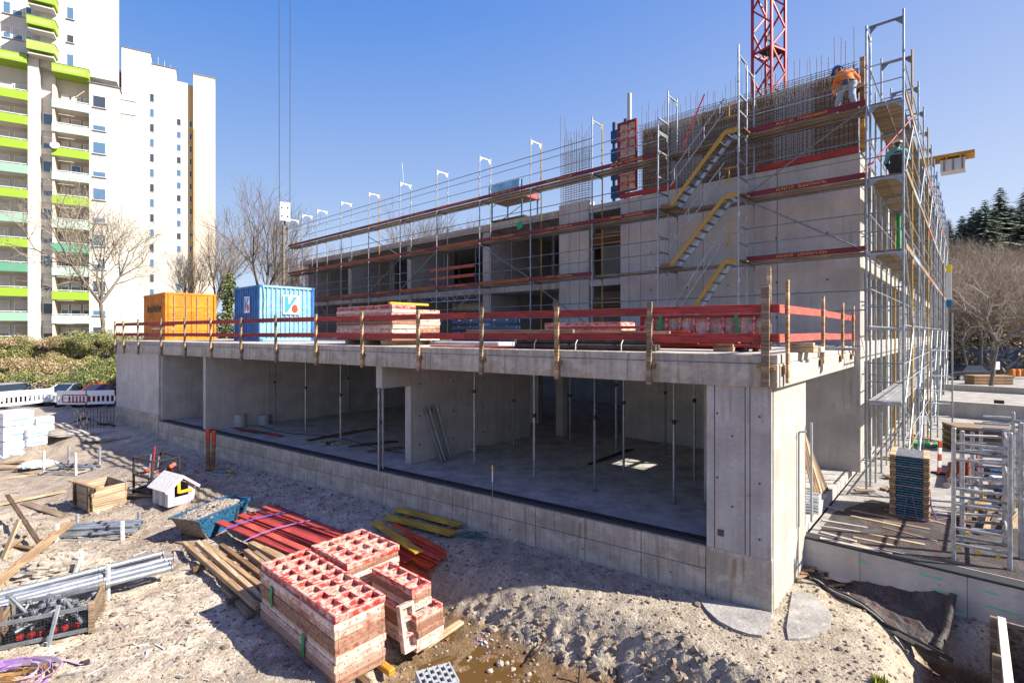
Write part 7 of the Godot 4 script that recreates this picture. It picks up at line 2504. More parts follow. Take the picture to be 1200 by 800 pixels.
# ---------- the yard to the right ----------
func build_right() -> void:
	var rg := RandomNumberGenerator.new()
	rg.seed = 63
	# half-round and corner slabs at the podium foot
	var shape := func(pts: Array, y: float, th: float, called: String, label: String, m: Material) -> void:
		var poly := PackedVector2Array()
		var mid := Vector3.ZERO
		for q in pts:
			mid += gp(q[0], q[1], y) / pts.size()
		for q in pts:
			var p := gp(q[0], q[1], y) - mid
			poly.append(Vector2(p.x, p.z))
		var b := MB.new()
		b.prism(poly, th, Transform3D(Basis(Vector3.RIGHT, Vector3.BACK, Vector3.DOWN), Vector3(0, -th / 2.0, 0)))
		mid.y = maxf(mid.y, ground_at(mid.x, mid.z) + 0.04)
		solo(b, called, label, "slab", m, Transform3D(Basis.IDENTITY, mid))
	shape.call([[929, 692], [939, 692.5], [948, 695], [958, 700.5], [967, 708.5], [973, 717], [975, 725], [972, 733], [966, 739], [957, 744], [947, 747], [935, 748], [924, 748], [922, 735], [925, 715]], -4.93, 0.14, "half_round_slab", "half round pale concrete slab lying at the podium corner", M.concrete_yard)
	shape.call([[818, 704], [860, 712], [904, 722], [903, 741], [893, 749], [878, 747], [860, 741], [842, 731], [829, 719]], -4.99, 0.12, "corner_slab", "flat grey concrete footing strip in front of the corner pier", M.concrete_yard)
	# bitumen sheet along the wall
	var A0 := gp(948, 660, -5.0); var A1 := dp(1114, 700, 9.22)
	var B0 := gp(940, 676, -5.02); var B1 := gp(1094, 762, -5.34)
	var sh := MB.new()
	var n := 26
	var m := 10
	var rows := []
	for i in n + 1:
		var row := []
		var u := float(i) / n
		for j in m + 1:
			var v := float(j) / m
			var p := A0.lerp(A1, u).lerp(B0.lerp(B1, u), v)
			p.y += 0.05 * n2.get_noise_2d(u * 5.0, v * 3.0) + 0.03 - 0.14 * sin(v * PI) * u
			p += Vector3(0.05 * sin(u * 9.0), 0, 0.06 * sin(u * 7.0 + v))
			p.y = maxf(p.y, ground_at(p.x, p.z) + 0.015)
			row.append(p)
		rows.append(row)
	for i in n:
		for j in m:
			sh.quad(rows[i][j], rows[i + 1][j], rows[i + 1][j + 1], rows[i][j + 1])
			var dn := Vector3(0, -0.012, 0)
			sh.quad(rows[i][j] + dn, rows[i][j + 1] + dn, rows[i + 1][j + 1] + dn, rows[i + 1][j] + dn)
		sh.quad(rows[i][m], rows[i + 1][m], rows[i + 1][m] + Vector3(0, -0.012, 0), rows[i][m] + Vector3(0, -0.012, 0))
	var edge := []
	for j in m + 1:
		edge.append(rows[n][j] + Vector3(0, 0.05, 0))
	sh.path(edge, 0.055, 9)
	solo(sh, "bitumen_sheet", "dark sheet of bitumen membrane sagging against the retaining wall with a rolled end", "membrane", M.membrane)
	for k in 3:
		var pts := []
		for i in 16:
			var u := i / 15.0
			pts.append(B0.lerp(B1, u) + Vector3(0.06 * sin(u * 6 + k), 0.03 + 0.03 * k, 0.09 * (k + 1) + 0.05 * sin(u * 8)))
		var b := MB.new()
		for i in pts.size():
			pts[i].y = maxf(ground_at(pts[i].x, pts[i].z) + 0.02, pts[i].y - 0.06)
		b.ribbon(pts, 0.09, 0.012, Vector3.UP.lerp(Vector3(0.4, 0, 0.8), 0.75))
		solo(b, "membrane_strip", "%s pale edged strip folded along the front of the bitumen sheet" % ["inner", "middle", "outer"][k], "strip", [M.membrane, M.concrete_pale, M.bitumen][k])
	for s in [[968, 665, 0.16, "pale round stain lid on the bitumen sheet by the podium"], [985, 677, 0.2, "pale rag on the bitumen sheet"]]:
		var b := MB.new()
		b.lathe([Vector2(0, 0.03), Vector2(s[2], 0.025), Vector2(s[2] + 0.01, 0)], 16)
		var p := gp(s[0], s[1], -4.98)
		p.y = maxf(-4.98, ground_at(p.x, p.z) + 0.05)
		solo(b, "round_lid", s[3], "lid", M.concrete_pale, Transform3D(Basis.IDENTITY, p))
	# debris along the foot
	for i in 12:
		var p := gnd(rg.randf_range(915, 985), rg.randf_range(668, 690))
		plank("wood_scrap", "%s of the wood scraps strewn between the podium and the bitumen sheet" % nth(i), p + Vector3(-0.12, 0.03, 0.02), p + Vector3(rg.randf_range(0.1, 0.4), 0.03 + rg.randf() * 0.05, rg.randf_range(-0.2, 0.2)), rg.randf_range(0.04, 0.1), 0.025, [M.wood, M.wood_brown, M.wood_pale, M.wood_grey][i % 4], "wood scraps by the bitumen sheet")
	# trough of timber and steel
	var t := thing("formwork_trough", "open pale formwork trough standing in the pit below the retaining wall", "trough", Transform3D(UX.basis, UX * Vector3(2.42, -5.9, 5.0)))
	bx("side_board", Vector3(0.03, 0.6, 1.4), Vector3(0.05, 1.16, 2.8), M.skip_grey, t)
	bx("rim_strip", Vector3(0.05, 1.2, 1.4), Vector3(0.1, 0.04, 2.84), M.plaster_warm, t)
	bx("side_board", Vector3(0.95, 0.6, 1.4), Vector3(0.05, 1.16, 2.8), M.skip_grey, t)
	bx("end_board", Vector3(0.49, 0.6, 0.03), Vector3(0.86, 1.16, 0.05), M.skip_grey, t)
	bx("end_board", Vector3(0.49, 0.6, 2.77), Vector3(0.86, 1.16, 0.05), M.skip_grey, t)
	bx("floor_board", Vector3(0.49, 0.05, 1.4), Vector3(0.86, 0.05, 2.7), M.membrane, t)
	for z in [0.06, 1.4, 2.7]:
		bx("side_post", Vector3(-0.05, 0.6, z), Vector3(0.09, 1.24, 0.07), M.wood_grey, t)
	var tuft := MB.new()
	tuft.tinted = true
	var tb := gnd(1030, 800)
	for i in 60:
		tuft.col = Color(0.32, 0.33, 0.04).lerp(Color(0.16, 0.22, 0.04), rg.randf())
		var q := tb + Vector3(rg.randf_range(-0.1, 0.1), 0, rg.randf_range(-0.08, 0.08))
		var w := Vector3(rg.randf_range(-0.03, 0.03), 0, rg.randf_range(-0.03, 0.03))
		tuft.tri(q - w, q + w, q + Vector3(rg.randf_range(-0.06, 0.06), rg.randf_range(0.06, 0.16), rg.randf_range(-0.06, 0.06)))
	solo(tuft, "grass_tuft", "small yellow green tuft growing on the bare soil in front of the corner slab", "plant", M.leaf)
	# strapped bundle of blue trays
	var p0 := gp(1066, 608, YARD)
	var bt := thing("blue_tray_bundle", "tall bundle of dull blue slatted frames between pale edges tied with purple strap", "bundle", Transform3D(UX.basis * yaw(3), p0))
	for k in 25:
		var y := 0.06 + k * 0.057
		bx("blue_frame", Vector3(rg.randf_range(-0.01, 0.01), y, -0.5), Vector3(0.5, 0.035, 1.0), M.bundle_blue if k % 4 else M.steel_dull, bt, yaw(rg.randf_range(-1, 1)), 0.005)
		for s in [-0.31, 0.31]:
			bx("edge_strip", Vector3(s, y + 0.004, -0.5), Vector3(0.12, 0.045, 1.04), M.wood if k % 3 else M.wood_pale, bt, yaw(rg.randf_range(-1, 1)), 0.006)
	for s in [-0.22, 0.2]:
		var b := MB.new()
		b.ribbon([Vector3(s - 0.15, 0.6, 0.04), Vector3(s - 0.05, 0.06, 0.06), Vector3(s + 0.12, 0.04, 0.07), Vector3(s + 0.18, 0.5, 0.04)], 0.035, 0.006, Vector3.BACK)
		put(b, "strap", M.strap_purple, bt)
	var tail := MB.new()
	tail.ribbon([p0 + Vector3(0.45, 0.9, 0.0), p0 + Vector3(0.5, 0.3, 0.0), p0 + Vector3(0.55, 0.02, 0.1), p0 + Vector3(0.9, 0.02, 0.0), p0 + Vector3(1.2, 0.02, 0.15)], 0.035, 0.006, Vector3(0.3, 0.4, 1))
	solo(tail, "purple_strap", "loose purple strap hanging beside the blue bundle onto the yard", "strap", M.strap_purple)
	# ladder-like frames
	var frames := [[1118, 655, 1184, 668, 2.5, "front galvanised ladder frame standing in the yard, its rungs in threes"], [1128, 636, 1178, 640, 2.3, "second galvanised ladder frame close behind the front one"], [1197, 655, 1262, 662, 2.6, "outer galvanised ladder frame at the edge of the yard"], [1188, 600, 1240, 610, 2.4, "rear galvanised ladder frame at the edge of the yard"], [1140, 606, 1186, 611, 2.0, "low galvanised ladder frame behind the front pair, near the orange props"], [1150, 590, 1192, 594, 1.9, "lowest galvanised ladder frame, standing farthest back beside the blue boxes"]]
	for f in frames:
		var a := gp(f[0], f[1], YARD)
		var b := gp(f[2], f[3], YARD)
		var o := thing("ladder_frame", f[5], "frame", Transform3D(aim(a, b), a), "galvanised ladder frames in the yard")
		var l := a.distance_to(b)
		for x in [0.0, l]:
			bx("post", Vector3(x, f[4] / 2.0, 0), Vector3(0.066, f[4], 0.066), M.alu, o, Basis.IDENTITY, 0.01)
			bx("foot_plate", Vector3(x, 0.006, 0), Vector3(0.16, 0.012, 0.16), M.steel_dark, o, Basis.IDENTITY, 0.0)
		for g in [0.3, 1.05, 1.9]:
			for k in 3:
				bx("rung", Vector3(l / 2.0, g + k * 0.15, 0), Vector3(l - 0.07, 0.05, 0.045), M.steel_dull if k % 2 else M.alu, o, Basis.IDENTITY, 0.008)
		for k in 3:
			bx("yellow_clip", Vector3(l * (0.1 + 0.35 * k), 0.22, 0.03), Vector3(0.06, 0.06, 0.03), M.panel_yellow, o)
	var side := [[0, 1], [2, 3]]
	for s in side:
		var a := gp(frames[s[0]][2], frames[s[0]][3], YARD)
		var b := gp(frames[s[1]][2], frames[s[1]][3], YARD)
		var st := MB.new()
		for y in [0.5, 1.6, 2.25]:
			st.tube(a + Vector3(0, y, 0), b + Vector3(0, y, 0), 0.024, 0.024, 8)
		solo(st, "tie_tubes", "tie tubes joining the %s pair of ladder frames" % ("front" if s[0] == 0 else "outer"), "tube", M.alu)
	# orange props lying in a bundle
	for i in 8:
		var f := gp(1110 + (i % 4) * 11 + (5 if i > 3 else 0), 572 - 4 * (i % 2), YARD)
		f.y = YARD + 0.08 + 0.15 * (i / 4)
		var e := f + Vector3(0.667, 0, -0.745) * 3.2
		var b := MB.new()
		b.tube(f, e, 0.055, 0.055, 10)
		var ax := (e - f).normalized()
		b.tube(f + ax * 1.5, f + ax * 1.7, 0.07, 0.07, 10)
		var o := solo(b, "orange_prop", "%s of the orange steel props lying behind the ladder frames" % nth(i), "prop", M.prop_orange, Transform3D.IDENTITY, "orange props bundled in the yard")
		var en := MB.new()
		en.tube(f - ax * 0.012, f + ax * 0.004, 0.085, 0.085, 12)
		en.tube(f - ax * 0.02, f - ax * 0.011, 0.03, 0.03, 8)
		put(en, "end_plate", M.plastic_grey, o)
	# stacks of grey boards
	var gs := gp(1150, 532, YARD)
	for k in 8:
		var b := MB.new()
		b.box(Vector3.ZERO, Vector3(2.0, 0.1, 1.1), Basis.IDENTITY, 0.012)
		for i in 6:
			b.box(Vector3(-0.9 + i * 0.36, 0.0, 0.553), Vector3(0.05, 0.08, 0.012))
		solo(b, "grey_shutter_board", "%s grey shuttering board from the bottom of the stack behind the orange props" % nth(k), "board", M.wood_grey if k % 2 else M.wood_dark, Transform3D(UX.basis * yaw(20 + rg.randf_range(-2, 2)), gs + Vector3(0.5, 0.06 + k * 0.115, -0.5)), "grey shuttering boards stacked in the yard")
	for i in 5:
		var b := MB.new()
		b.box(Vector3.ZERO, Vector3(0.5, 0.3, 0.4), Basis.IDENTITY, 0.04)
		solo(b, "blue_crate", "%s blue box among the goods behind the ladder frames" % nth(i), "box", M.blue_steel if i % 2 == 0 else M.white_paint, Transform3D(yaw(rg.randf() * 90), gp(1166 + i * 7, 560 + (i % 3) * 12, YARD) + Vector3(0, 0.15, 0)), "boxes behind the ladder frames")
	for i in 9:
		var a := gp(1128 + i * 7, 628 - (i % 4) * 9, YARD) + Vector3(0, 0.05 + 0.07 * (i / 4), 0)
		var e := a + Vector3(0.667, 0, -0.745) * rg.randf_range(1.2, 2.2) + Vector3(0.05 * i, 0, 0)
		plank("yard_timber", "%s squared timber lying between the ladder frames of the yard" % nth(i), a, e, 0.1, 0.08, [M.wood, M.wood_dark, M.wood_grey, M.girder_yellow][i % 4], "timber beams between the ladder frames")
	# marker post
	var mp := thing("marker_post", "red and white banded marker post standing on the yard", "post", Transform3D(Basis(Vector3.BACK, -0.03), gp(1101, 555, YARD)))
	for k in 5:
		bx("band", Vector3(0, 0.1 + k * 0.2, 0), Vector3(0.1, 0.198, 0.05), M.orange_wood if k % 2 == 0 else M.white, mp)
	bx("foot", Vector3(0, 0.02, 0), Vector3(0.3, 0.05, 0.3), M.rubber, mp, Basis.IDENTITY, 0.01)
	# low concrete basins
	var bs := thing("concrete_basin", "low pale concrete basin with raised rims at the back of the yard", "basin", Transform3D(UX.basis, gp(1094, 486, YARD)))
	bx("floor", Vector3(3.6, 0.25, -5.0), Vector3(7.8, 0.5, 9.6), M.concrete_yard, bs)
	bx("rim", Vector3(3.6, 0.4, 0.0), Vector3(8.2, 0.8, 0.3), M.concrete_pale, bs, Basis.IDENTITY, 0.01)
	bx("rim", Vector3(3.6, 0.45, -10.0), Vector3(8.2, 0.9, 0.3), M.concrete_pale, bs, Basis.IDENTITY, 0.01)
	bx("rim", Vector3(7.6, 0.45, -5.0), Vector3(0.4, 0.9, 9.68), M.concrete_pale, bs, Basis.IDENTITY, 0.01)
	bx("rim", Vector3(-0.4, 0.4, -5.0), Vector3(0.3, 0.8, 9.68), M.concrete_pale, bs, Basis.IDENTITY, 0.01)
	bx("blue_edge", Vector3(7.62, 0.92, -5.0), Vector3(0.12, 0.03, 9.0), M.wrap_blue, bs)
	bx("small_block", Vector3(2.6, 0.6, -3.0), Vector3(0.4, 0.2, 0.3), M.steel_dark, bs)
	# scaffold ladder tower
	var la := gp(1091, 517, YARD)
	var lt := thing("access_frame", "tall narrow scaffold frame with ladder rungs standing free in the yard", "frame", Transform3D(yaw(-10), la))
	for x in [0.0, 0.76]:
		pipe("upright", Vector3(x, 0, 0), Vector3(x, 5.1 - (1.4 if x == 0.0 else 0.0), 0), 0.028, M.steel, lt)
		pipe("upright", Vector3(x, 0, -0.9), Vector3(x, 3.7, -0.9), 0.028, M.steel, lt)
	for y in [0.5, 1.0, 1.5, 2.0, 2.6, 3.6]:
		pipe("rung", Vector3(0, y, 0), Vector3(0.76, y, 0), 0.024, M.steel, lt)
		pipe("rung", Vector3(0, y, -0.9), Vector3(0.76, y, -0.9), 0.02, M.steel, lt)
	pipe("diagonal", Vector3(0, 0.4, 0), Vector3(0, 2.4, -0.9), 0.02, M.steel, lt)
	# boards leaning in the sun on the return wall
	for i in 5:
		var f := gp(957 + i * 3.2, 585 - i * 2.5, FLOOR)
		var top := f + UX.basis * Vector3(-0.36 - 0.05 * i, 0, 0.0) + Vector3(0, 1.9 - 0.14 * i, 0)
		top += UX.basis * Vector3(0, 0, 0.1 - 0.06 * i)
		plank("leaning_board", "%s board from the front of those leaning on the sunlit return wall" % nth(i), f, top, 0.14 + 0.03 * (i % 2), 0.035, [M.wood, M.wood_brown, M.wood_pale, M.wood_grey, M.wood_dark][i], "boards leaning on the return wall")
	var cr := gp(947, 601, FLOOR)
	var ct := thing("plastic_crate", "stack of two pale grey slotted crates on the slab corner", "crate", Transform3D(UX.basis, cr))
	for k in 2:
		for s in [-0.2, 0.2]:
			bx("end_wall", Vector3(s, 0.1 + k * 0.21, -0.15), Vector3(0.02, 0.2, 0.3), M.plastic_grey, ct)
			for j in 3:
				bx("slat", Vector3(0, 0.035 + j * 0.066 + k * 0.21, -0.15 + s * 0.75), Vector3(0.4, 0.045, 0.02), M.sign_white, ct)
		bx("base", Vector3(0, 0.012 + k * 0.21, -0.15), Vector3(0.38, 0.015, 0.28), M.plastic_grey, ct)
	var cd := MB.new()
	cd.path([UX * Vector3(-0.49, -3.9, 5.1), UX * Vector3(-0.49, -2.0, 5.1), UX * Vector3(-0.36, -1.97, 5.1)], 0.02, 7)
	solo(cd, "wall_conduit", "grey pipe running up the sunlit return wall", "pipe", M.plastic_grey)
	var pv := MB.new()
	pv.tube(UX * Vector3(-0.42, -4.0, 4.35), UX * Vector3(-0.42, -1.9, 4.35), 0.025, 0.025, 8)
	solo(pv, "grey_post", "slender grey post at the back edge of the return wall", "post", M.plastic_grey)
	# bits below the flank scaffold
	for i in 11:
		var p := gp(rg.randf_range(995, 1060), rg.randf_range(505, 582), YARD)
		if (UX.affine_inverse() * p).x < 0.15: p += UX.basis.x * 0.8
		var d := Vector3(rg.randf_range(-1, 1), 0, rg.randf_range(-1, 1)).normalized() * rg.randf_range(0.3, 0.8)
		plank("yard_board", "%s loose board at the foot of the flank scaffold" % nth(i), p + Vector3(0, 0.03 + 0.02 * i * 0.3, 0), p + d + Vector3(0, 0.03 + 0.02 * i * 0.3, 0), rg.randf_range(0.1, 0.25), 0.04, [M.wood_pale, M.wood, M.wood_grey, M.wood_brown][i % 4], "loose boards below the flank scaffold")
	for i in 14:
		var p := gp(960 + (i * 37) % 110, 592 + (i * 13) % 46, YARD)
		var d := UX.basis.x.rotated(Vector3.UP, rg.randf_range(-0.3, 0.3)) * rg.randf_range(0.5, 1.2)
		plank("yard_lath", "%s thin pale lath scattered on the dark yard edge" % nth(i), p + Vector3(0, 0.015, 0), p + d + Vector3(0, 0.015, 0), rg.randf_range(0.05, 0.14), 0.02, [M.concrete_pale, M.wood_pale, M.wood_grey][i % 3], "laths scattered at the yard edge")
	var gnet := MB.new()
	for i in 7:
		var pts := []
		for j in 7:
			pts.append(gp(1060 + j * 5 + i * 3, 521 + 4 * sin(j + i), YARD) + Vector3(0, 0.03, 0))
		gnet.path(pts, 0.02, 5)
	solo(gnet, "green_hose", "green hose lying in loops on the yard behind the blue bundle", "hose", M.strap_green)
	# dark membrane laid over the front of the yard
	struct(flat([U2(-0.35, 4.1), U2(9.0, 4.1), U2(9.0, 1.9), U2(3.0, 0.9), U2(0.2, 0.6), U2(-0.35, 2.4)], YARD + 0.008, YARD - 0.05, "yard_membrane", M.membrane, null))


# ---------- street, cars, hoarding ----------
func car(label: String, at: Vector3, deg: float, paint: Material, group: String) -> Node3D:
	var t := thing("parked_car", label, "car", Transform3D(yaw(deg).scaled(Vector3(1, 0.93, 1)), at), group)
	var b := MB.new()
	var secs := [[-2.1, 0.45, 0.72, 0.70], [-2.0, 0.32, 0.86, 0.80], [-1.2, 0.25, 0.92, 0.86], [-0.6, 0.22, 0.95, 0.88], [1.2, 0.22, 0.95, 0.88], [1.9, 0.3, 0.93, 0.84], [2.12, 0.42, 0.8, 0.74]]
	for i in secs.size() - 1:
		var s: Array = secs[i]
		var e: Array = secs[i + 1]
		for g in [1.0, -1.0]:
			var a0 := Vector3(s[0], s[1], g * s[3]); var a1 := Vector3(e[0], e[1], g * e[3])
			var b0 := Vector3(s[0], s[2] - 0.1, g * s[3] * 1.03); var b1 := Vector3(e[0], e[2] - 0.1, g * e[3] * 1.03)
			var c0 := Vector3(s[0], s[2], g * s[3] * 0.9); var c1 := Vector3(e[0], e[2], g * e[3] * 0.9)
			b.quad(a0, a1, b1, b0); b.quad(b0, b1, c1, c0)
		b.quad(Vector3(s[0], s[2], s[3] * 0.9), Vector3(e[0], e[2], e[3] * 0.9), Vector3(e[0], e[2], -e[3] * 0.9), Vector3(s[0], s[2], -s[3] * 0.9))
	for i in [0, 6]:
		var s: Array = secs[i]
		b.quad(Vector3(s[0], s[1], -s[3]), Vector3(s[0], s[1], s[3]), Vector3(s[0], s[2], s[3] * 0.9), Vector3(s[0], s[2], -s[3] * 0.9))
	put(b, "body", paint, t)
	var c := MB.new()
	var r0 := [Vector3(-1.05, 0.93, 0.78), Vector3(1.75, 0.93, 0.78)]
	var r1 := [Vector3(-0.35, 1.42, 0.6), Vector3(1.35, 1.42, 0.6)]
	c.box(Vector3(0.5, 1.43, 0), Vector3(1.75, 0.05, 1.22), Basis.IDENTITY, 0.02)
	put(c, "roof", paint, t)
	var mir := func(p: Vector3) -> Vector3: return Vector3(p.x, p.y, -p.z)
	for g in 2:
		var w := MB.new()
		var q := [r0[0], r0[1], r1[1], r1[0]]
		if g == 1: q = [mir.call(r0[0]), mir.call(r0[1]), mir.call(r1[1]), mir.call(r1[0])]
		w.quad(q[0], q[1], q[2], q[3])
		put(w, "side_window", M.glass, t)
		for x in [0, 1]:
			bar("pillar", q[x], q[3 - x], 0.06, 0.05, paint, t)
	for x in [0, 1]:
		var w := MB.new()
		w.quad(r0[x], r1[x], mir.call(r1[x]), mir.call(r0[x]))
		put(w, "windscreen", M.glass, t)
	for x in [-1.3, 1.3]:
		for z in [-0.82, 0.82]:
			var wh := MB.new()
			wh.tube(Vector3(x, 0.31, z - 0.1), Vector3(x, 0.31, z + 0.1), 0.31, 0.31, 16)
			var wn := put(wh, "wheel", M.rubber, t)
			var ri := MB.new()
			ri.tube(Vector3(x, 0.31, z - 0.105), Vector3(x, 0.31, z + 0.105), 0.19, 0.19, 12)
			put(ri, "rim", M.steel, wn)
	for z in [-0.62, 0.62]:
		bx("headlight", Vector3(-2.06, 0.66, z), Vector3(0.08, 0.14, 0.3), M.sign_white, t, Basis.IDENTITY, 0.02)
		bx("tail_light", Vector3(2.1, 0.68, z), Vector3(0.06, 0.16, 0.24), M.lamp_red, t, Basis.IDENTITY, 0.02)
	bx("number_plate", Vector3(2.13, 0.52, 0), Vector3(0.02, 0.11, 0.5), M.sign_white, t, Basis.IDENTITY, 0.0)
	return t

func build_street() -> void:
	var gr := "cars parked behind the white barrier"
	var y := -4.8
	var spots := [[-4, 34.6, 75, "car_silver", "silver car parked behind the wrapped packs"], [44, 36.4, 92, "car_dark", "dark car parked under the brown shrubs"], [82, 35.2, 84, "car_silver", "pale car parked behind the middle barrier panel"], [119, 34.8, 96, "car_red", "red car with a white tailgate parked next to the podium end"]]
	for s in spots:
		var p := dp(s[0], 400, s[1])
		car(s[4], Vector3(p.x, y, p.z), s[2], M[s[3]], gr)
	var p2 := dp(1130, 400, 47.5)
	car("dark blue car parked in front of the blue hoarding", Vector3(p2.x, -4.35, p2.z), 8, M.car_dark, "")
	# hoarding
	var h := thing("site_hoarding", "dark blue sheeted hoarding at the foot of the wooded hill", "fence", Transform3D(yaw(-4), dp(1160, 440, 52.0) + Vector3(0, 0, 0)))
	for i in 12:
		bx("sheet", Vector3(-7.5 + i * 2.0, 1.5, 0), Vector3(1.97, 2.7, 0.05), M.fence_blue, h, Basis(Vector3.UP, 0.02 * (i % 3 - 1)), 0.01)
		pipe("post", Vector3(-8.5 + i * 2.0, -0.3, -0.08), Vector3(-8.5 + i * 2.0, 2.9, -0.08), 0.04, M.steel_dull, h)
	var tp := dp(1159, 447, 43.0)
	for k in 6:
		var b := MB.new()
		b.box(Vector3.ZERO, Vector3(3.1, 0.12, 1.0), Basis.IDENTITY, 0.01)
		solo(b, "timber_pack", "%s pale timber pack layer from the bottom beside the street tree" % nth(k), "timber", M.wood if k % 2 else M.wood_brown, Transform3D(yaw(-3), Vector3(tp.x, YARD + 0.07 + k * 0.125, tp.z)), "timber pack by the street tree")
	var sg := thing("site_sign", "small white sign board on a post beside the street tree", "sign", Transform3D(Basis.IDENTITY, dp(1167, 441, 45.0)))
	pipe("post", Vector3(0, -0.4, 0), Vector3(0, 1.0, 0), 0.035, M.steel_dull, sg)
	bx("board", Vector3(0, 0.95, 0.04), Vector3(0.7, 0.7, 0.03), M.sign_white, sg)
	var gt := MB.new()
	var rg := RandomNumberGenerator.new()
	rg.seed = 9
	for i in 5:
		gt.tinted = true
		gt.col = Color(0.7, 0.25, 0.05)
		gt.box(Vector3(i * 0.5, 0.35, 0), Vector3(0.4, 0.7, 0.4), yaw(i * 20.0), 0.08)
	solo(gt, "orange_bins", "row of orange bags standing before the blue hoarding", "bag", M.cloth, Transform3D(Basis.IDENTITY, dp(1187, 441, 48.0)))


# ---------- people ----------
func figure(bones: Array, cell: float, blend: float, mb: MB) -> void:
	# bones: [a, b, radius a, radius b, colour]; one smooth skin over all of them
	var lo := Vector3(1e9, 1e9, 1e9)
	var hi := -lo
	for q in bones:
		var r := maxf(q[2], q[3]) + blend + cell * 2.0
		for p in [q[0], q[1]]:
			lo = lo.min(p - Vector3.ONE * r)
			hi = hi.max(p + Vector3.ONE * r)
	var nx := int((hi.x - lo.x) / cell) + 2
	var ny := int((hi.y - lo.y) / cell) + 2
	var nz := int((hi.z - lo.z) / cell) + 2
	var f := PackedFloat32Array()
	f.resize(nx * ny * nz)
	f.fill(1.0)
	var near := PackedFloat32Array()
	near.resize(nx * ny * nz)
	near.fill(1.0)
	var who := PackedInt32Array()
	who.resize(nx * ny * nz)
	for bi in bones.size():
		var q: Array = bones[bi]
		var a: Vector3 = q[0]
		var ab: Vector3 = q[1] - a
		var l2 := maxf(ab.length_squared(), 1e-8)
		var r := maxf(q[2], q[3]) + blend + cell * 2.0
		var c0: Vector3 = (a.min(q[1]) - Vector3.ONE * r - lo) / cell
		var c1: Vector3 = (a.max(q[1]) + Vector3.ONE * r - lo) / cell
		for z in range(maxi(0, int(c0.z)), mini(nz, int(c1.z) + 1)):
			for y in range(maxi(0, int(c0.y)), mini(ny, int(c1.y) + 1)):
				for x in range(maxi(0, int(c0.x)), mini(nx, int(c1.x) + 1)):
					var p := lo + Vector3(x, y, z) * cell
					var u := clampf((p - a).dot(ab) / l2, 0.0, 1.0)
					var d := p.distance_to(a + ab * u) - lerpf(q[2], q[3], u)
					var k := (z * ny + y) * nx + x
					if d < near[k]:
						near[k] = d
						who[k] = bi
					var h := clampf(0.5 + 0.5 * (f[k] - d) / blend, 0.0, 1.0)
					f[k] = lerpf(f[k], d, h) - blend * h * (1.0 - h)
	var ids := {}
	var vs := PackedVector3Array()
	var ns := PackedVector3Array()
	var cs := PackedColorArray()
	var sx := 1
	var sy := nx
	var sz := nx * ny
	for z in nz - 1:
		for y in ny - 1:
			for x in nx - 1:
				var k := z * sz + y * sy + x
				var w := [f[k], f[k + 1], f[k + sy], f[k + sy + 1], f[k + sz], f[k + sz + 1], f[k + sz + sy], f[k + sz + sy + 1]]
				var neg := 0
				for i in 8:
					if w[i] < 0.0: neg += 1
				if neg == 0 or neg == 8: continue
				var s := Vector3.ZERO
				var n := 0
				for e in [[0, 1], [2, 3], [4, 5], [6, 7], [0, 2], [1, 3], [4, 6], [5, 7], [0, 4], [1, 5], [2, 6], [3, 7]]:
					var u: float = w[e[0]]
					var v: float = w[e[1]]
					if (u < 0.0) != (v < 0.0):
						var t := u / (u - v)
						var p0 := Vector3(e[0] & 1, (e[0] >> 1) & 1, e[0] >> 2)
						var p1 := Vector3(e[1] & 1, (e[1] >> 1) & 1, e[1] >> 2)
						s += p0.lerp(p1, t)
						n += 1
				ids[k] = vs.size()
				vs.append(lo + (Vector3(x, y, z) + s / n) * cell)
				ns.append(Vector3(w[1] + w[3] + w[5] + w[7] - w[0] - w[2] - w[4] - w[6], w[2] + w[3] + w[6] + w[7] - w[0] - w[1] - w[4] - w[5], w[4] + w[5] + w[6] + w[7] - w[0] - w[1] - w[2] - w[3]).normalized())
				cs.append(bones[who[k]][4])
	var em := func(a: int, b: int, c: int, d: int, flip: bool) -> void:
		if not (ids.has(a) and ids.has(b) and ids.has(c) and ids.has(d)): return
		var q := [ids[a], ids[b], ids[c], ids[d]]
		if flip: q.reverse()
		mb.col = cs[q[0]]
		mb.quad_n(vs[q[0]], vs[q[1]], vs[q[2]], vs[q[3]], ns[q[0]], ns[q[1]], ns[q[2]], ns[q[3]])
	for z in range(1, nz - 1):
		for y in range(1, ny - 1):
			for x in range(1, nx - 1):
				var k := z * sz + y * sy + x
				if (f[k] < 0.0) != (f[k + sx] < 0.0):
					em.call(k - sy - sz, k - sz, k, k - sy, f[k] > 0.0)
				if (f[k] < 0.0) != (f[k + sy] < 0.0):
					em.call(k - sx - sz, k - sx, k, k - sz, f[k] > 0.0)
				if (f[k] < 0.0) != (f[k + sz] < 0.0):
					em.call(k - sx - sy, k - sy, k, k - sx, f[k] > 0.0)

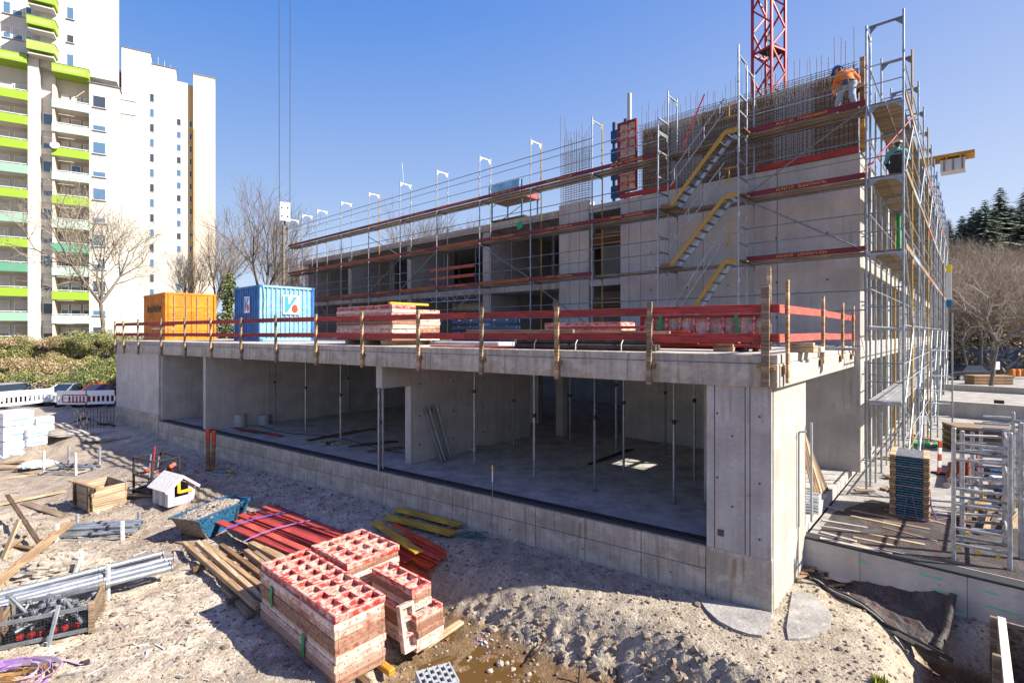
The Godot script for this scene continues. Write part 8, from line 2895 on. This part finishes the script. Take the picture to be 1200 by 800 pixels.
func hand(mb: MB, wrist: Vector3, dir: Vector3, palm_n: Vector3, side: float, skin: Color) -> void:
	var x := dir.normalized()
	var n := (palm_n - x * palm_n.dot(x)).normalized()
	var s := x.cross(n) * side
	var b := []
	for k in 4:
		b.append([wrist + s * (-0.026 + 0.0175 * k), wrist + x * 0.075 + s * (-0.03 + 0.02 * k), 0.017, 0.014, skin])
	for k in 4:
		var l: float = [0.062, 0.075, 0.08, 0.07][k]
		var p0 := wrist + x * 0.08 + s * (-0.033 + 0.022 * k)
		var p1 := p0 + (x * 0.86 + n * 0.35).normalized() * l * 0.5
		var p2 := p1 + (x * 0.35 + n * 0.9).normalized() * l * 0.5
		b.append([p0, p1, 0.0095, 0.0088, skin])
		b.append([p1, p2, 0.0088, 0.0075, skin])
	var t0 := wrist + x * 0.02 + s * 0.03
	var t1 := t0 + (x * 0.6 + s * 0.6 + n * 0.4).normalized() * 0.042
	b.append([t0, t1, 0.014, 0.0105, skin])
	b.append([t1, t1 + (x * 0.7 + n * 0.7).normalized() * 0.032, 0.0105, 0.008, skin])
	figure(b, 0.005, 0.006, mb)

func head(mb: MB, c: Vector3, fwd: Vector3, up: Vector3, skin: Color, hair: Color) -> void:
	var f := fwd.normalized()
	var u := (up - f * up.dot(f)).normalized()
	var s := f.cross(u)
	var b := []
	b.append([c + u * 0.03 - f * 0.015, c + u * 0.025 + f * 0.01, 0.092, 0.085, skin])
	b.append([c - u * 0.04 + f * 0.02, c - u * 0.085 + f * 0.055, 0.062, 0.03, skin])
	b.append([c + f * 0.085 + u * 0.012, c + f * 0.112 - u * 0.022, 0.009, 0.015, skin])
	b.append([c + f * 0.086 - u * 0.055 - s * 0.018, c + f * 0.086 - u * 0.055 + s * 0.018, 0.009, 0.009, Color(0.45, 0.18, 0.15)])
	for g in [-1.0, 1.0]:
		b.append([c + s * g * 0.088 - u * 0.005 - f * 0.01, c + s * g * 0.09 + u * 0.03 - f * 0.016, 0.013, 0.016, skin])
		b.append([c + f * 0.083 + s * g * 0.034 + u * 0.014, c + f * 0.084 + s * g * 0.034 + u * 0.014, 0.011, 0.011, Color(0.05, 0.04, 0.04)])
		b.append([c + f * 0.085 + s * g * 0.02 + u * 0.035, c + f * 0.08 + s * g * 0.05 + u * 0.034, 0.009, 0.007, hair])
	b.append([c - f * 0.05 + u * 0.0, c - f * 0.055 - u * 0.04, 0.075, 0.055, hair])
	figure(b, 0.008, 0.016, mb)

func helmet(t: Node, c: Vector3, fwd: Vector3, up: Vector3, m: Material) -> void:
	var f := fwd.normalized()
	var u := (up - f * up.dot(f)).normalized()
	var s := f.cross(u)
	var b := MB.new()
	b.lathe([Vector2(0.135, 0.0), Vector2(0.13, 0.05), Vector2(0.11, 0.1), Vector2(0.07, 0.135), Vector2(0.02, 0.15), Vector2(0.0, 0.15)], 18, Transform3D(Basis(f * 1.12, u, s), c + u * 0.035))
	b.prism(PackedVector2Array([Vector2(0.06, -0.12), Vector2(0.17, -0.09), Vector2(0.205, 0), Vector2(0.17, 0.09), Vector2(0.06, 0.12)]), 0.012, Transform3D(Basis(f, s, u), c + u * 0.04))
	b.box(c + u * 0.175 - f * 0.01, Vector3(0.16, 0.012, 0.03), Basis(f, u, s), 0.005)
	put(b, "helmet", m, t)

func build_people() -> void:
	var skin := Color(0.45, 0.27, 0.19)
	var org := Color(0.86, 0.22, 0.02)
	var jean := Color(0.36, 0.43, 0.52)
	var boot := Color(0.08, 0.06, 0.05)
	var x0 := ux_at(990.0, -0.4)
	var t := thing("person", "worker in an orange jacket, pale jeans and blue helmet bending on the top scaffold deck", "person", Transform3D(UX.basis, UX * Vector3(x0, DECKS[2], 0)))
	var mb := MB.new()
	mb.tinted = true
	var grey_ := Color(0.55, 0.57, 0.55)
	var neck := Vector3(-0.10, 1.31, -0.56)
	var hd := Vector3(-0.19, 1.39, -0.60)
	var bones := [
		[Vector3(-0.02, 0.86, -0.40), Vector3(0.18, 0.86, -0.42), 0.12, 0.12, jean],
		[Vector3(0.08, 0.93, -0.41), Vector3(0.03, 1.10, -0.47), 0.15, 0.16, org],
		[Vector3(-0.1, 1.18, -0.49), Vector3(0.1, 1.2, -0.53), 0.125, 0.125, org],
		[Vector3(0.06, 0.93, -0.41), Vector3(0.07, 0.94, -0.41), 0.163, 0.163, org],
		[Vector3(-0.02, 1.2, -0.51), neck, 0.1, 0.065, org],
		[neck, hd + Vector3(0.02, -0.03, 0.01), 0.06, 0.058, skin],
		[Vector3(-0.18, 1.2, -0.48), Vector3(-0.28, 0.97, -0.58), 0.075, 0.06, org],
		[Vector3(-0.28, 0.97, -0.58), Vector3(-0.28, 0.76, -0.72), 0.06, 0.045, org],
		[Vector3(0.16, 1.22, -0.55), Vector3(0.29, 1.0, -0.53), 0.075, 0.06, org],
		[Vector3(0.29, 1.0, -0.53), Vector3(0.30, 0.80, -0.66), 0.06, 0.045, org],
		[Vector3(-0.03, 0.84, -0.40), Vector3(-0.13, 0.47, -0.34), 0.105, 0.08, jean],
		[Vector3(-0.13, 0.47, -0.34), Vector3(-0.23, 0.12, -0.42), 0.078, 0.06, jean],
		[Vector3(0.18, 0.84, -0.42), Vector3(0.20, 0.46, -0.30), 0.105, 0.08, jean],
		[Vector3(0.20, 0.46, -0.30), Vector3(0.30, 0.12, -0.26), 0.078, 0.06, jean],
		[Vector3(-0.23, 0.06, -0.40), Vector3(-0.27, 0.045, -0.56), 0.055, 0.045, boot],
		[Vector3(0.30, 0.06, -0.25), Vector3(0.28, 0.045, -0.42), 0.055, 0.045, boot]]
	figure(bones, 0.022, 0.05, mb)
	hand(mb, Vector3(-0.28, 0.75, -0.73), Vector3(0.0, -0.7, -0.5), Vector3(0.3, -0.3, 0.6), 1.0, boot)
	hand(mb, Vector3(0.30, 0.79, -0.67), Vector3(-0.05, -0.75, -0.4), Vector3(-0.3, -0.3, 0.6), -1.0, boot)
	head(mb, hd, Vector3(-0.75, -0.5, -0.45), Vector3(-0.4, 0.85, -0.3), skin, Color(0.08, 0.05, 0.03))
	put(mb, "body", M.cloth, t)
	helmet(t, hd, Vector3(-0.75, -0.5, -0.45), Vector3(-0.4, 0.85, -0.3), M.helmet_blue)
	var belt := MB.new()
	belt.tinted = true
	for i in 16:
		var a := TAU * i / 16.0
		var a2 := TAU * (i + 1) / 16.0
		belt.col = Color(0.05, 0.05, 0.06)
		belt.tube(Vector3(0.08 + cos(a) * 0.185, 0.92, -0.41 + sin(a) * 0.165), Vector3(0.08 + cos(a2) * 0.185, 0.92, -0.41 + sin(a2) * 0.165), 0.022, 0.022, 5)
	belt.col = Color(0.06, 0.09, 0.13)
	belt.box(Vector3(0.05, 0.88, -0.23), Vector3(0.16, 0.15, 0.07), Basis.IDENTITY, 0.02)
	belt.col = Color(0.4, 0.26, 0.12)
	belt.box(Vector3(-0.13, 0.78, -0.3), Vector3(0.16, 0.24, 0.09), Basis(Vector3.BACK, 0.15), 0.03)
	belt.col = Color(0.7, 0.12, 0.03)
	belt.box(Vector3(-0.04, 0.9, -0.24), Vector3(0.07, 0.09, 0.06), Basis.IDENTITY, 0.015)
	put(belt, "tool_belt", M.cloth, t)
	var band := MB.new()
	band.tinted = true
	for s in [[Vector3(-0.285, 0.90, -0.63), Vector3(-0.285, 0.86, -0.655), 0.063], [Vector3(0.298, 0.93, -0.58), Vector3(0.299, 0.89, -0.605), 0.063]]:
		band.col = Color(0.7, 0.72, 0.7)
		band.tube(s[0], s[1], s[2], s[2], 10)
	put(band, "reflective_bands", M.cloth, t)

	# second worker, standing back to us on the deck below
	var teal := Color(0.12, 0.42, 0.46)
	var dk := Color(0.035, 0.037, 0.045)
	var w := thing("person", "worker with a white helmet, teal shoulders and dark vest standing on the flank scaffold", "person", Transform3D(UX.basis, UX * Vector3(0.40, DECKS[1], -2.95)))
	var m2 := MB.new()
	m2.tinted = true
	var h2 := Vector3(0.02, 1.60, -0.03)
	figure([
		[Vector3(-0.09, 0.95, 0), Vector3(0.09, 0.95, 0), 0.125, 0.125, dk],
		[Vector3(0, 1.0, 0), Vector3(0, 1.22, 0), 0.155, 0.17, dk],
		[Vector3(-0.1, 1.34, 0), Vector3(0.1, 1.34, 0), 0.12, 0.12, teal],
		[Vector3(0, 1.38, 0), Vector3(0.01, 1.5, -0.01), 0.09, 0.06, teal],
		[Vector3(0.01, 1.48, -0.01), Vector3(0.02, 1.56, -0.02), 0.056, 0.056, skin],
		[Vector3(-0.2, 1.36, 0), Vector3(-0.27, 1.1, -0.03), 0.075, 0.06, teal],
		[Vector3(-0.27, 1.1, -0.03), Vector3(-0.2, 0.92, -0.2), 0.058, 0.042, dk],
		[Vector3(0.2, 1.36, 0), Vector3(0.28, 1.1, -0.02), 0.075, 0.06, teal],
		[Vector3(0.28, 1.1, -0.02), Vector3(0.22, 0.9, -0.18), 0.058, 0.042, dk],
		[Vector3(-0.09, 0.92, 0), Vector3(-0.11, 0.5, 0.01), 0.105, 0.08, dk],
		[Vector3(-0.11, 0.5, 0.01), Vector3(-0.12, 0.12, 0.04), 0.075, 0.058, dk],
		[Vector3(0.09, 0.92, 0), Vector3(0.11, 0.5, 0.0), 0.105, 0.08, dk],
		[Vector3(0.11, 0.5, 0.0), Vector3(0.12, 0.12, 0.03), 0.075, 0.058, dk],
		[Vector3(-0.12, 0.055, 0.03), Vector3(-0.14, 0.045, -0.13), 0.055, 0.045, boot],
		[Vector3(0.12, 0.055, 0.02), Vector3(0.14, 0.045, -0.14), 0.055, 0.045, boot]], 0.022, 0.05, m2)
	hand(m2, Vector3(-0.2, 0.91, -0.21), Vector3(0.2, -0.4, -0.6), Vector3(0.5, -0.3, 0.2), 1.0, skin)
	hand(m2, Vector3(0.22, 0.89, -0.19), Vector3(-0.2, -0.5, -0.6), Vector3(-0.5, -0.3, 0.2), -1.0, skin)
	head(m2, h2, Vector3(-0.2, -0.1, -1), Vector3.UP, skin, Color(0.1, 0.07, 0.04))
	put(m2, "body", M.cloth, w)
	helmet(w, h2, Vector3(-0.2, -0.1, -1), Vector3.UP, M.helmet_white)
